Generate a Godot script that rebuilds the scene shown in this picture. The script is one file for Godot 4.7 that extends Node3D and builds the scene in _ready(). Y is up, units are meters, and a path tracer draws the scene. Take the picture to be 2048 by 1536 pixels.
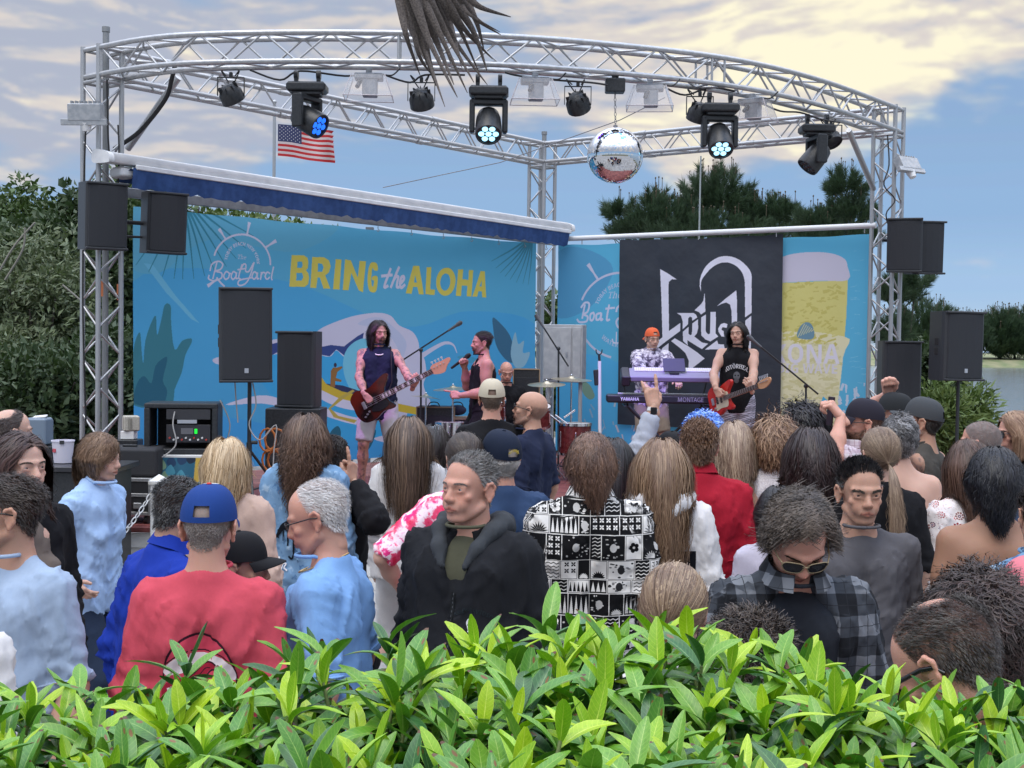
extends Node3D
# An open-air stage by the water at dusk: a corner truss with banners and a band,the crowd in front of it,a hedge nearest the camera.
const CAM_Y:=2.12
const DECK_Y:=.60
const TOP_Y:=4.70
func _ready()->void:
	rng.seed=7
	noise.seed=3
	noise.noise_type=FastNoiseLite.TYPE_SIMPLEX_SMOOTH
	noise.frequency=1.0
	noise.fractal_octaves=3
	# camera
	var cam:=Camera3D.new()
	cam.name="camera"
	cam.transform=Transform3D(Basis.from_euler(Vector3(-atan(84.0/FPX),.0,.0131)),Vector3(0,CAM_Y,0))
	cam.fov=rad_to_deg(2.0*atan(768.0/FPX))
	cam.near=.05
	cam.far=3000.0
	add_child(cam)
	cam_xf=cam.transform
	# sky,exposure
	var env:=Environment.new()
	env.background_mode=Environment.BG_SKY
	env.sky=Sky.new()
	var pano:=PanoramaSkyMaterial.new()
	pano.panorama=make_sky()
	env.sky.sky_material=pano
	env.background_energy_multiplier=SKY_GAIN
	env.tonemap_mode=Environment.TONE_MAPPER_LINEAR
	env.tonemap_exposure=1.06
	env.sdfgi_enabled=true
	env.ssao_enabled=true
	env.ssil_enabled=true
	var we:=WorldEnvironment.new()
	we.name="world"
	we.environment=env
	add_child(we)
	# daylight through thin cloud,softest overhead
	var sun:=DirectionalLight3D.new()
	sun.name="sun"
	sun.light_energy=.5
	sun.light_angular_distance=40.0
	sun.light_color=Color(1.0,.95,.86)
	sun.shadow_enabled=true
	sun.look_at_from_position(Vector3(-5,22,9),Vector3.ZERO)
	add_child(sun)
	var t0:=Time.get_ticks_msec()
	make_ground()
	make_stage()
	make_truss()
	make_awning()
	make_banners()
	make_lights()
	make_gear()
	make_instruments()
	print("stage ",Time.get_ticks_msec()-t0); t0=Time.get_ticks_msec()
	make_trees()
	print("trees ",Time.get_ticks_msec()-t0); t0=Time.get_ticks_msec()
	make_people()
	print("people ",Time.get_ticks_msec()-t0); t0=Time.get_ticks_msec()
	make_hedge()
	make_frond()
	print("hedge ",Time.get_ticks_msec()-t0)
# small helpers
var names:={}
var mats:={}
var rng:=RandomNumberGenerator.new()
var cam_xf:=Transform3D()
var noise:=FastNoiseLite.new()
const FPX:=2600.0
func at(px: float,py: float,d: float)->Vector3:
	# the point d metres in front of the camera that the photograph shows at (px,py)
	var v:=cam_xf.basis*Vector3((px-1024.0)/FPX,(768.0-py)/FPX,-1.0)
	return cam_xf.origin+v*(d/-v.z)
func on_floor(px: float,py: float,y: float)->Vector3:
	var v:=cam_xf.basis*Vector3((px-1024.0)/FPX,(768.0-py)/FPX,-1.0)
	return cam_xf.origin+v*((y-cam_xf.origin.y)/v.y)
func numbered(n: String)->String:
	if not names.has(n):
		names[n]=0
		return n
	names[n]+=1
	return "%s_%03d" % [n,names[n]]
func thing(called: String,label: String,category: String,where:=Vector3.ZERO,group:="")->Node3D:
	var o:=Node3D.new()
	o.name=numbered(called)
	add_child(o)
	o.position=where
	o.set_meta("label",label)
	o.set_meta("category",category)
	if group!="":
		o.set_meta("group",group)
	return o
func struct(o: Node)->void:
	o.set_meta("kind","structure")
func put(m: Mesh,called: String,mat: Material,parent: Node=null,xf:=Transform3D())->MeshInstance3D:
	var o:=MeshInstance3D.new()
	o.mesh=m
	o.name=called
	if mat:
		o.material_override=mat
	o.transform=xf
	if parent==null:
		o.name=numbered(called)
		add_child(o)
	else:
		parent.add_child(o,true)
	return o
func lin(r: float,g: float,b: float)->Color:
	return Color(r,g,b).linear_to_srgb()
func mat(key: String,c: Color,rough:=.8,metal:=.0)->StandardMaterial3D:
	# c is linear base colour
	if mats.has(key):
		return mats[key]
	var m:=StandardMaterial3D.new()
	m.resource_name=key
	m.albedo_color=Color(c.r,c.g,c.b,1.0).linear_to_srgb()
	m.roughness=rough
	m.metallic=metal
	mats[key]=m
	return m
var tex_cache:={}
func noise_tex(key: String,freq: float,octaves:=4,size:=256,normal:=false,strength:=4.0)->Texture2D:
	if tex_cache.has(key):
		return tex_cache[key]
	var n:=FastNoiseLite.new()
	n.noise_type=FastNoiseLite.TYPE_SIMPLEX_SMOOTH
	n.seed=hash(key) % 10000
	n.frequency=freq
	n.fractal_octaves=octaves
	var im:=n.get_seamless_image(size,size,false,false,.15,true)
	if normal:
		im.convert(Image.FORMAT_RGBA8)
		im.bump_map_to_normal_map(strength)
	var t:=ImageTexture.create_from_image(im)
	tex_cache[key]=t
	return t
func tri(m: StandardMaterial3D,scale: float)->void:
	m.uv1_triplanar=true
	m.uv1_scale=Vector3.ONE*scale
	m.uv1_triplanar_sharpness=4.0
func rough_grain(m: StandardMaterial3D,key: String,freq: float,scale: float,depth: float)->StandardMaterial3D:
	# fine relief of the surface: depth in centimetres
	m.heightmap_enabled=true
	m.heightmap_texture=noise_tex(key,freq)
	m.heightmap_scale=depth
	tri(m,scale)
	return m
# mottled colour: a tone texture laid over the base colour (dirt,weathering,grain)
func mottle(key: String,a: Color,b: Color,freq: float,scale: float,rough:=.8,depth:=.0,metal:=.0,oct:=5)->StandardMaterial3D:
	if mats.has(key):
		return mats[key]
	var m:=StandardMaterial3D.new()
	m.resource_name=key
	m.roughness=rough
	m.metallic=metal
	var n:=FastNoiseLite.new()
	n.noise_type=FastNoiseLite.TYPE_SIMPLEX_SMOOTH
	n.seed=hash(key) % 10000
	n.frequency=freq
	n.fractal_octaves=oct
	var im:=n.get_seamless_image(256,256,false,false,.15,true)
	var src:=im.get_data()
	var out:=PackedByteArray()
	out.resize(256*256*3)
	var lut:=PackedByteArray()
	lut.resize(768)
	for i in 256:
		var c:=a.lerp(b,smoothstep(.15,.85,i/255.0)).linear_to_srgb()
		lut[i*3]=int(c.r*255)
		lut[i*3+1]=int(c.g*255)
		lut[i*3+2]=int(c.b*255)
	for i in 65536:
		var s:=src[i]*3
		out[i*3]=lut[s]
		out[i*3+1]=lut[s+1]
		out[i*3+2]=lut[s+2]
	m.albedo_texture=ImageTexture.create_from_image(Image.create_from_data(256,256,false,Image.FORMAT_RGB8,out))
	if depth>.0:
		m.heightmap_enabled=true
		m.heightmap_texture=ImageTexture.create_from_image(im)
		m.heightmap_scale=depth
	tri(m,scale)
	mats[key]=m
	return m
# mesh building
class MB:
	var v:=PackedVector3Array()
	var n:=PackedVector3Array()
	var c:=PackedColorArray()
	var uv:=PackedVector2Array()
	var i:=PackedInt32Array()
	var col:=Color.WHITE
	var xf:=Transform3D()
	func vert(p: Vector3,nn: Vector3,u:=Vector2.ZERO)->int:
		v.append(xf*p)
		n.append((xf.basis*nn).normalized())
		c.append(col)
		uv.append(u)
		return v.size()-1
	func t3(a: int,b: int,d: int)->void:
		# wound so that the front face agrees with the normals
		var g:=(v[b]-v[a]).cross(v[d]-v[a])
		if g.dot(n[a]+n[b]+n[d])>.0:
			i.append(a); i.append(d); i.append(b)
		else:
			i.append(a); i.append(b); i.append(d)
	func q4(a: int,b: int,d: int,e: int)->void:
		t3(a,b,d)
		t3(a,d,e)
	func quad(a: Vector3,b: Vector3,d: Vector3,e: Vector3)->void:
		var nn:=(d-a).cross(e-b).normalized()
		q4(vert(a,nn,Vector2(0,1)),vert(b,nn,Vector2(1,1)),vert(d,nn,Vector2(1,0)),vert(e,nn,Vector2(0,0)))
	func box(s: Vector3,at:=Vector3.ZERO,b:=.004)->void:
		var h:=s*.5
		b=minf(b,minf(h.x,minf(h.y,h.z))*.6)
		var id:={}
		for sx: int in [-1,1]:
			for sy: int in [-1,1]:
				for sz: int in [-1,1]:
					id[[sx,sy,sz,0]]=vert(at+Vector3(sx*h.x,sy*(h.y-b),sz*(h.z-b)),Vector3(sx,0,0),Vector2(sz*.5+.5,.5-sy*.5))
					id[[sx,sy,sz,1]]=vert(at+Vector3(sx*(h.x-b),sy*h.y,sz*(h.z-b)),Vector3(0,sy,0),Vector2(sx*.5+.5,.5-sz*.5))
					id[[sx,sy,sz,2]]=vert(at+Vector3(sx*(h.x-b),sy*(h.y-b),sz*h.z),Vector3(0,0,sz),Vector2(sx*.5+.5,.5-sy*.5))
		for s1: int in [-1,1]:
			q4(id[[s1,-1,-1,0]],id[[s1,-1,1,0]],id[[s1,1,1,0]],id[[s1,1,-1,0]])
			q4(id[[-1,s1,-1,1]],id[[-1,s1,1,1]],id[[1,s1,1,1]],id[[1,s1,-1,1]])
			q4(id[[-1,-1,s1,2]],id[[-1,1,s1,2]],id[[1,1,s1,2]],id[[1,-1,s1,2]])
			for s2: int in [-1,1]:
				q4(id[[s1,s2,-1,0]],id[[s1,s2,1,0]],id[[s1,s2,1,1]],id[[s1,s2,-1,1]])
				q4(id[[s1,-1,s2,0]],id[[s1,1,s2,0]],id[[s1,1,s2,2]],id[[s1,-1,s2,2]])
				q4(id[[-1,s1,s2,1]],id[[1,s1,s2,1]],id[[1,s1,s2,2]],id[[-1,s1,s2,2]])
				for s3: int in [-1,1]:
					t3(id[[s1,s2,s3,0]],id[[s1,s2,s3,1]],id[[s1,s2,s3,2]])
	# a tube along points with one radius each; squash flattens it along its second axis
	func tube(p: PackedVector3Array,r: PackedFloat32Array,sides:=8,caps:=true,squash:=1.0,up:=Vector3.UP)->void:
		var m:=p.size()
		var first:=v.size()
		var prev:=up
		var len:=.0
		for k in m:
			var t:=(p[mini(k+1,m-1)]-p[maxi(k-1,0)]).normalized()
			if k>0:
				len+=p[k].distance_to(p[k-1])
			var sd:=t.cross(prev)
			if sd.length()<.05:
				sd=t.cross(Vector3.RIGHT if absf(t.x)<.8 else Vector3.FORWARD)
			sd=sd.normalized()
			var u2:=sd.cross(t).normalized()
			prev=u2
			for s in sides+1:
				var a:=TAU*s/sides
				var d:=sd*cos(a)+u2*sin(a)*squash
				vert(p[k]+d*r[k],sd*cos(a)*squash+u2*sin(a),Vector2(float(s)/sides,len))
		for k in m-1:
			for s in sides:
				var a0:=first+k*(sides+1)+s
				q4(a0,a0+1,a0+sides+2,a0+sides+1)
		if caps:
			for e: int in [0,m-1]:
				var nn:=(p[0]-p[1]).normalized() if e==0 else (p[m-1]-p[m-2]).normalized()
				var b:=v.size()
				vert(p[e],nn)
				for s in sides+1:
					v.append(v[first+e*(sides+1)+s]); n.append((xf.basis*nn).normalized()); c.append(col); uv.append(Vector2.ZERO)
				for s in sides:
					t3(b,b+1+s,b+2+s)
	func rod(a: Vector3,b: Vector3,r: float,sides:=8,r2:=-1.0)->void:
		tube(PackedVector3Array([a,b]),PackedFloat32Array([r,r if r2<.0 else r2]),sides)
	func wire(p: PackedVector3Array,r: float,sides:=5)->void:
		var rr:=PackedFloat32Array()
		rr.resize(p.size())
		rr.fill(r)
		tube(p,rr,sides)
	# profile of (radius,height) points turned about Y
	func lathe(prof: PackedVector2Array,sides:=24,sx:=1.0,sz:=1.0,smooth:=true)->void:
		var m:=prof.size()
		for k in m-1:
			var e:=prof[k+1]-prof[k]
			var nb:=Vector2(e.y,-e.x).normalized()
			var n0:=nb
			var n1:=nb
			if smooth:
				if k>0:
					var e0:=prof[k]-prof[k-1]
					var q:=Vector2(e0.y,-e0.x).normalized()
					if q.dot(nb)>.5:
						n0=(q+nb).normalized()
				if k<m-2:
					var e1:=prof[k+2]-prof[k+1]
					var q:=Vector2(e1.y,-e1.x).normalized()
					if q.dot(nb)>.5:
						n1=(q+nb).normalized()
			var first:=v.size()
			for s in sides+1:
				var a:=TAU*s/sides
				var d:=Vector3(sin(a)*sx,0,cos(a)*sz)
				vert(d*prof[k].x+Vector3(0,prof[k].y,0),Vector3(sin(a)/sx,0,cos(a)/sz)*n0.x+Vector3(0,n0.y,0),Vector2(float(s)/sides,float(k)/(m-1)))
				vert(d*prof[k+1].x+Vector3(0,prof[k+1].y,0),Vector3(sin(a)/sx,0,cos(a)/sz)*n1.x+Vector3(0,n1.y,0),Vector2(float(s)/sides,float(k+1)/(m-1)))
			for s in sides:
				var a0:=first+s*2
				q4(a0,a0+1,a0+3,a0+2)
	func ball(at: Vector3,r: Vector3,rings:=8,sides:=12)->void:
		var first:=v.size()
		for k in rings+1:
			var th:=PI*k/rings
			for s in sides+1:
				var ph:=TAU*s/sides
				var d:=Vector3(sin(th)*sin(ph),cos(th),sin(th)*cos(ph))
				vert(at+d*r,d/r,Vector2(float(s)/sides,float(k)/rings))
		for k in rings:
			for s in sides:
				var a0:=first+k*(sides+1)+s
				q4(a0,a0+1,a0+sides+2,a0+sides+1)
	# a flat outline (x,y) pushed out along z by depth,edges rounded a little
	func slab(poly: PackedVector2Array,depth: float,z0:=.0)->void:
		var t:=Geometry2D.triangulate_polygon(poly)
		if t.is_empty():
			return
		for f: int in [0,1]:
			var b:=v.size()
			for p in poly:
				vert(Vector3(p.x,p.y,z0+depth*f),Vector3(0,0,f*2-1),p)
			for k in range(0,t.size(),3):
				t3(b+t[k],b+t[k+1],b+t[k+2])
		var cw:=Geometry2D.is_polygon_clockwise(poly)
		for k in poly.size():
			var p0:=poly[k]
			var p1:=poly[(k+1) % poly.size()]
			var e:=(p1-p0).normalized()
			var nn:=Vector3(-e.y,e.x,0) if cw else Vector3(e.y,-e.x,0)
			q4(vert(Vector3(p0.x,p0.y,z0),nn),vert(Vector3(p1.x,p1.y,z0),nn),vert(Vector3(p1.x,p1.y,z0+depth),nn),vert(Vector3(p0.x,p0.y,z0+depth),nn))
	func add(o: MB,t: Transform3D)->void:
		var b:=v.size()
		for k in o.v.size():
			v.append(t*o.v[k])
			n.append((t.basis*o.n[k]).normalized())
		c.append_array(o.c)
		uv.append_array(o.uv)
		for k in o.i:
			i.append(b+k)
	func arrays()->Array:
		var a:=[]
		a.resize(Mesh.ARRAY_MAX)
		a[Mesh.ARRAY_VERTEX]=v
		a[Mesh.ARRAY_NORMAL]=n
		a[Mesh.ARRAY_COLOR]=c
		a[Mesh.ARRAY_TEX_UV]=uv
		a[Mesh.ARRAY_INDEX]=i
		return a
	func mesh(m: Material=null)->ArrayMesh:
		var am:=ArrayMesh.new()
		am.add_surface_from_arrays(Mesh.PRIMITIVE_TRIANGLES,arrays())
		if m:
			am.surface_set_material(0,m)
		return am
func box(s: Vector3,called: String,m: Material,parent: Node,where: Vector3,b:=.004,turn:=Vector3.ZERO)->MeshInstance3D:
	var k:=MB.new()
	k.box(s,Vector3.ZERO,b)
	return put(k.mesh(),called,m,parent,Transform3D(Basis.from_euler(turn),where))
var unit_rod: Mesh
func rod(a: Vector3,b: Vector3,r: float,called: String,m: Material,parent: Node)->MeshInstance3D:
	if unit_rod==null:
		var k:=MB.new()
		k.rod(Vector3.ZERO,Vector3.UP,1.0,10)
		unit_rod=k.mesh()
	var y:=b-a
	var x:=y.cross(Vector3.RIGHT if absf(y.normalized().x)<.9 else Vector3.FORWARD).normalized()
	var z:=x.cross(y).normalized()
	return put(unit_rod,called,m,parent,Transform3D(Basis(x*r,y,z*r),a))
func wire(p: PackedVector3Array,r: float,called: String,m: Material,parent: Node,sides:=6)->MeshInstance3D:
	var k:=MB.new()
	k.wire(p,r,sides)
	return put(k.mesh(),called,m,parent)
# a smooth curve through points
func curve(p: Array,steps:=6)->PackedVector3Array:
	var out:=PackedVector3Array()
	for k in p.size()-1:
		var p0: Vector3=p[maxi(k-1,0)]
		var p1: Vector3=p[k]
		var p2: Vector3=p[k+1]
		var p3: Vector3=p[mini(k+2,p.size()-1)]
		for s in steps:
			out.append(p1.cubic_interpolate(p2,p0,p3,float(s)/steps))
	out.append(p[-1])
	return out
func curve2(p: Array,steps:=6,closed:=false)->PackedVector2Array:
	var out:=PackedVector2Array()
	var m:=p.size()
	for k in (m if closed else m-1):
		var p0: Vector2=p[(k-1+m) % m] if closed else p[maxi(k-1,0)]
		var p1: Vector2=p[k]
		var p2: Vector2=p[(k+1) % m]
		var p3: Vector2=p[(k+2) % m] if closed else p[mini(k+2,m-1)]
		for s in steps:
			out.append(p1.cubic_interpolate(p2,p0,p3,float(s)/steps))
	if not closed:
		out.append(p[-1])
	return out
# printing on images
class Ink:
	var im: Image
	var xf:=Transform2D()
	var w:=0
	var h:=0
	func _init(ww: int,hh: int,c: Color)->void:
		w=ww
		h=hh
		im=Image.create_empty(w,h,false,Image.FORMAT_RGBA8)
		im.fill(c)
	func poly(p: PackedVector2Array,c: Color)->void:
		var q:=xf*p
		var lo:=1e9
		var hi:=-1e9
		for k in q:
			lo=minf(lo,k.y)
			hi=maxf(hi,k.y)
		var m:=q.size()
		for y in range(maxi(0,int(floor(lo))),mini(h,int(ceil(hi))+1)):
			var xs:=[]
			var yy:=y+.5
			for k in m:
				var a:=q[k]
				var b:=q[(k+1) % m]
				if (a.y<=yy)!=(b.y<=yy):
					xs.append(a.x+(yy-a.y)/(b.y-a.y)*(b.x-a.x))
			xs.sort()
			for k in range(0,xs.size()-1,2):
				var x0:=maxi(0,int(round(xs[k])))
				var x1:=mini(w,int(round(xs[k+1])))
				if x1>x0:
					im.fill_rect(Rect2i(x0,y,x1-x0,1),c)
	func line(p: PackedVector2Array,width: float,c: Color,width2:=-1.0)->void:
		for k in p.size()-1:
			var e:=(p[k+1]-p[k]).normalized()
			var t:=Vector2(-e.y,e.x)
			var w0:=width if width2<.0 else lerpf(width,width2,float(k)/(p.size()-1))
			var w1:=width if width2<.0 else lerpf(width,width2,float(k+1)/(p.size()-1))
			poly(PackedVector2Array([p[k]+t*w0*.5-e*w0*.2,p[k]-t*w0*.5-e*w0*.2,p[k+1]-t*w1*.5+e*w1*.2,p[k+1]+t*w1*.5+e*w1*.2]),c)
	func disc(o: Vector2,r: Vector2,c: Color,sides:=24)->void:
		var p:=PackedVector2Array()
		for k in sides:
			p.append(o+Vector2(cos(TAU*k/sides),sin(TAU*k/sides))*r)
		poly(p,c)
	# lettering: outlines of a font at (o) with a cap height; bend>0 sets it on an arc of that radius about (o)
	func text(s: String,o: Vector2,height: float,c: Color,font: Font,spread:=1.0,slant:=.0,arc:=.0,mid:=.0,stretch:=1.0)->void:
		var tm:=TextMesh.new()
		tm.text=s
		tm.font=font
		tm.font_size=64
		tm.pixel_size=1.0
		tm.depth=.0
		tm.curve_step=4.0
		var a:=tm.get_mesh_arrays()
		if a.is_empty():
			return
		var vv: PackedVector3Array=a[Mesh.ARRAY_VERTEX]
		var ii: PackedInt32Array=a[Mesh.ARRAY_INDEX]
		var nn: PackedVector3Array=a[Mesh.ARRAY_NORMAL]
		var k:=height/46.0
		var lo:=1e9
		for q in vv:
			lo=minf(lo,q.y)
		if s==s.to_upper():
			pass
		for t in range(0,ii.size(),3):
			if nn[ii[t]].z<.5:
				continue
			var p:=PackedVector2Array()
			for j in 3:
				var q:=vv[ii[t+j]]
				var x:=q.x*k*stretch
				var y:=q.y*k
				x+=y*slant
				if arc!=.0:
					var ang:=mid+x/absf(arc)
					if arc>.0:
						p.append(o+Vector2(sin(ang),-cos(ang))*(arc+y))
					else:
						ang=mid-x/absf(arc)
						p.append(o+Vector2(sin(ang),-cos(ang))*(-arc-y))
				else:
					p.append(o+Vector2(x,-y))
			poly(p,c)
	func tex()->ImageTexture:
		return ImageTexture.create_from_image(im)
var fonts:={}
func font(which: String)->Font:
	if not fonts.has(which):
		var f:=SystemFont.new()
		f.font_names=PackedStringArray([which.trim_suffix(" Bold")])
		if which.ends_with(" Bold"):
			f.font_weight=700
		fonts[which]=f
	return fonts[which]
# sky
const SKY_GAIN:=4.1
func ramp(stops: Array,x: float)->Vector3:
	for k in stops.size()-1:
		if x<=stops[k+1][0]:
			var t:=clampf((x-stops[k][0])/(stops[k+1][0]-stops[k][0]),.0,1.0)
			return (stops[k][1] as Vector3).lerp(stops[k+1][1],t*t*(3.0-2.0*t))
	return stops[-1][1]
var clear_air:=[[-90.0,Vector3(150,158,165)],[-3.0,Vector3(192,203,214)],[.0,Vector3(186,206,228)],[2.5,Vector3(162,193,226)],[6.0,Vector3(145,179,217)],[10.0,Vector3(142,173,210)],[25.0,Vector3(112,156,210)],[90.0,Vector3(84,132,196)]]
func sky_at(az: float,el: float,n: FastNoiseLite)->Color:
	# az,el in degrees; az 0 ahead,growing to the right
	var a:=deg_to_rad(az)
	var e:=deg_to_rad(el)
	var d:=Vector3(sin(a)*cos(e),sin(e),-cos(a)*cos(e))
	var p:=Vector3(d.x,d.y*2.3,d.z)
	var warp:=n.get_noise_3dv(p*2.1+Vector3(5,1,9))*.12
	var q:=p+Vector3(warp,warp*.6,-warp)
	var big:=n.get_noise_3dv(q*2.6)
	var mid:=n.get_noise_3dv(q*8.0+Vector3(3,7,1))
	var streak:=n.get_noise_3dv(Vector3(q.x*7.0,q.y*26.0,q.z*7.0)+Vector3(11,2,4))
	var fine:=n.get_noise_3dv(Vector3(q.x*26.0,q.y*60.0,q.z*26.0))
	var air:=ramp(clear_air,el)
	# the lower edge of the cloud sheet: higher towards the right
	var edge:=8.6+2.2*smoothstep(12.0,19.0,az)-.8*smoothstep(-6.0,-20.0,az)
	if absf(az)>40.0:
		edge=9.0
	var bias:=smoothstep(edge-3.6,edge+2.4,el)*1.15-.62-.35*smoothstep(30.0,70.0,el)
	var cov:=bias+big*.75+mid*.5+streak*.22+fine*.08
	var alpha:=smoothstep(-.22,.34,cov)
	var low:=smoothstep(.12,.5,streak*.6+big*.7+mid*.3)*smoothstep(7.5,3.0,el)*smoothstep(-2.0,1.0,el)*.55
	var g:=exp(-(pow((az-15.0)/8.0,2.0)+pow((el-11.6)/2.6,2.0)))
	var g2:=exp(-(pow((az-9.0)/15.0,2.0)+pow((el-13.5)/5.0,2.0)))
	var t:=clampf(.17-.16*smoothstep(2.0,-16.0,az)+g*.62+g2*.30+(mid*.62+streak*.95+fine*.55+big*.3)*(.8-.15*g),.0,1.0)
	var cloud:=Vector3(174,182,200).lerp(Vector3(216,209,205),smoothstep(.0,.55,t)).lerp(Vector3(252,245,216),smoothstep(.5,1.05,t))
	var c:=air.lerp(Vector3(208,205,214),low).lerp(cloud,alpha)
	# overcast brightens overhead; upper sky boosted past that as added fill light
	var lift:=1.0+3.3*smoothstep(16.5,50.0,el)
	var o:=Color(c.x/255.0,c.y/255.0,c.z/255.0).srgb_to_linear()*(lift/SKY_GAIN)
	o.a=1.0
	return o.linear_to_srgb()
func make_sky()->ImageTexture:
	var n:=FastNoiseLite.new()
	n.seed=21
	n.frequency=1.0
	n.noise_type=FastNoiseLite.TYPE_SIMPLEX_SMOOTH
	n.fractal_octaves=4
	var w:=512
	var im:=Image.create_empty(w,w/2,false,Image.FORMAT_RGBA8)
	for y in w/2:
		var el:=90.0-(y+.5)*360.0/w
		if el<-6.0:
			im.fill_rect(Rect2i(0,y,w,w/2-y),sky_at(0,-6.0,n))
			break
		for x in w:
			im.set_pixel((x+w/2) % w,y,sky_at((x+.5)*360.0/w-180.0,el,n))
	var W:=4096
	im.resize(W,W/2,Image.INTERPOLATE_CUBIC)
	var k:=360.0/W
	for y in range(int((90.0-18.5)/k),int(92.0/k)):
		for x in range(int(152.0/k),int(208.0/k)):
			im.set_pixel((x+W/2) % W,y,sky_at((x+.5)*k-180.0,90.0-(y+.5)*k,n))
	return ImageTexture.create_from_image(im)
# ground,water,deck
func sheet(poly: PackedVector2Array,y: float,called: String,m: Material,parent: Node=null)->MeshInstance3D:
	var k:=MB.new()
	var t:=Geometry2D.triangulate_polygon(poly)
	for p in poly:
		k.vert(Vector3(p.x,y,p.y),Vector3.UP,p)
	for j in range(0,t.size(),3):
		k.t3(t[j],t[j+1],t[j+2])
	return put(k.mesh(),called,m,parent)
func make_ground()->void:
	var paving:=mottle("paving",Color(.20,.19,.18),Color(.30,.29,.275),.02,.9,.85,.3)
	var g:=sheet(PackedVector2Array([Vector2(-60,10),Vector2(-60,-30),Vector2(-20,-36),Vector2(7,-27),Vector2(9,-20),Vector2(13,-12),Vector2(30,10)]),.0,"pavement",paving)
	struct(g)
	var earth:=mottle("earth",Color(.06,.06,.035),Color(.12,.11,.06),.03,.4,.95,.6)
	var e:=sheet(PackedVector2Array([Vector2(-400,60),Vector2(-400,-60),Vector2(-60,-45),Vector2(9,-34),Vector2(12,-22),Vector2(17,-12),Vector2(60,60)]),-.06,"ground",earth)
	struct(e)
	var water:=StandardMaterial3D.new()
	water.resource_name="water"
	water.albedo_color=lin(.16,.18,.18)
	water.roughness=.12
	water.heightmap_enabled=true
	water.heightmap_texture=noise_tex("ripple",.03,4)
	water.heightmap_scale=1.6
	water.uv1_triplanar=true
	water.uv1_world_triplanar=true
	water.uv1_scale=Vector3(.12,.12,.45)
	var w:=sheet(PackedVector2Array([Vector2(-1500,200),Vector2(-1500,-2500),Vector2(2500,-2500),Vector2(2500,200)]),-.9,"water",water)
	struct(w)
	# the far shore: a low bank of marsh grass and sand
	var k:=MB.new()
	for s in 60:
		var x0:=-60.0+s*6.0
		var h:=1.0+noise.get_noise_1d(x0*.02)*.6
		var h1:=1.0+noise.get_noise_1d((x0+6.0)*.02)*.6
		var prof:=[Vector2(.2,-1.0),Vector2(1.5,-.5),Vector2(5,.15),Vector2(14,.5),Vector2(60,1.2)]
		for j in prof.size()-1:
			var a: Vector2=prof[j]
			var b: Vector2=prof[j+1]
			k.quad(Vector3(x0,a.y*h,-205-a.x),Vector3(x0+6.0,a.y*h1,-205-a.x),Vector3(x0+6.0,b.y*h1,-205-b.x),Vector3(x0,b.y*h,-205-b.x))
	var bank:=put(k.mesh(),"far_shore",mottle("marsh",Color(.13,.17,.07),Color(.26,.25,.14),.02,.05,.95))
	struct(bank)
const FRONT:=[Vector2(-5.2,-10.45),Vector2(1.9,-10.45),Vector2(3.5,-11.2),Vector2(5.2,-13.0),Vector2(5.4,-14.6)]
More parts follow.
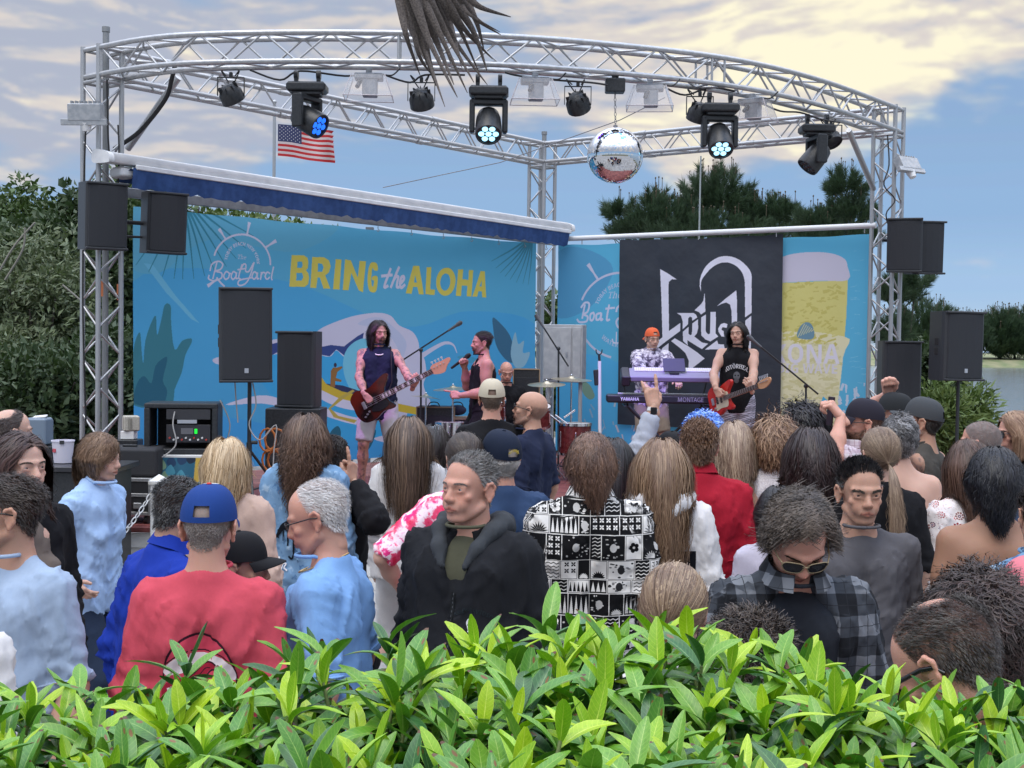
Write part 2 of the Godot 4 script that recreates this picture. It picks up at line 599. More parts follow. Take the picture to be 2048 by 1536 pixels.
func make_stage()->void:
	var s:=Node3D.new()
	s.name="stage"
	add_child(s)
	struct(s)
	var poly:=PackedVector2Array(FRONT+[Vector2(.7,-18.4),Vector2(-5.2,-12.9)])
	var red:=[mottle("deck0",Color(.14,.035,.03),Color(.22,.06,.05),.02,1.4,.6,.15),mottle("deck1",Color(.12,.03,.028),Color(.19,.05,.045),.02,1.7,.65,.15),mottle("deck2",Color(.17,.045,.038),Color(.25,.075,.06),.025,1.2,.6,.15)]
	# boards run left to right,each a plank of its own
	var z:=-10.40
	var b:=0
	while z>-18.3:
		var strip:=PackedVector2Array([Vector2(-9,z),Vector2(9,z),Vector2(9,z-.137),Vector2(-9,z-.137)])
		for piece in Geometry2D.intersect_polygons(poly,strip):
			var k:=MB.new()
			k.xf=Transform3D(Basis(Vector3.RIGHT,PI/2),Vector3(0,DECK_Y,0))
			k.slab(piece,.03)
			put(k.mesh(),"plank",red[b % 3],s)
		z-=.141
		b+=1
	sheet(poly,DECK_Y-.05,"joist_bed",mat("dark_wood",Color(.03,.02,.015)),s)
	# white lapped siding on the riser
	var white:=mottle("siding",Color(.62,.62,.60),Color(.74,.74,.72),.02,1.0,.6)
	for j in FRONT.size()-1:
		var p0: Vector2=FRONT[j]
		var p1: Vector2=FRONT[j+1]
		var e:=p1-p0
		var ang:=-atan2(e.y,e.x)
		for r in 5:
			var k:=MB.new()
			k.box(Vector3(e.length(),.116,.016),Vector3.ZERO,.003)
			put(k.mesh(),"siding_board",white,s,Transform3D(Basis(Vector3.UP,ang)*Basis(Vector3.RIGHT,-.07),Vector3((p0.x+p1.x)/2,.06+r*.106,(p0.y+p1.y)/2+.03)))
		var nose:=MB.new()
		nose.box(Vector3(e.length()+.02,.045,.06),Vector3.ZERO,.008)
		put(nose.mesh(),"deck_nosing",red[1],s,Transform3D(Basis(Vector3.UP,ang),Vector3((p0.x+p1.x)/2,DECK_Y-.026,(p0.y+p1.y)/2+.03)))
	# floor behind the band on the right,pale boards lit by the stage
	# chain post and white plastic chain at the front left
	var pp:=at(318,1010,10.1)
	var post:=thing("chain_post","square white post with a pointed cap at the deck corner","post",Vector3(pp.x,0,pp.z))
	box(Vector3(.11,.98,.11),"shaft",white,post,Vector3(0,.49,0),.006)
	var cap:=MB.new()
	cap.lathe(PackedVector2Array([Vector2(.0,.05),Vector2(.095,.0),Vector2(.095,-.025),Vector2(.0,-.025)]),4,1,1,false)
	put(cap.mesh(),"cap",white,post,Transform3D(Basis(Vector3.UP,PI/4),Vector3(0,1.005,0)))
	var chain:=thing("plastic_chain","white plastic link chain sloping down from the white post","chain")
	var c0:=Vector3(pp.x-.05,.92,pp.z)
	var c1:=at(180,1105,9.6)
	var link:=MB.new()
	var ring:=[]
	for a in 9:
		ring.append(Vector3(cos(TAU*a/8.0)*.017,sin(TAU*a/8.0)*.03,0))
	link.wire(PackedVector3Array(ring),.0055,6)
	var lm:=link.mesh()
	var wp:=mat("white_plastic",Color(.75,.75,.74),.45)
	var n:=int(c0.distance_to(c1)/.044)
	for a in n+1:
		var t:=float(a)/n
		var p:=c0.lerp(c1,t)-Vector3(0,sin(t*PI)*.10,0)
		var q:=c0.lerp(c1,t+.02)-Vector3(0,sin((t+.02)*PI)*.10,0)
		var y:=(q-p).normalized()
		var x:=y.cross(Vector3.FORWARD).normalized().rotated(y,.785+(PI/2 if a % 2 else .0))
		put(lm,"link",wp,chain,Transform3D(Basis(x,y,x.cross(y)),p))
# truss
var LT: Vector3
var RT: Vector3
var BT: Vector3
const SP:=.24
const CR:=.024
func zigzag(parent: Node,a0: Vector3,b0: Vector3,a1: Vector3,b1: Vector3,n: int,m: Material,flip:=false)->void:
	# braces between chord a (a0-a1) and chord b (b0-b1)
	for k in n:
		var t0:=(k+.08)/n
		var t1:=(k+.92)/n
		var up:=(k % 2==0)!=flip
		rod((a0 if up else b0).lerp(a1 if up else b1,t0),(b0 if up else a0).lerp(b1 if up else a1,t1),.0095,"brace",m,parent)
func make_truss()->void:
	var alu:=mottle("aluminium",Color(.40,.41,.42),Color(.52,.52,.52),.03,2.0,.42,.0,.75)
	var steel:=mottle("pole_steel",Color(.22,.23,.24),Color(.30,.31,.31),.03,2.0,.55,.0,.5)
	var t:=thing("stage_truss","silver box truss frame with three towers and a curved front span","truss")
	LT=at(205,105,11.85); RT=at(1778,222,14.25); BT=at(1085,298,17.1)
	var ba:=Vector3(BT.x-LT.x,0,BT.z-LT.z).normalized()
	var bb:=Vector3(RT.x-BT.x,0,RT.z-BT.z).normalized()
	var tops:=[[LT,ba,DECK_Y],[RT,bb,DECK_Y],[BT,ba,DECK_Y]]
	for q in tops:
		var tw:=Node3D.new()
		tw.name="tower"
		t.add_child(tw,true)
		var c: Vector3=q[0]
		var u: Vector3=q[1]*SP*.5
		var w:=Vector3(-u.z,0,u.x)
		var y0: float=q[2]
		var cs:=[c+u+w,c-u+w,c-u-w,c+u-w]
		for k in 4:
			var p: Vector3=cs[k]
			var p2: Vector3=cs[(k+1) % 4]
			rod(Vector3(p.x,y0+.02,p.z),Vector3(p.x,TOP_Y+.03,p.z),CR,"chord",alu,tw)
			zigzag(tw,Vector3(p.x,y0+.1,p.z),Vector3(p2.x,y0+.1,p2.z),Vector3(p.x,TOP_Y-.3,p.z),Vector3(p2.x,TOP_Y-.3,p2.z),15,alu,k % 2==0)
			for y: float in [y0+.09,TOP_Y-.29,TOP_Y,TOP_Y-SP]:
				rod(Vector3(p.x,y,p.z),Vector3(p2.x,y,p2.z),.016,"brace",alu,tw)
		box(Vector3(.4,.02,.4),"base_plate",alu,tw,Vector3(c.x,y0+.012,c.z),.002,Vector3(0,atan2(u.x,u.z),0))
		# round mast standing inside the tower
		if c!=RT:
			var mx: Vector3=c+u*.3
			rod(Vector3(mx.x,y0,mx.z),Vector3(mx.x,TOP_Y+(.20 if c==LT else .16),mx.z),.03,"mast",steel,tw)
			rod(Vector3(mx.x,TOP_Y+(.18 if c==LT else .14),mx.z),Vector3(mx.x,TOP_Y+(.225 if c==LT else .18),mx.z),.037,"mast_cap",steel,tw)
	# two straight spans meeting at the rear tower
	for q in [[LT,BT],[BT,RT]]:
		var bm:=Node3D.new()
		bm.name="span"
		t.add_child(bm,true)
		var a: Vector3=q[0]
		var b: Vector3=q[1]
		a.y=TOP_Y
		b.y=TOP_Y
		var e:=(b-a).normalized()
		var w:=Vector3(-e.z,0,e.x)*SP*.5
		var n:=int((b-a).length()/.27)
		a+=e*.14
		b-=e*.14
		var dn:=Vector3(0,-SP,0)
		var cs:=[[a+w,b+w],[a+w+dn,b+w+dn],[a-w+dn,b-w+dn],[a-w,b-w]]
		for k in 4:
			rod(cs[k][0],cs[k][1],CR,"chord",alu,bm)
			zigzag(bm,cs[k][0],cs[(k+1) % 4][0],cs[k][1],cs[(k+1) % 4][1],n,alu,k % 2==1)
		for s: float in [.333,.667]:
			for k in 4:
				var p: Vector3=(cs[k][0] as Vector3).lerp(cs[k][1],s)
				rod(p-e*.05,p+e*.05,CR*1.25,"coupler",alu,bm)
	# the curved front span
	var ar:=Node3D.new()
	ar.name="curved_span"
	t.add_child(ar,true)
	var pts:=arch_points()
	var offs:=[]
	for k in pts.size():
		var e: Vector3=(pts[mini(k+1,pts.size()-1)]-pts[maxi(k-1,0)]).normalized()
		offs.append(Vector3(-e.z,0,e.x)*-SP)
	var dn:=Vector3(0,-SP,0)
	var ch:=[PackedVector3Array(),PackedVector3Array(),PackedVector3Array(),PackedVector3Array()]
	for k in pts.size():
		ch[0].append(pts[k]); ch[1].append(pts[k]+dn); ch[2].append(pts[k]+dn+offs[k]); ch[3].append(pts[k]+offs[k])
	for k in 4:
		wire(ch[k],CR,"chord",alu,ar,10)
	for f in 4:
		for k in range(2,pts.size()-3,2):
			var up:=(k % 4==0)!=(f % 2==0)
			var g:=(f+1) % 4
			rod(ch[f][k] if up else ch[g][k],ch[g][k+2] if up else ch[f][k+2],.0095,"brace",alu,ar)
	for k: int in [2,22,23,42,43,pts.size()-3]:
		for f in 4:
			rod(ch[f][k],ch[(f+1) % 4][k],.011,"brace",alu,ar)
	# small steel-tube knee braces under the corners
	rod(at(357,155,12.0),at(255,298,12.3),.032,"knee_brace",alu,t)
	rod(at(1697,260,13.3),at(1747,378,14.1),.03,"knee_brace",alu,t)
	# black cable looped along the left knee brace and up the tower
	var black:=mat("cable",Color(.015,.015,.016),.6)
	var ck:=thing("power_cable","thick black cable looping along the left knee brace","cable")
	wire(curve([at(350,130,11.8),at(343,160,11.85),at(330,200,11.9),at(280,262,12.0),at(228,298,12.0)],6),.022,"sheath",black,ck)
	var gc:=thing("guy_wire","thin steel cable slanting from the awning up past the mirror ball","cable")
	wire(PackedVector3Array([at(766,375,15.0),at(1000,325,14.5),at(1240,240,13.6),at(1330,195,13.0)]),.005,"strand",mat("steel_wire",Color(.25,.25,.26),.4,.7),gc)
	var tc:=thing("tower_cable","bundle of black cables hanging down the left tower","cable")
	for q in [[172,240,168,360,166,480],[214,160,218,300,232,330],[166,500,166,640,172,850],[236,250,238,300,236,380]]:
		wire(curve([at(q[0],q[1],11.7),at(q[2],q[3],11.68),at(q[4],q[5],11.7)],5),.008,"cable_run",black,tc)
	var rc:=thing("tower_cable","black cables coiled inside the right tower below the floodlight","cable")
	wire(curve([at(1775,270,14.1),at(1778,330,14.0),at(1768,370,13.9),at(1790,400,13.95),at(1772,430,13.9),at(1788,480,14.0)],5),.008,"cable_run",black,rc)
	# strips of tape on the left tower
	var tape:=mat("orange_tape",Color(.75,.25,.10),.7)
	for q in [[200,577,11.72],[240,585,11.95]]:
		var p:=at(q[0],q[1],q[2])
		var tp:=thing("tape_strip","orange tape strip on the left tower, %s chord" % ("near" if q[0]==200 else "stage-side"),"tape",p)
		var k:=MB.new()
		k.lathe(PackedVector2Array([Vector2(CR+.004,-.07),Vector2(CR+.006,.0),Vector2(CR+.004,.075)]),12)
		put(k.mesh(),"wrap",tape,tp)
func arch_points()->PackedVector3Array:
	var raw:=[[165,11.85],[285,11.35],[420,11.12],[690,11.0],[1000,11.06],[1250,11.36],[1473,11.86],[1644,12.72],[1800,14.15]]
	var p:=[]
	for r in raw:
		var q:=at(r[0],100,r[1])
		p.append(Vector3(q.x,TOP_Y,q.z))
	var c:=curve(p,12)
	# resample evenly
	var total:=.0
	for k in c.size()-1:
		total+=c[k].distance_to(c[k+1])
	var out:=PackedVector3Array()
	var n:=66
	var acc:=.0
	var j:=0
	for k in n+1:
		var want:=total*k/n
		while j<c.size()-2 and acc+c[j].distance_to(c[j+1])<want:
			acc+=c[j].distance_to(c[j+1])
			j+=1
		out.append(c[j].lerp(c[j+1],clampf((want-acc)/c[j].distance_to(c[j+1]),.0,1.0)))
	return out
# awning,flag
func make_awning()->void:
	var white:=mottle("awning_white",Color(.60,.61,.62),Color(.72,.72,.72),.02,.8,.4)
	var blue:=mottle("awning_blue",Color(.018,.055,.17),Color(.03,.08,.23),.03,1.2,.85,.08)
	var grey:=mottle("rail_grey",Color(.30,.31,.32),Color(.40,.41,.42),.03,1.0,.5,.0,.4)
	var a:=at(205,315,11.55)
	var b:=at(1130,455,16.6)
	a.y=3.72
	b.y=3.60
	var t:=thing("awning","long retracted awning with white casing and scalloped blue valance","awning")
	var e:=(b-a).normalized()
	var out:=Vector3(e.z,0,-e.x).normalized()
	if out.z<.0:
		out=-out
	var up:=out.cross(e)
	if up.y<.0:
		up=-up
	var len:=a.distance_to(b)
	var xf:=Transform3D(Basis(e,up,e.cross(up)),(a+b)/2)
	# casing: rounded profile swept along the awning
	var prof:=curve2([Vector2(-.10,-.05),Vector2(.09,-.062),Vector2(.125,-.05),Vector2(.12,-.005),Vector2(.09,.02),Vector2(-.02,.05),Vector2(-.11,.055),Vector2(-.13,.0)],4,true)
	var s:=signf((xf.basis.z).dot(out))
	var k:=MB.new()
	var m2:=prof.size()
	for j in m2:
		var p0:=prof[j]
		var p1:=prof[(j+1) % m2]
		var nn0:=Vector3(0,p0.y+.0,p0.x*s).normalized()
		var nn1:=Vector3(0,p1.y,p1.x*s).normalized()
		k.q4(k.vert(Vector3(-len/2,p0.y,p0.x*s),nn0),k.vert(Vector3(len/2,p0.y,p0.x*s),nn0),k.vert(Vector3(len/2,p1.y,p1.x*s),nn1),k.vert(Vector3(-len/2,p1.y,p1.x*s),nn1))
	put(k.mesh(),"casing",white,t,xf)
	for sgn: int in [-1,1]:
		var kk:=MB.new()
		var pl:=PackedVector2Array()
		for p in prof:
			pl.append(Vector2(p.x*s,p.y)*1.12)
		kk.xf=Transform3D(Basis(Vector3.UP,PI/2),Vector3(sgn*len/2-.02,0,0))
		kk.xf=Transform3D(Basis(Vector3(0,0,1),Vector3(0,1,0),Vector3(1,0,0)),Vector3(sgn*len/2-.02,0,0))
		kk.slab(pl,.05)
		put(kk.mesh(),"end_cap",white,t,xf)
	box(Vector3(len-.3,.045,.03),"front_bar",white,t,xf*Vector3(.1,-.082,s*.14),.008,xf.basis.get_euler())
	# fabric: underside sheet and the valance with scallops
	var f:=MB.new()
	var n:=88
	for j in n:
		var x0:=-len/2+.22+(len-.3)*j/n
		var x1:=-len/2+.22+(len-.3)*(j+1)/n
		var rows:=4
		for r in rows:
			for q in 1:
				var pts:=[]
				for cc in [[x0,r],[x1,r],[x1,r+1],[x0,r+1]]:
					var xx: float=cc[0]
					var w:=fposmod((xx+len)/.17,1.0)
					var low:=-.235-.04*sqrt(maxf(.0,1.0-pow(2.0*w-1.0,2.0)))
					var yy:=lerpf(-.09,low,float(cc[1])/rows)
					var zz: float=s*(.145+.012*sin(xx*9.0+sin(xx*2.3)*2.0)*cc[1]/rows-.03*cc[1]/rows)
					pts.append(Vector3(xx,yy,zz))
				f.quad(pts[0],pts[1],pts[2],pts[3])
	put(f.mesh(),"valance",blue,t,xf)
	var us:=MB.new()
	us.quad(Vector3(-len/2+.2,-.10,s*.13),Vector3(len/2-.1,-.10,s*.13),Vector3(len/2-.1,-.20,-s*.10),Vector3(-len/2+.2,-.20,-s*.10))
	put(us.mesh(),"underside",blue,t,xf)
	box(Vector3(.16,.10,.2),"arm_joint",white,t,xf*Vector3(-len/2+.2,-.13,0),.03,xf.basis.get_euler())
	# rail below,from which the banner hangs
	var r0:=at(215,365,12.05)
	var r1:=at(1112,489,16.9)
	r0.y=3.47
	r1.y=3.42
	var rail:=thing("banner_rail","grey box rail under the awning with small hooks","rail")
	var mid:=(r0+r1)/2
	var re:=(r1-r0)
	box(Vector3(re.length(),.09,.05),"beam",grey,rail,mid,.006,Basis(re.normalized(),Vector3.UP,re.normalized().cross(Vector3.UP)).get_euler())
	for p in [.30,.52,.6,.68,.755,.83,.905,.97]:
		var h: Vector3=r0.lerp(r1,p)+Vector3(0,-.05,0)
		wire(curve([h,h+Vector3(.0,-.03,.0),h+Vector3(.015,-.045,.01),h+Vector3(.0,-.06,0),h+Vector3(-.015,-.045,-.01)],4),.004,"hook",grey,rail)
	for p in [[705,430,17.2,.06],[740,430,17.0,.06]]:
		var q:=at(p[0],p[1],p[2])
		var o:=thing("back_post","square grey post behind the blue banner, %s of the two" % ("left-hand" if p[0]==705 else "right-hand"),"post",Vector3(q.x,0,q.z))
		box(Vector3(.07,3.55,.07),"shaft",mat("post_grey",Color(.13,.15,.17),.6),o,Vector3(0,1.775,0))
		box(Vector3(.10,.06,.10),"bracket",mat("post_grey",Color(.13,.15,.17),.6),o,Vector3(0,3.56,0))
	# flag and its pole
	var fp:=at(548,350,24.0)
	var pole:=thing("flagpole","thin silver flagpole behind the left truss span","flagpole",Vector3(fp.x,0,fp.z))
	var steel:=mat("pole_silver",Color(.42,.43,.44),.4,.6)
	rod(Vector3.ZERO,Vector3(0,at(548,208,24.0).y,0),.03,"shaft",steel,pole)
	var ball:=MB.new()
	ball.ball(Vector3(0,at(548,204,24.0).y,0),Vector3.ONE*.04)
	put(ball.mesh(),"finial",steel,pole)
	var fl:=thing("flag","red, white and blue striped flag with stars, frayed and blowing right","flag")
	var ink:=Ink.new(512,288,Color(.78,.72,.72))
	for j in 13:
		if j % 2==0:
			ink.im.fill_rect(Rect2i(0,int(j*288/13.0),512,22),Color(.70,.16,.17))
	ink.im.fill_rect(Rect2i(0,0,205,155),Color(.20,.22,.36))
	for r in 9:
		for q in (6 if r % 2==0 else 5):
			var o:=Vector2(17+q*34+(17 if r % 2 else 0),15+r*15.4)
			var star:=PackedVector2Array()
			for j in 10:
				star.append(o+Vector2(sin(TAU*j/10.0),-cos(TAU*j/10.0))*(6.5 if j % 2==0 else 2.7))
			ink.poly(star,Color(.8,.79,.8))
	var fm:=StandardMaterial3D.new()
	fm.resource_name="flag_cloth"
	fm.albedo_texture=ink.tex()
	fm.roughness=.85
	fm.texture_repeat=false
	fm.backlight_enabled=true
	fm.backlight=Color(.35,.35,.35)
	var g:=MB.new()
	var W:=1.08
	var H:=.58
	var o0:=at(556,248,24.0)
	for iy in 15:
		for ix in 31:
			var u:=ix/30.0
			var v:=iy/14.0
			var wav:=sin(u*9.0+v*1.6)*.06*u+sin(u*17.0-v*3.0)*.02*u
			var cut:=1.0-(.035*absf(sin(v*23.0))+.05*(1.0-v))*smoothstep(.8,1.0,u)
			var p:=Vector3(u*W*cut,-v*H-u*.10-u*u*.04+sin(u*7.0+.6)*.025*u,wav)
			g.vert(o0+p,Vector3(0,0,1),Vector2(u,v))
	for iy in 14:
		for ix in 30:
			var a0:=iy*31+ix
			g.q4(a0,a0+1,a0+32,a0+31)
	put(smooth(g),"cloth",fm,fl)
# normals from the faces
func smooth(g: MB)->ArrayMesh:
	var n:=PackedVector3Array()
	n.resize(g.v.size())
	for k in range(0,g.i.size(),3):
		var a:=g.i[k]
		var b:=g.i[k+1]
		var d:=g.i[k+2]
		var x:=(g.v[d]-g.v[a]).cross(g.v[b]-g.v[a])
		n[a]+=x
		n[b]+=x
		n[d]+=x
	for k in n.size():
		g.n[k]=n[k].normalized()
	return g.mesh()
# banners
# b:{o:top left corner,e:unit along,len,h,tw:texture pixels per metre,ink}
func banner_frame(x0: float,d0: float,x1: float,d1: float,top: float,bottom: float,ppm: float,bg: Color)->Dictionary:
	var a:=at(x0,600,d0)
	var b:=at(x1,600,d1)
	a.y=top
	b.y=top
	var len:=a.distance_to(b)
	return {"o":a,"e":(b-a).normalized(),"len":len,"h":top-bottom,"ppm":ppm,"ink":Ink.new(int(len*ppm),int((top-bottom)*ppm),bg)}
func on_banner(b: Dictionary,px: float,py: float)->Vector2:
	# where on the cloth a measured spot of the print lies,in print pixels
	var n: Vector3=(b.e as Vector3).cross(Vector3.UP)
	var v:=at(px,py,10.0)-cam_xf.origin
	var p: Vector3=cam_xf.origin+v*((b.o-cam_xf.origin).dot(n)/v.dot(n))
	return Vector2((p-b.o).dot(b.e),b.o.y-p.y)*b.ppm
func measured(b: Dictionary,flat: Array,ox: float,oy: float,k: float)->PackedVector2Array:
	var out:=PackedVector2Array()
	for j in range(0,flat.size(),2):
		out.append(on_banner(b,ox+flat[j]/k,oy+flat[j+1]/k))
	return out
func soft(p: PackedVector2Array,steps:=4)->PackedVector2Array:
	return curve2(Array(p),steps,true)
func script_words(b: Dictionary,c: Color,ox: float,oy: float,k: float,w: float)->void:
	var ink: Ink=b.ink
	for s in [[1140,592,1128,640,1112,705],[1092,650,1105,605,1150,585,1180,605,1165,640,1128,652,1172,665,1170,700,1120,718,1082,705,1085,680],
			[1228,668,1205,655,1188,685,1200,708,1222,695,1228,668,1240,672],[1276,668,1255,655,1240,685,1250,708,1270,692,1278,662,1274,700,1288,700],
			[1316,605,1300,660,1294,698,1306,704],[1286,642,1334,634],
			[1312,628,1328,602,1342,612,1340,650,1362,652,1392,600],[1398,592,1375,670,1345,730,1305,750,1288,735,1305,712,1380,696],
			[1418,668,1398,656,1384,685,1394,706,1412,692,1420,662,1418,702,1430,700],[1446,658,1440,708],[1444,676,1456,660,1470,664],
			[1502,668,1484,658,1470,686,1482,706,1500,692],[1526,622,1512,690,1516,712]]:
		ink.line(curve2(Array(measured(b,s,ox,oy,k)),6),w,c)
func ship_wheel(b: Dictionary,c: Color,ox: float,oy: float,k: float,cx: float,cy: float,r: float,w: float,from: float,to: float)->void:
	var ink: Ink=b.ink
	var arc:=[]
	for j in 40:
		var a:=lerpf(from,to,j/39.0)
		arc.append(cx+sin(a)*r)
		arc.append(cy-cos(a)*r)
	ink.line(measured(b,arc,ox,oy,k),w,c)
	for j in 8:
		var a:=TAU*j/8.0+.2
		var q:=fposmod(a+PI,TAU)-PI
		if q<from or q>to:
			continue
		var p0:=measured(b,[cx+sin(a)*r,cy-cos(a)*r,cx+sin(a)*r*1.2,cy-cos(a)*r*1.2,cx+sin(a)*r*1.42,cy-cos(a)*r*1.42],ox,oy,k)
		ink.line(PackedVector2Array([p0[0],p0[1]]),w*1.3,c,w*.8)
		ink.line(PackedVector2Array([p0[1],p0[2]]),w*1.0,c,w*2.0)
func banner_mesh(b: Dictionary,seed_at: float,amp: float)->ArrayMesh:
	var g:=MB.new()
	var nx:=60
	var ny:=30
	var n: Vector3=(b.e as Vector3).cross(Vector3.UP)
	if n.z<.0:
		n=-n
	for iy in ny+1:
		for ix in nx+1:
			var u:=float(ix)/nx
			var v:=float(iy)/ny
			var x: float=u*b.len
			var y: float=v*b.h
			var f:=sin(x*3.1+seed_at+y*.5)*.5+noise.get_noise_2d(x*.9+seed_at*9.0,y*.35)*1.3
			f+=noise.get_noise_2d(x*2.6+y*1.4+seed_at,y*.8-x)*.35
			var edge:=(sin(u*34.0)*.006)*(1.0-smoothstep(.0,.12,v))-.012*sin(u*PI)*(1.0-v)
			g.vert(b.o+b.e*x+Vector3(0,-y+edge,0)+n*f*amp,n,Vector2(u,v))
	for iy in ny:
		for ix in nx:
			var a0:=iy*(nx+1)+ix
			g.q4(a0,a0+1,a0+nx+2,a0+nx+1)
	return smooth(g)
func print_mat(key: String,t: Texture2D,rough: float,through: float)->StandardMaterial3D:
	var m:=StandardMaterial3D.new()
	m.resource_name=key
	m.albedo_texture=t
	m.texture_repeat=false
	m.roughness=rough
	if through>.0:
		m.backlight_enabled=true
		m.backlight=Color(through,through,through)
	return m
func frond_print(b: Dictionary,ox: float,oy: float,k: float,x: float,y: float,spread: Array,len: float,c: Color)->void:
	for a in spread:
		var r:=deg_to_rad(a)
		var tip:=Vector2(x+sin(r)*len,y+cos(r)*len)
		var q:=measured(b,[x,y,(x+tip.x)/2+6,(y+tip.y)/2,tip.x,tip.y],ox,oy,k)
		(b.ink as Ink).line(curve2(Array(q),5),9.0,c,1.5)
func make_banners()->void:
	var lilac:=Color8(206,203,222)
	var teal:=Color8(62,128,142)
	var teal2:=Color8(44,102,124)
	var yel:=Color8(214,200,92)
	# the wide banner on the left wall
	var b:=banner_frame(266,12.6,1072,16.65,3.38,.78,250.0,Color8(92,174,208))
	var ink: Ink=b.ink
	var W: float=ink.w
	var H: float=ink.h
	ink.poly(curve2([Vector2(-20,H*.30),Vector2(W*.3,H*.24),Vector2(W*.6,H*.42),Vector2(W*.8,H*.34),Vector2(W+30,H*.44),Vector2(W+30,H+20),Vector2(-20,H+20)],6,true),Color8(80,168,214))
	ink.poly(curve2([Vector2(-20,-20),Vector2(W*.42,-20),Vector2(W*.34,H*.12),Vector2(W*.15,H*.1),Vector2(W*.05,H*.24),Vector2(-20,H*.2)],6,true),Color8(100,174,202))
	# lower water
	ink.poly(curve2([Vector2(-20,H*.74),Vector2(W*.2,H*.80),Vector2(W*.5,H*.90),Vector2(W+20,H*.84),Vector2(W+20,H+20),Vector2(-20,H+20)],6,true),Color8(72,162,220))
	# light rays
	ink.poly(measured(b,[640,600,700,610,860,830,1020,1010,960,980,790,800],100,350,3.413),Color8(112,186,216))
	frond_print(b,100,350,3.413,900,150,[-34,-24,-14,-6,0,8,16,24,33,42,52,62],560,Color8(58,132,152))
	frond_print(b,550,400,3.413,1760,250,[-60,-50,-42,-35,-28,-20,-12,-5],330,Color8(70,138,158))
	# seaweed
	ink.poly(soft(measured(b,[540,1560,562,1250,580,1130,612,1072,622,1160,634,1285,650,1130,690,1010,724,960,732,1092,762,980,780,890,806,876,824,905,826,1010,850,1190,900,1130,960,1112,966,1140,925,1225,900,1340,850,1460,815,1560],100,350,3.413),3),teal)
	ink.poly(soft(measured(b,[570,1560,590,1420,640,1370,690,1420,720,1300,790,1240,800,1270,770,1400,800,1470,760,1560],100,350,3.413),3),teal2)
	# big breaking wave
	var Z:=func(p: Array)->PackedVector2Array: return measured(b,p,550,400,3.413)
	ink.poly(soft(Z.call([-420,1080,-260,1040,-60,960,120,930,245,915,330,862,450,812,560,780,700,764,795,785,850,850,935,892,975,955,988,1020,1020,1090,1032,1190,1012,1255,1035,1330,1060,1372,1042,1442,965,1420,905,1440,880,1600,700,1640,240,1330,0,1120,-200,1110,-380,1120])),lilac)
	ink.poly(soft(Z.call([560,840,640,800,730,800,800,850,880,930,900,1000,860,1100,840,1000,760,900,640,860])),Color8(190,196,220))
	ink.poly(Z.call([-260,1090,-120,1000,60,960,250,1010,380,985,470,995,560,925,604,900,592,965,478,1062,418,1015,372,1062,250,1040,120,1062,60,1010,-60,1080]),Color8(56,74,132))
	ink.poly(soft(Z.call([-200,1110,60,1040,250,1042,370,1066,418,1022,480,1066,560,985,640,960,700,1040,660,1200,700,1380,760,1600,245,1600,-120,1200])),Color8(66,168,220))
	ink.poly(soft(Z.call([470,1060,520,980,600,940,660,980,590,1080,560,1200,590,1330,520,1300,470,1180])),Color8(120,196,220))
	for s in [[230,1215,330,1290,470,1345,640,1390,660,1440,470,1420,320,1360,230,1290],[230,1370,350,1420,520,1475,660,1500,660,1540,500,1520,340,1470,230,1430],[-340,1395,-100,1330,60,1360,230,1420,60,1410,-100,1385]]:
		ink.poly(soft(Z.call(s)),Color8(214,210,228))
	# canoe and paddlers
	ink.poly(Z.call([272,1190,300,1180,345,1248,455,1302,650,1345,1000,1420,1000,1470,640,1400,430,1348,315,1292]),Color8(206,178,62))
	ink.poly(Z.call([345,1250,460,1262,650,1322,650,1344,455,1302]),Color8(52,58,92))
	ink.poly(Z.call([440,1340,530,1290,545,1300,470,1350,380,1420,430,1470,560,1500,540,1520,400,1480,365,1420]),Color8(190,168,84))
	var brown:=Color8(150,108,62)
	ink.poly(Z.call([378,1270,380,1165,395,1140,420,1140,455,1130,462,1140,425,1170,415,1210,455,1225,450,1238,412,1232,410,1275]),brown)
	ink.disc(Z.call([410,1122])[0],Vector2(5,6),Color8(60,52,66))
	# small curl at right,leaves
	ink.line(curve2(Array(Z.call([1000,1060,1080,1010,1160,972,1215,985,1240,1040])),6),16.0,lilac,3.0)
	ink.poly(soft(Z.call([1240,1070,1300,1060,1400,1090,1330,1110])),Color8(74,158,190))
	ink.poly(soft(Z.call([1488,800,1540,838,1595,905,1625,980,1650,1060,1620,1110,1560,1070,1510,980,1492,880])),Color8(66,110,136))
	ink.poly(soft(Z.call([1640,900,1660,980,1700,960,1690,1040,1740,1040,1700,1130,1640,1140,1610,1040])),Color8(150,190,205))
	ink.poly(soft(Z.call([340,1680,380,1580,430,1540,450,1600,420,1700])),teal2)
	ink.poly(soft(Z.call([560,1700,600,1600,680,1560,690,1600,640,1700])),teal2)
	# lettering
	var B:=func(p: Array)->PackedVector2Array: return measured(b,p,570,500,4.876)
	for s in [[65,42,180,42,218,65,228,110,222,165,203,190,226,220,234,265,225,325,190,352,40,350],[265,58,380,62,425,92,441,150,425,210,390,240,440,370,375,368,340,262,318,260,305,362,245,360],[485,80,540,84,525,378,465,374],[575,82,635,92,705,260,722,98,785,102,755,405,715,385,640,215,612,384,555,380],
			[1250,145,1310,148,1355,425,1305,425,1290,355,1250,352,1235,420,1180,415],[1385,158,1432,160,1420,375,1468,380,1462,432,1370,425],[1688,182,1735,184,1728,280,1780,285,1785,190,1825,192,1810,450,1765,448,1770,345,1722,340,1715,445,1668,440],[1900,200,1945,202,1962,460,1920,458,1915,400,1880,398,1868,452,1820,448]]:
		ink.poly(B.call(s),yel)
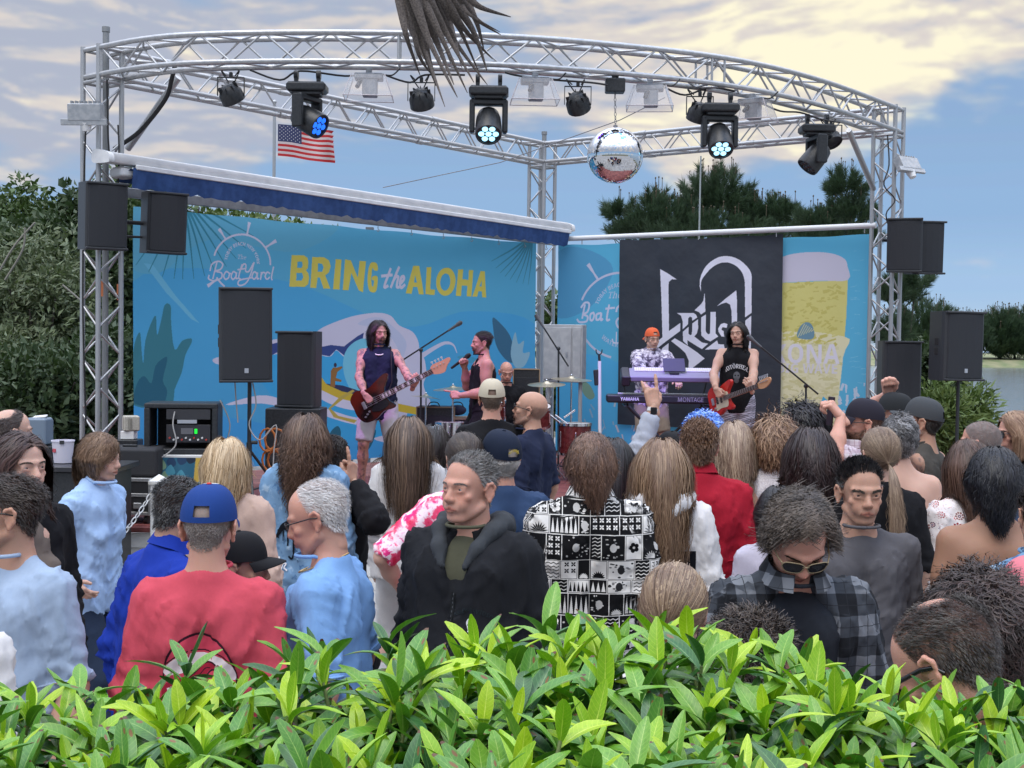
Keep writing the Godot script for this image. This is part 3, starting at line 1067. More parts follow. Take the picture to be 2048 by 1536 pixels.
	ink.poly(soft(B.call([900,190,895,130,860,108,825,125,805,200,800,300,815,380,850,405,890,385,900,252,850,250,846,285,864,290,858,340,846,345,838,290,842,200,850,165,865,190]),3),yel)
	var ring:=[]
	var hole:=[]
	for j in 28:
		var a:=TAU*j/28.0
		ring.append(1572+cos(a)*92-sin(a)*6)
		ring.append(303+sin(a)*138)
		hole.append(1566+cos(a)*46-sin(a)*4)
		hole.append(306+sin(a)*84)
	ink.poly(B.call(ring),yel)
	var mid:=Color8(86,171,210)
	for s in [hole,[122,105,165,105,172,140,160,165,118,165],[112,215,165,215,178,255,160,290,108,290],[322,120,360,125,375,160,360,205,318,200],[1268,235,1285,310,1258,310],[1915,290,1912,350,1890,350]]:
		ink.poly(B.call(s),mid)
	for s in [[1030,172,1000,250,972,325,970,356,1002,340],[938,246,1045,234],[1116,158,1080,240,1032,356],[1048,312,1080,258,1108,252,1098,310,1094,350,1116,355],[1132,318,1162,280,1160,248,1138,262,1126,320,1138,360,1172,330]]:
		ink.line(curve2(Array(B.call(s)),5),8.5,lilac)
	ship_wheel(b,lilac,100,350,3.413,1310,598,196,5.0,-1.30,1.62)
	ship_wheel(b,lilac,100,350,3.413,1310,598,196,5.0,-2.5,-2.1)
	script_words(b,lilac,100,350,3.413,4.2)
	var tip: PackedVector2Array=measured(b,[1315,598,1315,545],100,350,3.413)
	ink.text("TOBAY BEACH NEW YORK",tip[0],9.0,lilac,font("Droid Sans Bold"),1.0,.0,50.0,.05)
	ink.text("The",tip[1]+Vector2(0,4),11.0,lilac,font("Droid Serif"),1.0,.2)
	var big:=thing("stage_banner","wide blue wave banner reading BRING the ALOHA on the left wall","banner")
	var m1:=print_mat("banner_print",ink.tex(),.62,.9)
	m1.normal_enabled=true
	m1.normal_texture=noise_tex("crease",.012,5,256,true,3.0)
	m1.normal_scale=.25
	put(banner_mesh(b,.0,.018),"cloth",m1,big)
	# the pole over the right wall
	var alu: Material=mats["awning_white"]
	var pr:=thing("banner_pole","white pole above the black banner on the right wall","pole")
	var p0:=at(1096,490,16.75)
	var p1:=at(1752,452,14.2)
	p0.y=3.44; p1.y=3.44
	rod(p0,p1,.032,"tube",alu,pr)
	for s: float in [.02,.12,.26,.5,.73,.97]:
		var h:=p0.lerp(p1,s)
		wire(PackedVector3Array([h,h+Vector3(0,-.08,.01)]),.006,"hook",mats["rail_grey"],pr)
	# right wall: blue banner behind,black band banner over it,beer print at the end
	var c:=banner_frame(1114,16.6,1736,14.42,3.36,.74,250.0,Color8(88,172,206))
	ink=c.ink
	W=ink.w
	H=ink.h
	ink.poly(curve2([Vector2(-10,H*.05),Vector2(W*.1,H*.02),Vector2(W*.2,H*.12),Vector2(W*.12,H*.3),Vector2(-10,H*.34)],5,true),Color8(84,152,190))
	ink.poly(curve2([Vector2(-10,H*.55),Vector2(W*.3,H*.62),Vector2(W*.3,H+10),Vector2(-10,H+10)],5,true),Color8(80,168,212))
	ship_wheel(c,Color8(190,190,212),1110,480,5.12,680,770,440,7.0,-1.2,.1)
	ship_wheel(c,Color8(190,190,212),1110,480,5.12,680,770,440,7.0,-2.9,-1.95)
	for s in [[262,690,300,640,345,650,330,730,285,760,330,780,320,830,250,840,222,810],[300,660,275,800],[395,740,360,760,360,815,385,815,400,770,390,740],[470,745,425,760,425,815,460,800,475,745,470,815,490,805],[555,660,530,810,560,810],[520,700,610,690],[680,650,640,690,630,730],[690,800,650,800,630,840,650,890,690,890]]:
		ink.line(curve2(Array(measured(c,s,1110,480,5.12)),5),6.5,Color8(196,198,220))
	var q2: PackedVector2Array=measured(c,[680,770,615,560,630,1000],1110,480,5.12)
	ink.text("TOBAY BEACH NEW YORK",q2[0],13.0,Color8(176,186,212),font("Droid Sans Bold"),1.0,.0,96.0,-.05)
	ink.text("WATERFRONT",q2[0],14.0,Color8(176,186,212),font("Droid Sans Bold"),1.0,.0,-92.0,PI+.1)
	ink.text("The",q2[1],20.0,Color8(190,194,216),font("Droid Serif"),1.0,.25)
	ink.line(measured(c,[630,940,630,1050],1110,480,5.12),4.0,lilac)
	ink.line(curve2(Array(measured(c,[588,1010,600,1045,630,1052,660,1045,675,1010],1110,480,5.12)),5),4.0,lilac)
	ink.poly(soft(measured(c,[335,915,380,935,410,1000,380,1020,340,980],1050,450,2.926)),Color8(120,150,130))
	# sand and foam at the foot
	var r2:=RandomNumberGenerator.new()
	r2.seed=5
	for j in 90:
		var o:=Vector2(r2.randf_range(0,W*.75),H*r2.randf_range(.74,1.0))
		ink.line(PackedVector2Array([o,o+Vector2(r2.randf_range(-14,14),r2.randf_range(8,30))]),r2.randf_range(2,7),Color8(130,170,196).lerp(Color8(196,190,200),r2.randf()))
	# glass of beer
	var G:=func(p: Array)->PackedVector2Array: return measured(c,p,1560,480,3.839)
	ink.poly(G.call([-120,330,518,306,505,600,482,900,440,1300,400,1700,-120,1700]),Color8(206,198,122))
	ink.poly(soft(G.call([-120,780,490,740,482,900,440,1300,400,1700,-120,1700])),Color8(218,212,174))
	for j in 620:
		var u:=r2.randf()
		var v:=r2.randf()
		var o: Vector2=G.call([lerpf(20,470-v*80,u),lerpf(330,1500,v)])[0]
		var pale:=Color8(204,196,118) if r2.randf()<.6 else Color8(174,162,74)
		if v>.4:
			pale=Color8(216,211,176) if r2.randf()<.6 else Color8(196,190,138)
		ink.line(PackedVector2Array([o,o+Vector2(r2.randf_range(4,22),r2.randf_range(-8,6))]),r2.randf_range(3,10),pale.lerp(Color8(206,198,122) if v<.4 else Color8(206,200,152),.55))
	ink.poly(soft(G.call([-150,200,20,124,150,96,300,88,420,106,496,146,516,200,520,306,300,310,-150,318]),3),Color8(196,192,208))
	ink.poly(soft(G.call([135,745,150,670,200,628,245,650,265,720,240,760])),Color8(106,140,156))
	for j in 6:
		ink.line(G.call([140+j*20,740-j*8,190+j*14,640+j*9]),2.0,Color8(200,196,150))
	var w0: PackedVector2Array=G.call([245,832,260,965])
	ink.text("KONA",w0[0]+Vector2(-20,16),54.0,Color8(214,210,220),font("Droid Sans Bold"),1.0,.0,.0,.0,.95)
	ink.text("BIG WAVE",w0[1]+Vector2(-20,8),27.0,Color8(210,206,212),font("Droid Sans Bold"))
	ink.poly(G.call([330,1200,362,1230,350,1330,290,1400,295,1300]),Color8(74,168,206))
	for j in 26:
		var o: Vector2=G.call([r2.randf_range(525,640),r2.randf_range(60,1250)])[0]
		ink.line(PackedVector2Array([o,o+Vector2(r2.randf_range(6,24),r2.randf_range(-5,2))]),r2.randf_range(1,2),Color8(120,186,212))
	for j in 40:
		var o: Vector2=G.call([r2.randf_range(450,650),r2.randf_range(1080,1500)])[0]
		ink.line(PackedVector2Array([o,o+Vector2(r2.randf_range(-9,9),r2.randf_range(8,24))]),r2.randf_range(2,8),Color8(186,198,214))
	var rb:=thing("stage_banner","blue banner with a ship's wheel logo and a tall beer glass on the right wall","banner")
	put(banner_mesh(c,4.0,.016),"cloth",print_mat("beer_print",ink.tex(),.55,.8),rb)
	var d:=banner_frame(1243,16.1,1568,14.95,3.39,1.12,250.0,Color8(44,49,58))
	ink=d.ink
	var K:=func(p: Array)->PackedVector2Array: return measured(d,p,1290,490,5.908)
	var pale2:=Color8(212,212,226)
	for s in [[198,278,300,335,400,402,340,398,305,430,298,480,305,1010,440,915,440,1010,330,1090,230,1165,155,1225,150,1200,170,1130,225,1085,215,700,205,480],
			[300,1155,300,1300,225,1240,222,1215],[330,1130,375,1095,520,1180,640,1260,735,1335,590,1445,540,1445,540,1360,500,1270,430,1205],
			[395,795,595,795,628,815,645,850,585,890,580,850,555,840,535,860,535,930,470,990,470,900,450,830],
			[470,1020,540,960,540,1040,560,1060,580,1050,585,920,655,870,655,980,640,1040,610,1075,700,1145,775,1160,700,1225,640,1190,560,1140,525,1120,530,1180,475,1130],
			[730,550,736,660,740,780,690,815,660,785,610,765,690,690,715,650],[690,850,745,815,745,1020,775,1050,795,1040,797,785,862,782,862,1040,895,1075,800,1135,740,1110,690,1060],
			[1000,930,960,915,920,930,890,980,895,1020,930,1075,965,1080,960,1060,955,1010,935,1000,930,985,945,965,990,975],[735,1230,880,1120,895,1165,960,1170,970,1225],
			[870,720,980,625,1105,530,1112,640,1115,1240,1050,1240,1048,780,1030,700,985,675,930,690],
			[685,540,670,480,675,400,692,340,720,280,755,232,800,190,850,158,900,135,950,126,1000,125,1050,133,1100,150,1150,178,1190,210,1230,250,1260,290,1278,330,1285,370,1285,800,1210,850,1205,450,1200,410,1190,370,1175,330,1150,290,1118,256,1080,230,1040,212,1000,200,960,199,920,205,875,222,830,250,788,285,750,330,722,365,700,400,688,435,685,470],
			[1210,890,1282,830,1275,1120,1275,1230,1210,1260]]:
		ink.poly(K.call(s),pale2)
	var bb:=thing("band_banner","black hanging banner with the white blackletter KRUSH logo","banner")
	var off:=(d.e as Vector3).cross(Vector3.UP)
	if off.z<.0:
		off=-off
	d.o+=off*.06
	var bm:=print_mat("band_print",ink.tex(),.5,.0)
	bm.normal_enabled=true
	bm.normal_texture=noise_tex("crease",.012,5,256,true,3.0)
	bm.normal_scale=.5
	put(banner_mesh(d,9.0,.014),"cloth",bm,bb)
# lamps on the truss,mirror ball
func black_metal()->StandardMaterial3D:
	return mottle("black_metal",Color(.014,.016,.018),Color(.026,.028,.031),.05,3.0,.42,.03)
func glow(key: String,c: Color,e: float)->StandardMaterial3D:
	if mats.has(key):
		return mats[key]
	var m:=StandardMaterial3D.new()
	m.resource_name=key
	m.albedo_color=Color(.1,.1,.12)
	m.emission_enabled=true
	m.emission=c
	m.emission_energy_multiplier=e
	m.roughness=.2
	mats[key]=m
	return m
func moving_head(label: String,where: Vector3,scale: float,yoke: float,tilt: float,lit: StandardMaterial3D,c: Color,e: float)->void:
	# hangs from where; yoke turns about Y,head tilts about X (0=lens straight down,+ towards the camera)
	var t:=thing("moving_light",label,"stage light",where,"moving head lights on the curved truss")
	var bk:=black_metal()
	var s:=scale
	var k:=MB.new()
	k.box(Vector3(.30,.075,.20)*s,Vector3(0,-.10,0)*s,.02*s)
	k.box(Vector3(.22,.03,.15)*s,Vector3(0,-.145,0)*s,.012*s)
	put(k.mesh(),"base",bk,t)
	for x: int in [-1,1]:
		var cl:=MB.new()
		cl.box(Vector3(.03,.07,.045)*s,Vector3(x*.085,-.03,0)*s,.006*s)
		cl.tube(PackedVector3Array([Vector3(x*.085-.016,.0,0)*s,Vector3(x*.085+.016,.0,0)*s]),PackedFloat32Array([.036*s,.036*s]),10)
		put(cl.mesh(),"clamp",bk,t)
	var y:=Basis(Vector3.UP,yoke)
	for x: int in [-1,1]:
		var ar:=MB.new()
		ar.box(Vector3(.042,.25,.095)*s,Vector3(x*.125,-.285,0)*s,.018*s)
		put(ar.mesh(),"yoke_arm",bk,t,Transform3D(y,Vector3.ZERO))
	var br:=MB.new()
	br.box(Vector3(.29,.05,.095)*s,Vector3(0,-.178,0)*s,.018*s)
	put(br.mesh(),"yoke_bridge",bk,t,Transform3D(y,Vector3.ZERO))
	var hx:=Transform3D(y*Basis(Vector3.RIGHT,-tilt),Vector3(0,-.335,0)*s)
	var hd:=MB.new()
	hd.lathe(PackedVector2Array([Vector2(.0,.125),Vector2(.05,.122),Vector2(.082,.095),Vector2(.095,.04),Vector2(.100,-.03),Vector2(.102,-.12),Vector2(.098,-.135),Vector2(.088,-.135),Vector2(.086,-.122),Vector2(.0,-.122)]),24)
	hd.col=Color.WHITE
	var hm:=put(hd.mesh(),"head",bk,t,hx.scaled_local(Vector3.ONE*s))
	for j in 7:
		var p: Vector3=Vector3.ZERO if j==0 else Vector3(cos(TAU*j/6.0),0,sin(TAU*j/6.0))*.054
		var l:=MB.new()
		l.lathe(PackedVector2Array([Vector2(.0,-.014),Vector2(.014,-.011),Vector2(.022,-.004),Vector2(.024,.002)]),14)
		put(l.mesh(),"lens",lit if lit else mat("dead_lens",Color(.03,.03,.035),.15),hm,Transform3D(Basis(),p+Vector3(0,-.122,0)))
	if lit:
		var sp:=SpotLight3D.new()
		sp.name="beam"
		sp.light_color=c
		sp.light_energy=e
		sp.spot_angle=22.0
		sp.spot_range=30.0
		sp.spot_attenuation=2.0
		sp.light_size=.08
		sp.shadow_enabled=true
		t.add_child(sp)
		sp.transform=Transform3D(hx.basis*Basis(Vector3.RIGHT,-PI/2),hx*(Vector3(0,-.15,0)*s))
func par_can(label: String,where: Vector3,aim: Vector3,s: float,c:=Color.BLACK,e:=.0,wide:=30.0)->void:
	var t:=thing("par_light",label,"stage light",where,"small black wash lights on the curved truss")
	var bk:=black_metal()
	var k:=MB.new()
	for x: int in [-1,1]:
		k.box(Vector3(.006,.16,.03)*s,Vector3(x*.115,-.10,0)*s,.002)
	k.box(Vector3(.236,.006,.03)*s,Vector3(0,-.022,0)*s,.002)
	k.box(Vector3(.03,.05,.03)*s,Vector3(0,0,0),.006)
	put(k.mesh(),"bracket",bk,t)
	var y:=-aim.normalized()
	var x:=Vector3.RIGHT
	x=(x-y*x.dot(y)).normalized()
	var hx:=Transform3D(Basis(x,y,x.cross(y)),Vector3(0,-.165,0)*s)
	var h:=MB.new()
	h.lathe(PackedVector2Array([Vector2(.0,.085),Vector2(.062,.08),Vector2(.078,.055),Vector2(.104,.015),Vector2(.106,-.065),Vector2(.096,-.065),Vector2(.094,-.05),Vector2(.0,-.05)]),18)
	for j in 8:
		var a:=TAU*j/8.0
		h.xf=Transform3D(Basis(Vector3.UP,a),Vector3.ZERO)
		h.box(Vector3(.006,.07,.03),Vector3(0,.05,.075),.001)
	h.xf=Transform3D()
	var hm:=put(h.mesh(),"can",bk,t,hx.scaled_local(Vector3.ONE*s))
	var l:=MB.new()
	l.lathe(PackedVector2Array([Vector2(.0,-.056),Vector2(.094,-.052)]),18)
	var lit:=glow("par_glow"+c.to_html(),c,3.0) if e>.0 else mat("dead_lens",Color(.03,.03,.035),.15)
	put(l.mesh(),"lens",lit,hm)
	for q in [[-.05,.02],[.03,-.01]]:
		wire(curve([Vector3(q[0],.0,-.03)*s,Vector3(q[0]*2.0,.05,-.06)*s,Vector3(q[0]*.5,-.06,-.05)*s,Vector3(q[1],-.11,-.02)*s],5),.006,"lead",mats["cable"],t)
	if e>.0:
		var sp:=SpotLight3D.new()
		sp.name="beam"
		sp.light_color=c
		sp.light_energy=e
		sp.spot_angle=wide
		sp.spot_range=30.0
		sp.spot_attenuation=2.0
		sp.light_size=.1
		sp.shadow_enabled=true
		t.add_child(sp)
		sp.transform=Transform3D(hx.basis*Basis(Vector3.RIGHT,-PI/2),hx*(Vector3(0,-.075,0)*s))
func cover_box(label: String,where: Vector3,turn: float,lens_x: float)->void:
	# a pale effect box under a clear splayed rain cover
	var t:=thing("covered_light",label,"stage light",where,"pale effect boxes under clear rain covers")
	t.rotation.y=turn
	var clear:=StandardMaterial3D.new()
	if mats.has("clear_cover"):
		clear=mats["clear_cover"]
	else:
		clear.resource_name="clear_cover"
		clear.transparency=BaseMaterial3D.TRANSPARENCY_ALPHA
		clear.albedo_color=Color(.86,.84,.84,.16)
		clear.roughness=.2
		mats["clear_cover"]=clear
	var edge:=mat("cover_edge",Color(.55,.50,.52),.3)
	var grey:=mottle("effect_box",Color(.20,.22,.25),Color(.28,.30,.33),.03,2.0,.5)
	var a:=Vector3(.14,-.03,.11)
	var b:=Vector3(.205,-.215,.165)
	var c:=MB.new()
	for s in [[1,1,-1,1],[1,-1,-1,-1],[1,1,1,-1],[-1,1,-1,-1]]:
		c.quad(a*Vector3(s[0],1,s[1]),a*Vector3(s[2],1,s[3]),b*Vector3(s[2],1,s[3]),b*Vector3(s[0],1,s[1]))
	c.quad(a*Vector3(-1,1,-1),a*Vector3(1,1,-1),a*Vector3(1,1,1),a*Vector3(-1,1,1))
	put(c.mesh(),"rain_cover",clear,t)
	var e:=MB.new()
	e.wire(PackedVector3Array([b*Vector3(-1,1,-1),b*Vector3(1,1,-1),b,b*Vector3(-1,1,1),b*Vector3(-1,1,-1)]),.004,5)
	for s in [[1,1],[1,-1],[-1,1],[-1,-1]]:
		e.rod(a*Vector3(s[0],1,s[1]),b*Vector3(s[0],1,s[1]),.003,5)
	put(e.mesh(),"cover_edge",edge,t)
	var k:=MB.new()
	k.box(Vector3(.24,.05,.15),Vector3(0,-.035,0),.008)
	k.box(Vector3(.125,.15,.13),Vector3(.01,-.125,0),.008)
	put(k.mesh(),"housing",grey,t)
	var ln:=MB.new()
	ln.rod(Vector3(lens_x,-.085,.07),Vector3(lens_x-.02,-.14,.12),.019,12)
	put(ln.mesh(),"lens_barrel",black_metal(),t)
	var cl:=MB.new()
	cl.box(Vector3(.05,.06,.05),Vector3(0,.01,0),.006)
	put(cl.mesh(),"clamp",grey,t)
	wire(curve([Vector3(.12,-.02,.05),Vector3(.2,-.03,.08),Vector3(.26,.03,.05)],5),.007,"lead",mats["cable"],t)
func flood(label: String,where: Vector3,turn: float,tilt: float)->void:
	var t:=thing("floodlight",label,"floodlight",where,"silver floodlights on the truss towers")
	t.rotation=Vector3(tilt,turn,0)
	var g:=mottle("flood_grey",Color(.34,.36,.38),Color(.44,.45,.46),.03,2.0,.45,.0,.4)
	box(Vector3(.30,.15,.10),"housing",g,t,Vector3.ZERO,.008)
	box(Vector3(.41,.055,.03),"lip",g,t,Vector3(-.01,-.085,.03),.004)
	for j in 7:
		box(Vector3(.006,.03,.08),"fin",g,t,Vector3(-.12+j*.04,.085,0),.001)
	var k:=MB.new()
	k.lathe(PackedVector2Array([Vector2(.0,-.165),Vector2(.035,-.16),Vector2(.045,-.11),Vector2(.05,-.09)]),14)
	put(k.mesh(),"sensor",mat("white_plastic",Color(.75,.75,.74),.45),t)
func make_lights()->void:
	var lx:=func(px: float,py: float,d: float)->Vector3: return at(px,py,d)
	mat("cable",Color(.015,.015,.016),.6)
	moving_head("black moving head light glowing blue, above the striped flag",at(615,150,11.15),1.12,deg_to_rad(64),deg_to_rad(62),glow("glow_blue",Color(.10,.42,1.0),1.6),Color(.25,.5,1.0),6.0)
	moving_head("black moving head light with bright lenses beside the dry palm frond",at(978,158,11.15),1.12,.04,deg_to_rad(40),glow("glow_white",Color(.62,.88,1.0),2.2),Color(.75,.85,1.0),5.0)
	moving_head("black moving head light with bright lenses above the guitarist",at(1440,193,11.8),1.12,.06,deg_to_rad(38),glow("glow_white",Color(.62,.88,1.0),2.2),Color(.75,.85,1.0),5.0)
	moving_head("unlit moving head light turned away near the right tower",at(1634,236,12.9),1.12,deg_to_rad(100),deg_to_rad(-40),null,Color.BLACK,.0)
	var mag:=Color(.85,.25,1.0)
	par_can("small black wash light near the left tower, under the curved truss",at(462,150,11.3),at(765,780,13.1)-at(462,150,11.3),1.0,mag,7.0,16.0)
	par_can("small black wash light left of the dry palm frond",at(843,160,11.2),at(950,760,13.2)-at(843,160,11.2),1.0,mag,5.0,16.0)
	par_can("small black wash light between the palm frond and the mirror ball motor",at(1156,168,11.4),at(1320,770,14.2)-at(1156,168,11.4),1.0,Color(.5,.25,1.0),16.0,13.0)
	par_can("dark wash light tucked beside the moving light over the guitarist",at(1400,188,11.9),Vector3(-.2,-.9,-.5),1.05)
	par_can("small black wash light closest to the right tower",at(1662,246,13.1),Vector3(.3,-.8,.5),.95)
	cover_box("pale light box under a clear cover, leftmost of the four",at(738,146,11.1),.05,-.07)
	cover_box("pale light box under a clear cover, right of the palm frond",at(1070,154,11.25),.05,-.03)
	cover_box("pale light box under a clear cover, right of the mirror ball motor",at(1300,168,11.55),-.1,-.02)
	cover_box("pale light box under a clear cover, rightmost, near the unlit moving light",at(1505,196,12.2),-.5,-.02)
	flood("silver floodlight bracketed to the left tower",at(172,225,11.5),-.05,.1)
	flood("silver floodlight bracketed to the right tower, tilted",at(1815,330,14.0),.6,-.5)
	# cables strung along the bottom chord
	var ck:=thing("lighting_cable","black cable looped along the bottom of the curved truss","cable")
	for q in [[[500,140],[560,160],[600,142],[690,152],[740,146]],[[770,150],[820,165],[850,150],[930,150]],[[1010,145],[1040,152],[1110,160],[1180,165],[1215,170]],[[1330,175],[1370,190],[1420,175],[1470,182]],[[1520,205],[1560,222],[1600,225],[1640,238],[1680,245]]]:
		var p:=[]
		for w in q:
			p.append(at(w[0],w[1],11.25+maxf(.0,(w[0]-1200.0)/300.0)))
		wire(curve(p,5),.009,"cable_run",mats["cable"],ck)
	# mirror ball with its motor and chain
	var bt:=thing("ball_motor","black motor box holding the mirror ball chain","motor",at(1230,172,11.4))
	box(Vector3(.17,.12,.13),"box",black_metal(),bt,Vector3.ZERO,.01)
	box(Vector3(.06,.05,.04),"clamp",black_metal(),bt,Vector3(0,.075,0),.006)
	var bp:=at(1230,311,11.4)
	var mb:=thing("mirror_ball","large mirror ball hanging on a chain above the stage","mirror ball",bp)
	var R:=.243
	var core:=MB.new()
	core.ball(Vector3.ZERO,Vector3.ONE*(R-.006),24,36)
	put(core.mesh(),"core",mat("ball_core",Color(.3,.3,.32),.5),mb)
	var tl:=MB.new()
	var r3:=RandomNumberGenerator.new()
	r3.seed=12
	var rows:=62
	for j in rows:
		var th:=PI*(j+.5)/rows
		var cols:=maxi(4,int(round(TAU*sin(th)*R/.0122)))
		for q in cols:
			var ph:=TAU*(q+.5*(j % 2))/cols
			var nrm:=Vector3(sin(th)*sin(ph),cos(th),sin(th)*cos(ph))
			var tx:=Vector3(cos(ph),0,-sin(ph))
			var ty:=nrm.cross(tx).normalized()
			var tn:=(nrm+tx*r3.randf_range(-.012,.012)+ty*r3.randf_range(-.012,.012)).normalized()
			tx=(tx-tn*tx.dot(tn)).normalized()*.0057
			ty=tn.cross(tx).normalized()*.0059
			var o:=nrm*R
			tl.q4(tl.vert(o-tx-ty,tn),tl.vert(o+tx-ty,tn),tl.vert(o+tx+ty,tn),tl.vert(o-tx+ty,tn))
	var tiles:=put(tl.mesh(),"mirror_tiles",mat("mirror",Color(.82,.84,.86),.03,1.0),mb)
	tiles.set_meta("kind","stuff")
	var cap:=MB.new()
	cap.lathe(PackedVector2Array([Vector2(.0,R+.02),Vector2(.018,R+.018),Vector2(.02,R-.01)]),12)
	put(cap.mesh(),"hanger",mat("steel_wire",Color(.25,.25,.26),.4,.7),mb)
	var ch:=thing("ball_chain","thin steel chain between the motor box and the mirror ball","chain")
	var top:=at(1230,185,11.4)
	var low:=bp+Vector3(0,R+.02,0)
	var link:=MB.new()
	var ring:=[]
	for a in 9:
		ring.append(Vector3(cos(TAU*a/8.0)*.010,sin(TAU*a/8.0)*.018,0))
	link.wire(PackedVector3Array(ring),.003,5)
	var lm:=link.mesh()
	var n:=int((top.y-low.y)/.029)
	for a in n+1:
		put(lm,"link",mats["steel_wire"],ch,Transform3D(Basis(Vector3.UP,PI/2*(a % 2)+.4),top.lerp(low,float(a)/n)))
# loudspeakers and stage gear
func plastic()->StandardMaterial3D:
	return mottle("speaker_plastic",Color(.020,.022,.026),Color(.030,.032,.036),.12,6.0,.5,.05)
func grille()->StandardMaterial3D:
	if mats.has("grille"):
		return mats["grille"]
	var m:=mottle("grille",Color(.010,.012,.016),Color(.020,.022,.028),.3,9.0,.55,.12)
	return m
func speaker(called: String,label: String,where: Vector3,size: Vector3,turn: Vector3,badge: bool,group:="",back:=.33)->Node3D:
	# where: middle of the underside
	var t:=thing(called,label,"loudspeaker",where,group)
	t.rotation=turn
	var w:=size.x
	var h:=size.y
	var d:=size.z
	# trapezoid cabinet seen from above: narrower at the back
	var poly:=PackedVector2Array([Vector2(-w/2,.0),Vector2(-w/2,-.05),Vector2(-w*back,-d),Vector2(w*back,-d),Vector2(w/2,-.05),Vector2(w/2,.0),Vector2(w*.46,.018),Vector2(w*.25,.032),Vector2(0,.036),Vector2(-w*.25,.032),Vector2(-w*.46,.018)])
	var k:=MB.new()
	k.xf=Transform3D(Basis(Vector3(1,0,0),Vector3(0,0,1),Vector3(0,1,0)),Vector3.ZERO)
	k.slab(poly,h)
	put(k.mesh(),"cabinet",plastic(),t)
	var g:=MB.new()
	var pts:=PackedVector2Array([Vector2(-w*.45,.02),Vector2(w*.45,.02),Vector2(w*.43,.034),Vector2(w*.22,.047),Vector2(0,.051),Vector2(-w*.22,.047),Vector2(-w*.43,.034)])
	g.xf=Transform3D(Basis(Vector3(1,0,0),Vector3(0,0,1),Vector3(0,1,0)),Vector3(0,.03,0))
	g.slab(pts,h-.06)
	put(g.mesh(),"grille",grille(),t)
	for y: float in [.012,h-.012]:
		var r:=MB.new()
		r.box(Vector3(w*1.01,.022,.05),Vector3(0,y,.03),.008)
		put(r.mesh(),"rim",plastic(),t)
	if badge:
		box(Vector3(.034,.04,.006),"badge",mat("badge",Color(.45,.47,.5),.35,.5),t,Vector3(0,.10,.052),.001)
		for y: float in [h*.56,h*.42]:
			box(Vector3(.006,h*.10,.075),"handle_recess",mat("deep_black",Color(.004,.004,.005),.6),t,Vector3(-w*.455,y,-.13),.02,Vector3(0,.42,0))
	return t
func stand_pole(called: String,label: String,where: Vector3,h: float)->void:
	var t:=thing(called,label,"speaker stand",where)
	var bk:=black_metal()
	rod(Vector3(0,.35,0),Vector3(0,h,0),.0175,"pole",bk,t)
	rod(Vector3(0,.30,0),Vector3(0,h*.55,0),.024,"sleeve",bk,t)
	for a in 3:
		var q:=Vector3(sin(TAU*a/3.0+.3),0,cos(TAU*a/3.0+.3))
		rod(Vector3(0,.55,0)+q*.02,q*.48+Vector3(0,.015,0),.012,"leg",bk,t)
		rod(Vector3(0,.22,0)+q*.02,q*.26+Vector3(0,.26,0),.008,"strut",bk,t)
	var k:=MB.new()
	k.rod(Vector3(.02,h*.55,0),Vector3(.07,h*.55,0),.016,8)
	put(k.mesh(),"knob",bk,t)
func mic_stand(label: String,foot: Vector3,top: Vector3,tip: Vector3,tail: Vector3,mic: bool,col: Material)->void:
	var t:=thing("microphone_stand",label,"microphone stand",foot)
	var o:=foot
	rod(Vector3(0,.04,0),top-o,.011,"shaft",col,t)
	rod(tail-o,tip-o,.009,"boom",mat("boom_black",Color(.02,.02,.022),.4),t)
	var k:=MB.new()
	k.ball(top-o,Vector3.ONE*.024,8,10)
	put(k.mesh(),"clutch",black_metal(),t)
	for a in 3:
		var q:=Vector3(sin(TAU*a/3.0),0,cos(TAU*a/3.0))
		rod(Vector3(0,.10,0),q*.32+Vector3(0,.012,0),.008,"leg",black_metal(),t)
	if mic:
		var e:=(tip-tail).normalized()
		var m:=MB.new()
		m.tube(PackedVector3Array([tip-o,tip-o+e*.11,tip-o+e*.13,tip-o+e*.165,tip-o+e*.185]),PackedFloat32Array([.012,.017,.024,.026,.012]),12)
		put(m.mesh(),"microphone",mottle("mic_metal",Color(.10,.10,.11),Color(.16,.16,.17),.3,20.0,.4,.05,.5),t)
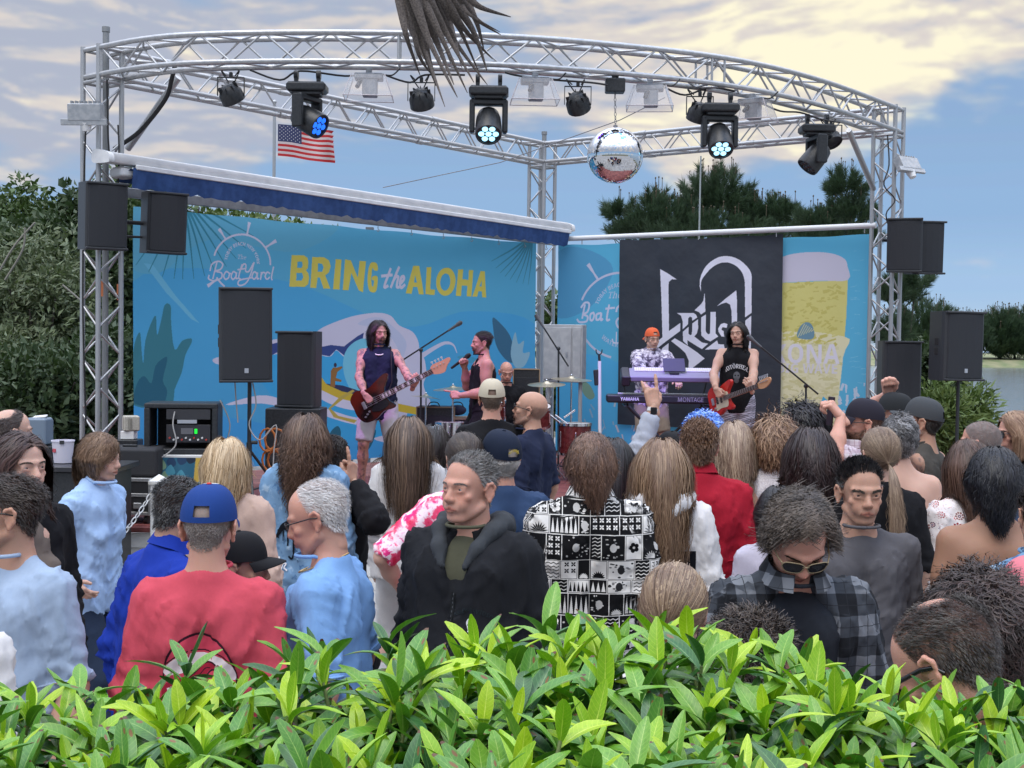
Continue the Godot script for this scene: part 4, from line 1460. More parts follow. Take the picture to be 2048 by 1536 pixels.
func make_gear()->void:
	var bk:=black_metal()
	# flown loudspeakers
	speaker("flown_speaker","black loudspeaker flown on the left tower, nearer of its pair",at(212,500,11.35),Vector3(.36,.585,.30),Vector3(.05,.55,0),false,"black loudspeakers flown on the towers",.48)
	speaker("flown_speaker","black loudspeaker flown right of the left tower, beside the banner edge",at(332,508,11.9),Vector3(.36,.56,.30),Vector3(.05,.50,-.02),false,"black loudspeakers flown on the towers",.48)
	speaker("flown_speaker","black loudspeaker flown on the right tower, inner one of its pair",at(1808,545,13.7),Vector3(.36,.57,.30),Vector3(.05,-.30,.0),false,"black loudspeakers flown on the towers")
	speaker("flown_speaker","black loudspeaker flown on the right tower, outer one of its pair",at(1858,549,13.95),Vector3(.34,.57,.30),Vector3(.05,.30,.02),false,"black loudspeakers flown on the towers")
	# brackets for them
	var br:=thing("speaker_bracket","black bracket bars carrying the flown speakers on the left tower","bracket")
	rod(at(180,440,11.9),at(310,448,12.0),.02,"bar",bk,br)
	rod(at(180,470,11.9),at(300,475,12.0),.012,"bar",bk,br)
	var br2:=thing("speaker_bracket","black bracket bars carrying the flown speakers on the right tower","bracket")
	rod(at(1765,480,14.2),at(1850,485,14.3),.02,"bar",bk,br2)
	# on poles
	var sp:=at(492,765,10.95)
	speaker("pole_speaker","large black loudspeaker on a pole in front of the blue banner",sp,Vector3(.44,.80,.38),Vector3(0,.30,.01),true)
	stand_pole("speaker_stand","black speaker pole under the large left loudspeaker",Vector3(sp.x,DECK_Y,sp.z-.15),sp.y-DECK_Y)
	var sp3:=at(1925,762,12.7)
	speaker("pole_speaker","black loudspeaker on a pole at the right, above the shrubs",sp3,Vector3(.44,.68,.36),Vector3(0,.28,-.01),true)
	stand_pole("speaker_stand","black speaker pole at the right by the green shrubs",Vector3(sp3.x,.0,sp3.z-.12),sp3.y)
	var sp2:=at(590,815,11.9)
	speaker("side_fill_speaker","plain black loudspeaker standing behind the pole speaker",sp2,Vector3(.36,.70,.34),Vector3(0,-.25,0),false)
	var tbl:=thing("amp_rack","black equipment rack under the side loudspeaker with cables","rack",Vector3(sp2.x,DECK_Y,sp2.z))
	box(Vector3(.5,sp2.y-DECK_Y-.01,.45),"case",bk,tbl,Vector3(0,(sp2.y-DECK_Y)/2,-.1),.01)
	for j in 3:
		box(Vector3(.44,.09,.01),"face_plate",mat("rack_face",Color(.05,.05,.055),.4,.4),tbl,Vector3(0,.18+j*.13,.128),.002)
	var orange:=mat("orange_cable",Color(.45,.13,.02),.55)
	var oc:=thing("orange_cable","coiled orange extension cable hanging by the speaker pole","cable")
	for j in 4:
		var c0:=at(535+j*8,880+(j % 2)*40,11.2+j*.03)
		var p:=[]
		for a in 13:
			p.append(c0+Vector3(cos(TAU*a/12.0)*(.07+j*.01),sin(TAU*a/12.0)*.10,j*.01*a/12.0))
		wire(PackedVector3Array(p),.010,"loop",orange,oc)
	var gc:=thing("stage_cable","grey and black leads dangling from the pole speaker","cable")
	for q in [[[505,765],[512,810],[498,850],[520,880],[552,850],[548,900],[545,960]],[[470,765],[472,800],[476,845]],[[440,800],[460,850],[445,905]]]:
		var p:=[]
		for w in q:
			p.append(at(w[0],w[1],11.05))
		wire(curve(p,5),.006,"lead",mat("grey_lead",Color(.35,.34,.33),.5),gc)
	speaker("floor_speaker","dark loudspeaker standing behind the right tower",at(1803,835,13.4),Vector3(.40,.79,.36),Vector3(0,.1,0),false)
	# mixer rack on a cloth-draped table,left
	var rk:=at(368,905,11.0)
	var tb:=thing("gear_table","folding table draped with a blue and yellow printed cloth","table",Vector3(rk.x,DECK_Y,rk.z))
	var th:=rk.y-DECK_Y
	box(Vector3(.78,.03,.5),"table_top",mat("table_white",Color(.6,.6,.58),.5),tb,Vector3(.02,th-.015,0),.008)
	for sx: int in [-1,1]:
		for sz: int in [-1,1]:
			rod(Vector3(sx*.34,.0,sz*.2),Vector3(sx*.34,th-.03,sz*.2),.014,"leg",bk,tb)
	var ink:=Ink.new(256,128,Color8(40,96,120))
	var r2:=RandomNumberGenerator.new()
	r2.seed=9
	ink.poly(PackedVector2Array([Vector2(180,0),Vector2(256,0),Vector2(256,128),Vector2(170,128)]),Color8(190,160,70))
	for j in 26:
		var o:=Vector2(r2.randf_range(0,256),r2.randf_range(0,128))
		ink.poly(curve2([o,o+Vector2(14,-20),o+Vector2(26,6),o+Vector2(10,18)],4,true),[Color8(30,60,92),Color8(70,140,160),Color8(24,40,60),Color8(120,150,120)][j % 4])
	var dr:=MB.new()
	for ix in 41:
		for iy in 7:
			var x:=-.40+.80*ix/40.0
			dr.vert(Vector3(x,th-.02-iy*.055,.26+sin(x*38.0)*.012*iy/6.0),Vector3(0,0,1),Vector2(ix/40.0,iy/6.0))
	for ix in 40:
		for iy in 6:
			var a0:=ix*7+iy
			dr.q4(a0,a0+1,a0+8,a0+7)
	put(smooth(dr),"cloth",print_mat("table_print",ink.tex(),.8,.0),tb)
	var mx:=thing("mixer_rack","open black rack with an audio mixer and small glowing screen","mixer rack",rk)
	mx.rotation.y=.12
	box(Vector3(.60,.045,.42),"lid",bk,mx,Vector3(0,.405,0),.01)
	box(Vector3(.60,.05,.42),"floor",bk,mx,Vector3(0,.026,0),.01)
	for s: int in [-1,1]:
		box(Vector3(.05,.34,.42),"side",bk,mx,Vector3(s*.275,.22,0),.01)
	box(Vector3(.49,.33,.02),"back",mat("deep_black",Color(.004,.004,.005),.6),mx,Vector3(0,.215,-.19),.001)
	box(Vector3(.36,.085,.03),"amp_face",mat("rack_face",Color(.05,.05,.055),.4,.4),mx,Vector3(.06,.335,.19),.003)
	box(Vector3(.16,.03,.006),"label_plate",mat("badge",Color(.45,.47,.5),.35,.5),mx,Vector3(.05,.275,.205),.001)
	var fc:=box(Vector3(.36,.15,.03),"mixer_face",mat("rack_face2",Color(.035,.035,.04),.35,.2),mx,Vector3(.06,.175,.185),.003)
	box(Vector3(.10,.05,.006),"screen_bezel",mat("bezel",Color(.12,.12,.13),.3),fc,Vector3(-.01,.02,.018),.001)
	box(Vector3(.022,.04,.006),"screen",glow("green_led",Color(.1,1.0,.25),1.2),fc,Vector3(.062,.02,.018),.001)
	for j in 10:
		var kk:=MB.new()
		kk.rod(Vector3(0,0,.012),Vector3(0,0,.035),.008,10)
		put(kk.mesh(),"knob",mat("knob_white",Color(.6,.6,.6),.4) if j % 3 else mat("knob_red",Color(.4,.04,.03),.4),fc,Transform3D(Basis(),Vector3(-.15+j*.033,-.05 if j % 2 else -.035,0)))
	wire(curve([rk+Vector3(-.02,.36,.23),rk+Vector3(-.03,.25,.25),rk+Vector3(.0,.1,.26),rk+Vector3(-.06,.02,.27),rk+Vector3(-.15,-.04,.3)],6),.006,"lead",mat("grey_lead",Color(.35,.34,.33),.5),mx).transform=Transform3D(Basis(Vector3.UP,-.12),Vector3.ZERO)*Transform3D(Basis(),-rk)
	# flight case,black case on it,small boxes
	var fp:=at(268,1010,10.75)
	fp.y=DECK_Y
	var fcse:=thing("flight_case","black flight case with silver edges and a round white logo","flight case",fp)
	fcse.rotation.y=-.12
	var silver:=mottle("case_silver",Color(.42,.43,.44),Color(.55,.55,.55),.05,4.0,.35,.02,.7)
	box(Vector3(.46,.30,.40),"shell",mat("case_black",Color(.02,.02,.022),.5),fcse,Vector3(0,.22,0),.006)
	for y: float in [.085,.235,.36]:
		box(Vector3(.475,.03,.415),"edge_band",silver,fcse,Vector3(0,y,0),.004)
	for s: int in [-1,1]:
		box(Vector3(.03,.30,.02),"corner_strip",silver,fcse,Vector3(s*.225,.22,.205),.004)
		box(Vector3(.07,.05,.02),"latch",silver,fcse,Vector3(s*.12,.15,.212),.008)
		var wh:=MB.new()
		wh.rod(Vector3(s*.18-.015,.035,.16),Vector3(s*.18+.015,.035,.16),.035,14)
		put(wh.mesh(),"wheel",bk,fcse)
	var lg:=MB.new()
	var ring:=[]
	for a in 21:
		ring.append(Vector3(cos(TAU*a/20.0)*.045-.02,sin(TAU*a/20.0)*.045+.295,.204))
	lg.wire(PackedVector3Array(ring),.004,5)
	for q in [[-.045,.28,-.045,.31],[-.045,.28,-.01,.285],[-.01,.285,.0,.315],[-.025,.275,-.02,.315]]:
		lg.rod(Vector3(q[0],q[1],.204),Vector3(q[2],q[3],.204),.004,5)
	put(lg.mesh(),"logo",mat("white_plastic",Color(.75,.75,.74),.45),fcse)
	var bc:=thing("black_case","soft black equipment case on top of the flight case","case",fp+Vector3(-.02,.375,0))
	box(Vector3(.52,.24,.38),"shell",mottle("soft_black",Color(.016,.017,.02),Color(.03,.03,.034),.1,5.0,.8,.1),bc,Vector3(0,.12,0),.03)
	box(Vector3(.12,.02,.03),"handle",bk,bc,Vector3(0,.25,.05),.01)
	var b1:=at(258,872,11.5)
	var wb:=thing("white_box","small white box beside the left tower base","box",at(258,878,11.6))
	box(Vector3(.12,.075,.12),"shell",mat("white_plastic",Color(.75,.75,.74),.45),wb,Vector3(0,.0375,0),.006)
	var ub:=thing("beige_unit","beige vented appliance box on the small white box","appliance",at(262,862,11.6))
	box(Vector3(.14,.135,.14),"shell",mottle("beige_box",Color(.42,.40,.33),Color(.5,.48,.42),.05,3.0,.6),ub,Vector3(0,.07,0),.012,Vector3(0,.4,0))
	for j in 6:
		box(Vector3(.004,.10,.01),"vent_slat",mat("beige_dark",Color(.2,.19,.16),.7),ub,Vector3(-.045+j*.014,.07,.075),.001,Vector3(0,.4,0))
	var stool:=thing("box_stand","dark equipment stand holding the small boxes by the left tower","stand",at(258,1012,11.6))
	stool.position.y=DECK_Y
	box(Vector3(.2,at(258,878,11.6).y-DECK_Y-.002,.2),"block",bk,stool,Vector3(0,(at(258,878,11.6).y-DECK_Y)/2,0),.01)
	# bucket and bin on a dark bar table at far left
	var bt:=at(100,926,9.9)
	var bar:=thing("bar_table","long black bar counter at the far left behind the crowd","counter",Vector3(bt.x-.25,0,bt.z))
	box(Vector3(1.7,.04,.6),"counter_top",mat("bar_black",Color(.02,.02,.024),.3),bar,Vector3(0,bt.y-.02,0),.006)
	box(Vector3(1.6,bt.y-.045,.5),"body",bk,bar,Vector3(0,(bt.y-.045)/2,0),.006)
	var bu:=thing("bucket","white plastic bucket with a red mark on the bar counter","bucket",at(126,926,9.9))
	var bl:=MB.new()
	bl.lathe(PackedVector2Array([Vector2(.0,.004),Vector2(.066,.004),Vector2(.082,.165),Vector2(.087,.165),Vector2(.087,.175),Vector2(.078,.175),Vector2(.062,.01),Vector2(.0,.01)]),24)
	put(bl.mesh(),"pail",mat("pail",Color(.62,.60,.68),.5),bu)
	box(Vector3(.035,.028,.006),"mark",mat("red_mark",Color(.45,.06,.08),.5),bu,Vector3(-.045,.10,.062),.001,Vector3(-.09,-.6,0))
	box(Vector3(.035,.028,.006),"clip",bk,bu,Vector3(.02,.165,.085),.002)
	var bn:=thing("plastic_bin","blue grey plastic bin with paper on top behind the bucket","bin",at(78,895,10.4))
	box(Vector3(.18,.22,.18),"shell",mat("bin_blue",Color(.16,.21,.27),.5),bn,Vector3(0,.13,0),.02)
	box(Vector3(.10,.012,.12),"paper",mat("paper",Color(.7,.7,.69),.8),bn,Vector3(.01,.248,0),.003,Vector3(.05,.2,.1))
	var bs:=thing("bin_stand","black shelf under the blue grey bin","shelf",Vector3(bn.position.x,0,bn.position.z))
	box(Vector3(.3,bn.position.y+.018,.24),"block",bk,bs,Vector3(0,(bn.position.y+.018)/2,0),.006)
	# grey electrical cabinet right of the rear tower
	var ep:=at(1128,765,15.6)
	var eb:=thing("electrical_cabinet","flat grey metal cabinet on legs behind the drum kit","cabinet",ep)
	eb.rotation.y=-.35
	var eg:=mottle("cabinet_grey",Color(.36,.37,.39),Color(.44,.45,.46),.02,1.5,.5)
	box(Vector3(.50,.69,.16),"shell",eg,eb,Vector3(0,.35,0),.008)
	box(Vector3(.34,.62,.012),"door",eg,eb,Vector3(-.06,.35,.086),.004)
	box(Vector3(.10,.62,.012),"door",eg,eb,Vector3(.18,.35,.086),.004)
	box(Vector3(.015,.07,.015),"handle",mat("badge",Color(.45,.47,.5),.35,.5),eb,Vector3(.06,.34,.098),.004)
	for s: int in [-1,1]:
		rod(Vector3(s*.2,DECK_Y-ep.y,-.02),Vector3(s*.2,.01,-.02),.025,"leg",eg,eb)
	# amplifier cabinets behind the drummer and the bassist
	var tan:=mat("amp_trim",Color(.30,.21,.13),.6)
	for q in [["black amplifier with tan edges behind the drummer",1052,800,15.0,.30,.40],["black bass cabinet with a tan edge beside the bassist's legs",872,885,14.6,.42,.5]]:
		var ap:=at(q[1],q[2],q[3])
		var am:=thing("amplifier",q[0],"amplifier",Vector3(ap.x,DECK_Y,ap.z))
		var hh: float=at(q[1],q[2]-63 if q[1]==1052 else 812,q[3]).y-DECK_Y
		box(Vector3(q[4],hh,.3),"cabinet",bk,am,Vector3(0,hh/2,0),.012)
		for s: int in [-1,1]:
			box(Vector3(.014,hh,.014),"trim",tan,am,Vector3(s*q[4]/2,hh/2,.152),.003)
		box(Vector3(q[4],.014,.014),"trim",tan,am,Vector3(0,hh-.006,.153),.003)
		box(Vector3(q[4]-.03,hh-.12,.01),"grille",grille(),am,Vector3(0,hh/2-.04,.152),.002)
	for q in [[868,826,"dark blue bag on the bass cabinet, left one"],[915,826,"dark blue bag on the drum riser edge, right one"]]:
		var o:=thing("small_bag",q[2],"bag",at(q[0],q[1]+4,14.55))
		var k:=MB.new()
		k.ball(Vector3(0,.055,0),Vector3(.10,.06,.08),8,12)
		put(k.mesh(),"pouch",mat("bag_blue",Color(.015,.02,.06),.7),o)
		wire(curve([Vector3(-.07,.08,.03),Vector3(-.04,.14,.04),Vector3(.04,.14,.04),Vector3(.07,.08,.03)],5),.006,"strap",bk,o)
	var sh:=thing("gear_shelf","low black shelf with a tan edge behind the bassist","shelf",Vector3(at(910,835,14.6).x,DECK_Y,at(910,835,14.6).z))
	var sy:=at(910,833,14.6).y-DECK_Y
	box(Vector3(.5,.03,.3),"board",tan,sh,Vector3(0,sy-.015,0),.004)
	box(Vector3(.48,sy-.035,.28),"body",bk,sh,Vector3(0,sy/2-.02,0),.004)
	# microphones
	var fl:=func(px: float,py: float,d: float)->Vector3:
		var p:=at(px,py,d)
		return Vector3(p.x,DECK_Y,p.z)
	mic_stand("boom microphone stand reaching over the drums behind the singer",fl.call(842,900,14.3),at(842,700,14.3),at(897,661,14.2),at(795,727,14.4),true,black_metal())
	mic_stand("boom microphone stand in front of the grey cabinet",fl.call(1117,900,15.0),at(1117,697,15.0),at(1088,656,15.0),at(1137,733,15.0),true,black_metal())
	mic_stand("long boom microphone stand at the guitarist's mouth",fl.call(1612,900,12.9),at(1612,772,12.9),at(1522,694,12.7),at(1636,788,12.9),true,black_metal())
	var ws:=thing("white_stand","white pole stand with a black clip and phone holder","stand",fl.call(1201,900,13.9))
	var wo:=ws.position
	rod(Vector3(0,.02,0),at(1199,722,13.9)-wo,.018,"shaft",mat("white_plastic",Color(.75,.75,.74),.45),ws)
	rod(at(1199,724,13.9)-wo,at(1198,708,13.9)-wo,.014,"neck",bk,ws)
	for s: int in [-1,1]:
		wire(curve([at(1198,710,13.9)-wo,at(1198+s*5,706,13.9)-wo,at(1198+s*6,699,13.9)-wo],4),.007,"clip",bk,ws)
	box(Vector3(.07,.17,.03),"holder",bk,ws,at(1194,755,13.9)-wo,.01,Vector3(0,.3,.1))
	box(Vector3(.34,.025,.34),"foot",mat("white_plastic",Color(.75,.75,.74),.45),ws,Vector3(0,.013,0),.006)
	# thin aerial behind the black banner
	var ae:=at(1396,480,19.0)
	var aer:=thing("aerial","thin vertical whip aerial in front of the pines","aerial",Vector3(ae.x,0,ae.z))
	rod(Vector3.ZERO,Vector3(.02,at(1400,312,19.0).y,0),.012,"whip",mat("aerial_grey",Color(.3,.33,.33),.5),aer)
# instruments
func guitar(label: String,called: String,xf: Transform3D,body_pts: Array,body_m: Material,guard: Array,guard_m: Material,neck_from: float,neck_to: float,neck_w: float,board_m: Material,head: Array,head_m: Material,frets: int,strings: int,blocks: bool)->void:
	# local: x along the neck,y up across the body,z out of the top
	var t:=thing(called,label,"guitar")
	t.transform=xf
	var bd:=MB.new()
	var outline:=curve2(body_pts,5,true)
	bd.slab(outline,.036,-.018)
	var small:=Geometry2D.offset_polygon(outline,-.006)
	bd.slab(small[0],.046,-.023)
	put(bd.mesh(),"body",body_m,t)
	if guard.size():
		var g:=MB.new()
		g.slab(curve2(guard,4,true),.003,.0235)
		put(g.mesh(),"pickguard",guard_m,t)
	var nk:=MB.new()
	nk.box(Vector3(neck_to-neck_from,neck_w,.024),Vector3((neck_from+neck_to)/2,0,.012),.009)
	put(nk.mesh(),"neck",head_m,t)
	var fb:=MB.new()
	fb.box(Vector3(neck_to-neck_from,neck_w,.006),Vector3((neck_from+neck_to)/2,0,.029),.002)
	var fbn:=put(fb.mesh(),"fingerboard",board_m,t)
	var silver:=mat("fret_silver",Color(.7,.7,.7),.3,.9)
	var scale_len:=(neck_to-neck_from)*1.45
	for j in frets:
		var x:=neck_to-scale_len*(1.0-pow(2.0,-(j+1)/12.0))
		if x<neck_from:
			break
		var f:=MB.new()
		f.box(Vector3(.003,neck_w,.003),Vector3(x,0,.033),.001)
		put(f.mesh(),"fret",silver,fbn)
		if blocks and j in [2,4,6,8,11,14,16,18]:
			var bl:=MB.new()
			bl.box(Vector3(.018,neck_w*.72,.002),Vector3(x+.016,0,.032),.0005)
			put(bl.mesh(),"inlay",mat("inlay",Color(.65,.63,.6),.4),fbn)
	var hd:=MB.new()
	hd.slab(curve2(head,3,true),.016,.004)
	var hn:=put(hd.mesh(),"headstock",head_m,t)
	for s in strings:
		var p:=Vector3(neck_to+.03+s*(.036 if strings<6 else .022),neck_w*.5+.028,.012)
		var tg:=MB.new()
		tg.rod(p+Vector3(0,-.02,0),p+Vector3(0,.022,0),.004,6)
		tg.box(Vector3(.022,.016,.006),p+Vector3(0,.026,0),.002)
		tg.rod(p+Vector3(0,-.03,.0),p+Vector3(0,-.03,.022),.006,8)
		put(tg.mesh(),"tuner",silver,hn)
		var y:=(s-(strings-1)*.5)*neck_w*.8/(strings-1)
		var w:=MB.new()
		w.rod(Vector3(-.12,y*1.35,.036),Vector3(neck_to,y,.037),.0011 if strings<6 else .0007,4)
		put(w.mesh(),"string",silver,t)
	box(Vector3(.035,.075,.014),"bridge",silver,t,Vector3(-.125,0,.03),.004)
	for x: float in [-.06,.0]:
		box(Vector3(.028,.075,.010),"pickup",mat("pickup",Color(.03,.03,.03),.4),t,Vector3(x,0,.028),.004)
	for j in 3:
		var kn:=MB.new()
		kn.rod(Vector3(-.10-j*.03,-.075-j*.016,.022),Vector3(-.10-j*.03,-.075-j*.016,.042),.010,10)
		put(kn.mesh(),"knob",silver,t)
func frame_xf(origin: Vector3,along: Vector3,facing: Vector3)->Transform3D:
	var x:=along.normalized()
	var z:=(facing-x*facing.dot(x)).normalized()
	return Transform3D(Basis(x,z.cross(x),z),origin)
func cymbal(parent: Node,p: Vector3,r: float,tilt: Vector3)->void:
	var k:=MB.new()
	k.lathe(PackedVector2Array([Vector2(.0,.022),Vector2(r*.12,.018),Vector2(r*.17,.006),Vector2(r*.5,-.004),Vector2(r,-.018),Vector2(r,-.0195),Vector2(r*.5,-.006),Vector2(.0,.0)]),36)
	put(k.mesh(),"cymbal",mottle("bronze",Color(.60,.50,.34),Color(.72,.62,.45),.05,5.0,.28,.0,.9),parent,Transform3D(Basis.from_euler(tilt),p))
func drum(parent: Node,called: String,xf: Transform3D,r: float,h: float,m: Material)->void:
	var k:=MB.new()
	k.lathe(PackedVector2Array([Vector2(r,0),Vector2(r,h)]),28)
	var s:=put(k.mesh(),called,m,parent,xf)
	for y: float in [.008,h-.008]:
		var hp:=MB.new()
		hp.lathe(PackedVector2Array([Vector2(r,y-.014),Vector2(r+.008,y-.014),Vector2(r+.008,y+.014),Vector2(r,y+.014)]),28)
		put(hp.mesh(),"hoop",mat("chrome",Color(.7,.7,.72),.15,1.0),s)
	for y: float in [.002,h-.002]:
		var hd:=MB.new()
		hd.lathe(PackedVector2Array([Vector2(0,y),Vector2(r,y)]),28)
		put(hd.mesh(),"drum_head",mat("drum_skin",Color(.6,.6,.58),.6),s)
	for j in 6:
		var a:=TAU*j/6.0
		var lg:=MB.new()
		lg.box(Vector3(.014,h*.5,.014),Vector3(sin(a)*(r+.006),h/2,cos(a)*(r+.006)),.003)
		put(lg.mesh(),"lug",mat("chrome",Color(.7,.7,.72),.15,1.0),s)
func make_instruments()->void:
	# sunburst bass held by the bassist
	var burst:=mottle("bass_burst",Color(.012,.008,.007),Color(.10,.016,.008),.006,1.6,.12)
	var maple:=mat("maple",Color(.55,.30,.16),.4)
	var rose:=mat("rosewood",Color(.05,.025,.015),.5)
	var b0:=at(752,800,12.80)
	var b1:=at(905,722,12.64)
	var bass:=[Vector2(-.24,.02),Vector2(-.235,.11),Vector2(-.15,.165),Vector2(-.03,.135),Vector2(.08,.165),Vector2(.20,.195),Vector2(.215,.15),Vector2(.13,.06),Vector2(.12,-.05),Vector2(.16,-.12),Vector2(.13,-.15),Vector2(.03,-.135),Vector2(-.08,-.17),Vector2(-.19,-.155),Vector2(-.24,-.07)]
	var head:=[Vector2(.64,-.025),Vector2(.70,-.055),Vector2(.76,-.06),Vector2(.80,-.02),Vector2(.86,.02),Vector2(.85,.05),Vector2(.78,.05),Vector2(.68,.055),Vector2(.64,.03)]
	guitar("dark sunburst electric bass held by the long-haired bassist","bass_guitar",frame_xf(b0,b1-b0,Vector3(.1,.12,1)),bass,burst,[Vector2(.10,-.04),Vector2(.10,-.10),Vector2(.0,-.115),Vector2(-.08,-.08),Vector2(-.02,-.04)],mat("guard_black",Color(.012,.012,.013),.25),.06,.65,.052,rose,head,maple,20,4,true)
	# red guitar
	var g0:=at(1446,798,13.36)
	var g1:=at(1518,772,12.92)
	var strat:=[Vector2(-.20,.0),Vector2(-.19,.10),Vector2(-.11,.15),Vector2(-.02,.12),Vector2(.07,.145),Vector2(.17,.165),Vector2(.18,.12),Vector2(.11,.05),Vector2(.10,-.04),Vector2(.14,-.11),Vector2(.10,-.135),Vector2(.02,-.115),Vector2(-.07,-.15),Vector2(-.16,-.14),Vector2(-.20,-.07)]
	var shead:=[Vector2(.55,-.022),Vector2(.60,-.04),Vector2(.66,-.035),Vector2(.72,-.005),Vector2(.74,.03),Vector2(.71,.05),Vector2(.62,.045),Vector2(.55,.025)]
	guitar("red electric guitar with a cream pickguard held by the guitarist","electric_guitar",frame_xf(g0,g1-g0,Vector3(-.55,.1,1)),strat,mat("guitar_red",Color(.45,.025,.02),.15),[Vector2(.11,.05),Vector2(.02,.07),Vector2(-.06,.06),Vector2(-.08,-.02),Vector2(-.10,-.10),Vector2(-.02,-.09),Vector2(.08,-.09),Vector2(.10,-.02)],mat("guard_cream",Color(.60,.54,.40),.3),.04,.56,.047,rose,shead,maple,21,6,false)
	# two keyboards on an X stand
	var bk:=black_metal()
	var kx:=at(1332,806,14.1)
	var st:=thing("keyboard_stand","black folding stand under the two keyboards","stand",Vector3(kx.x,DECK_Y,kx.z))
	var ky:=kx.y-DECK_Y
	for s: int in [-1,1]:
		for z: float in [-.16,.16]:
			rod(Vector3(-.42*s,.02,z),Vector3(.42*s,ky-.03,z),.015,"leg",bk,st)
		rod(Vector3(-.45*s,.02,-.25),Vector3(-.45*s,.02,.25),.015,"foot_bar",bk,st)
		rod(Vector3(.45*s,ky-.03,-.2),Vector3(.45*s,ky-.03,.15),.012,"arm",bk,st)
		rod(Vector3(.4*s,ky-.04,-.18),Vector3(.46*s,ky+.24,-.16),.012,"upright",bk,st)
		rod(Vector3(.46*s,ky+.235,-.22),Vector3(.46*s,ky+.235,.12),.012,"arm",bk,st)
	var kb:=thing("keyboard","long black keyboard with YAMAHA lettering, lower of the two","keyboard",Vector3(kx.x,kx.y,kx.z))
	kb.rotation.y=-.05
	var kc:=MB.new()
	kc.box(Vector3(1.30,.085,.36),Vector3(0,.045,0),.018)
	put(kc.mesh(),"case",mat("keys_case",Color(.018,.018,.022),.35),kb)
	for j in 44:
		box(Vector3(.0215,.012,.14),"white_key",mat("ivory",Color(.65,.64,.62),.3),kb,Vector3(-.51+j*.0232,.094,-.10),.002)
	put_text("YAMAHA","brand_lettering",.036,mat("letter_white",Color(.7,.7,.75),.5),kb,Transform3D(Basis(),Vector3(-.40,.045,.181)),"Droid Sans Bold")
	put_text("MONTAGE","model_lettering",.045,mat("letter_grey",Color(.35,.35,.38),.5),kb,Transform3D(Basis(),Vector3(.25,.045,.181)),"Droid Sans")
	var ux:=at(1345,757,14.05)
	var ku:=thing("keyboard","slim pale keyboard tilted towards the player, upper of the two","keyboard",ux)
	ku.rotation=Vector3(.30,-.04,0)
	var uc:=MB.new()
	uc.box(Vector3(1.0,.07,.30),Vector3(.02,.035,0),.02)
	put(uc.mesh(),"case",mat("keys_pale",Color(.22,.21,.26),.4),ku)
	for s: int in [-1,1]:
		box(Vector3(.10,.12,.33),"end_cheek",mat("keys_case",Color(.018,.018,.022),.35),ku,Vector3(.02+s*.53,.02,.02),.02)
	for j in 36:
		box(Vector3(.0215,.012,.12),"white_key",mat("ivory",Color(.65,.64,.62),.3),ku,Vector3(-.40+j*.0232,.076,-.07),.002)
	var tb:=thing("tablet","dark tablet on a rest above the upper keyboard, seen from behind","tablet",at(1348,730,14.0))
	box(Vector3(.24,.16,.012),"case",mat("tablet_back",Color(.05,.045,.09),.35),tb,Vector3(0,.0,0),.006,Vector3(-.5,.1,0))
	box(Vector3(.10,.02,.12),"rest",bk,tb,Vector3(0,-.09,.0),.004)
	# drum kit
	var dp:=at(1030,900,14.2)
	var kit:=thing("drum_kit","drum kit with bronze cymbals partly hidden by the crowd","drum kit",Vector3(dp.x,DECK_Y,dp.z))
	var o:=kit.position
	var shell:=mottle("drum_shell",Color(.10,.012,.012),Color(.16,.03,.03),.02,3.0,.2)
	var chrome:=mat("chrome",Color(.7,.7,.72),.15,1.0)
	drum(kit,"bass_drum",Transform3D(Basis(Vector3.RIGHT,PI/2),Vector3(-.05,.28,.1)),.28,.42,shell)
	drum(kit,"tom",Transform3D(Basis(Vector3.RIGHT,.3),at(985,838,14.1)-o),.14,.22,shell)
	drum(kit,"tom",Transform3D(Basis(Vector3.RIGHT,.3),at(1075,850,14.1)-o),.14,.22,shell)
	drum(kit,"floor_tom",Transform3D(Basis(),at(1150,910,14.2)-o+Vector3(0,0,-.1)),.18,.34,shell)
	drum(kit,"snare_drum",Transform3D(Basis(),at(900,870,14.3)-o),.17,.14,chrome)
	for q in [[906,775,14.3,.22,.05,.06],[852,792,14.4,.17,-.05,-.1],[1093,766,14.3,.21,.10,.02],[1143,756,14.6,.23,.06,-.04]]:
		var p:=at(q[0],q[1],q[2])-o
		cymbal(kit,p,q[3],Vector3(q[4],0,q[5]))
		rod(Vector3(p.x,.02,p.z),p+Vector3(0,.03,0),.010,"cymbal_stand",chrome,kit)
		for a in 3:
			var w:=Vector3(sin(TAU*a/3.0),0,cos(TAU*a/3.0))
			rod(Vector3(p.x,.3,p.z),Vector3(p.x,.01,p.z)+w*.25,.008,"stand_leg",chrome,kit)
		var fl:=MB.new()
		fl.ball(p+Vector3(0,.03,0),Vector3(.012,.014,.012),6,8)
		put(fl.mesh(),"wing_nut",chrome,kit)
	for q in [[1150,820,1128,835],[1100,830,1120,845],[1135,848,1110,830]]:
		rod(at(q[0],q[1],14.25)-o,at(q[2],q[3],14.25)-o,.012,"clamp_arm",chrome,kit)
func put_text(s: String,called: String,height: float,m: Material,parent: Node,xf: Transform3D,f:="Droid Sans")->void:
	var tm:=TextMesh.new()
	tm.text=s
	tm.font=font(f)
	tm.font_size=32
	tm.pixel_size=height/24.0
	tm.depth=.002
	tm.curve_step=2.0
	put(tm,called,m,parent,xf)
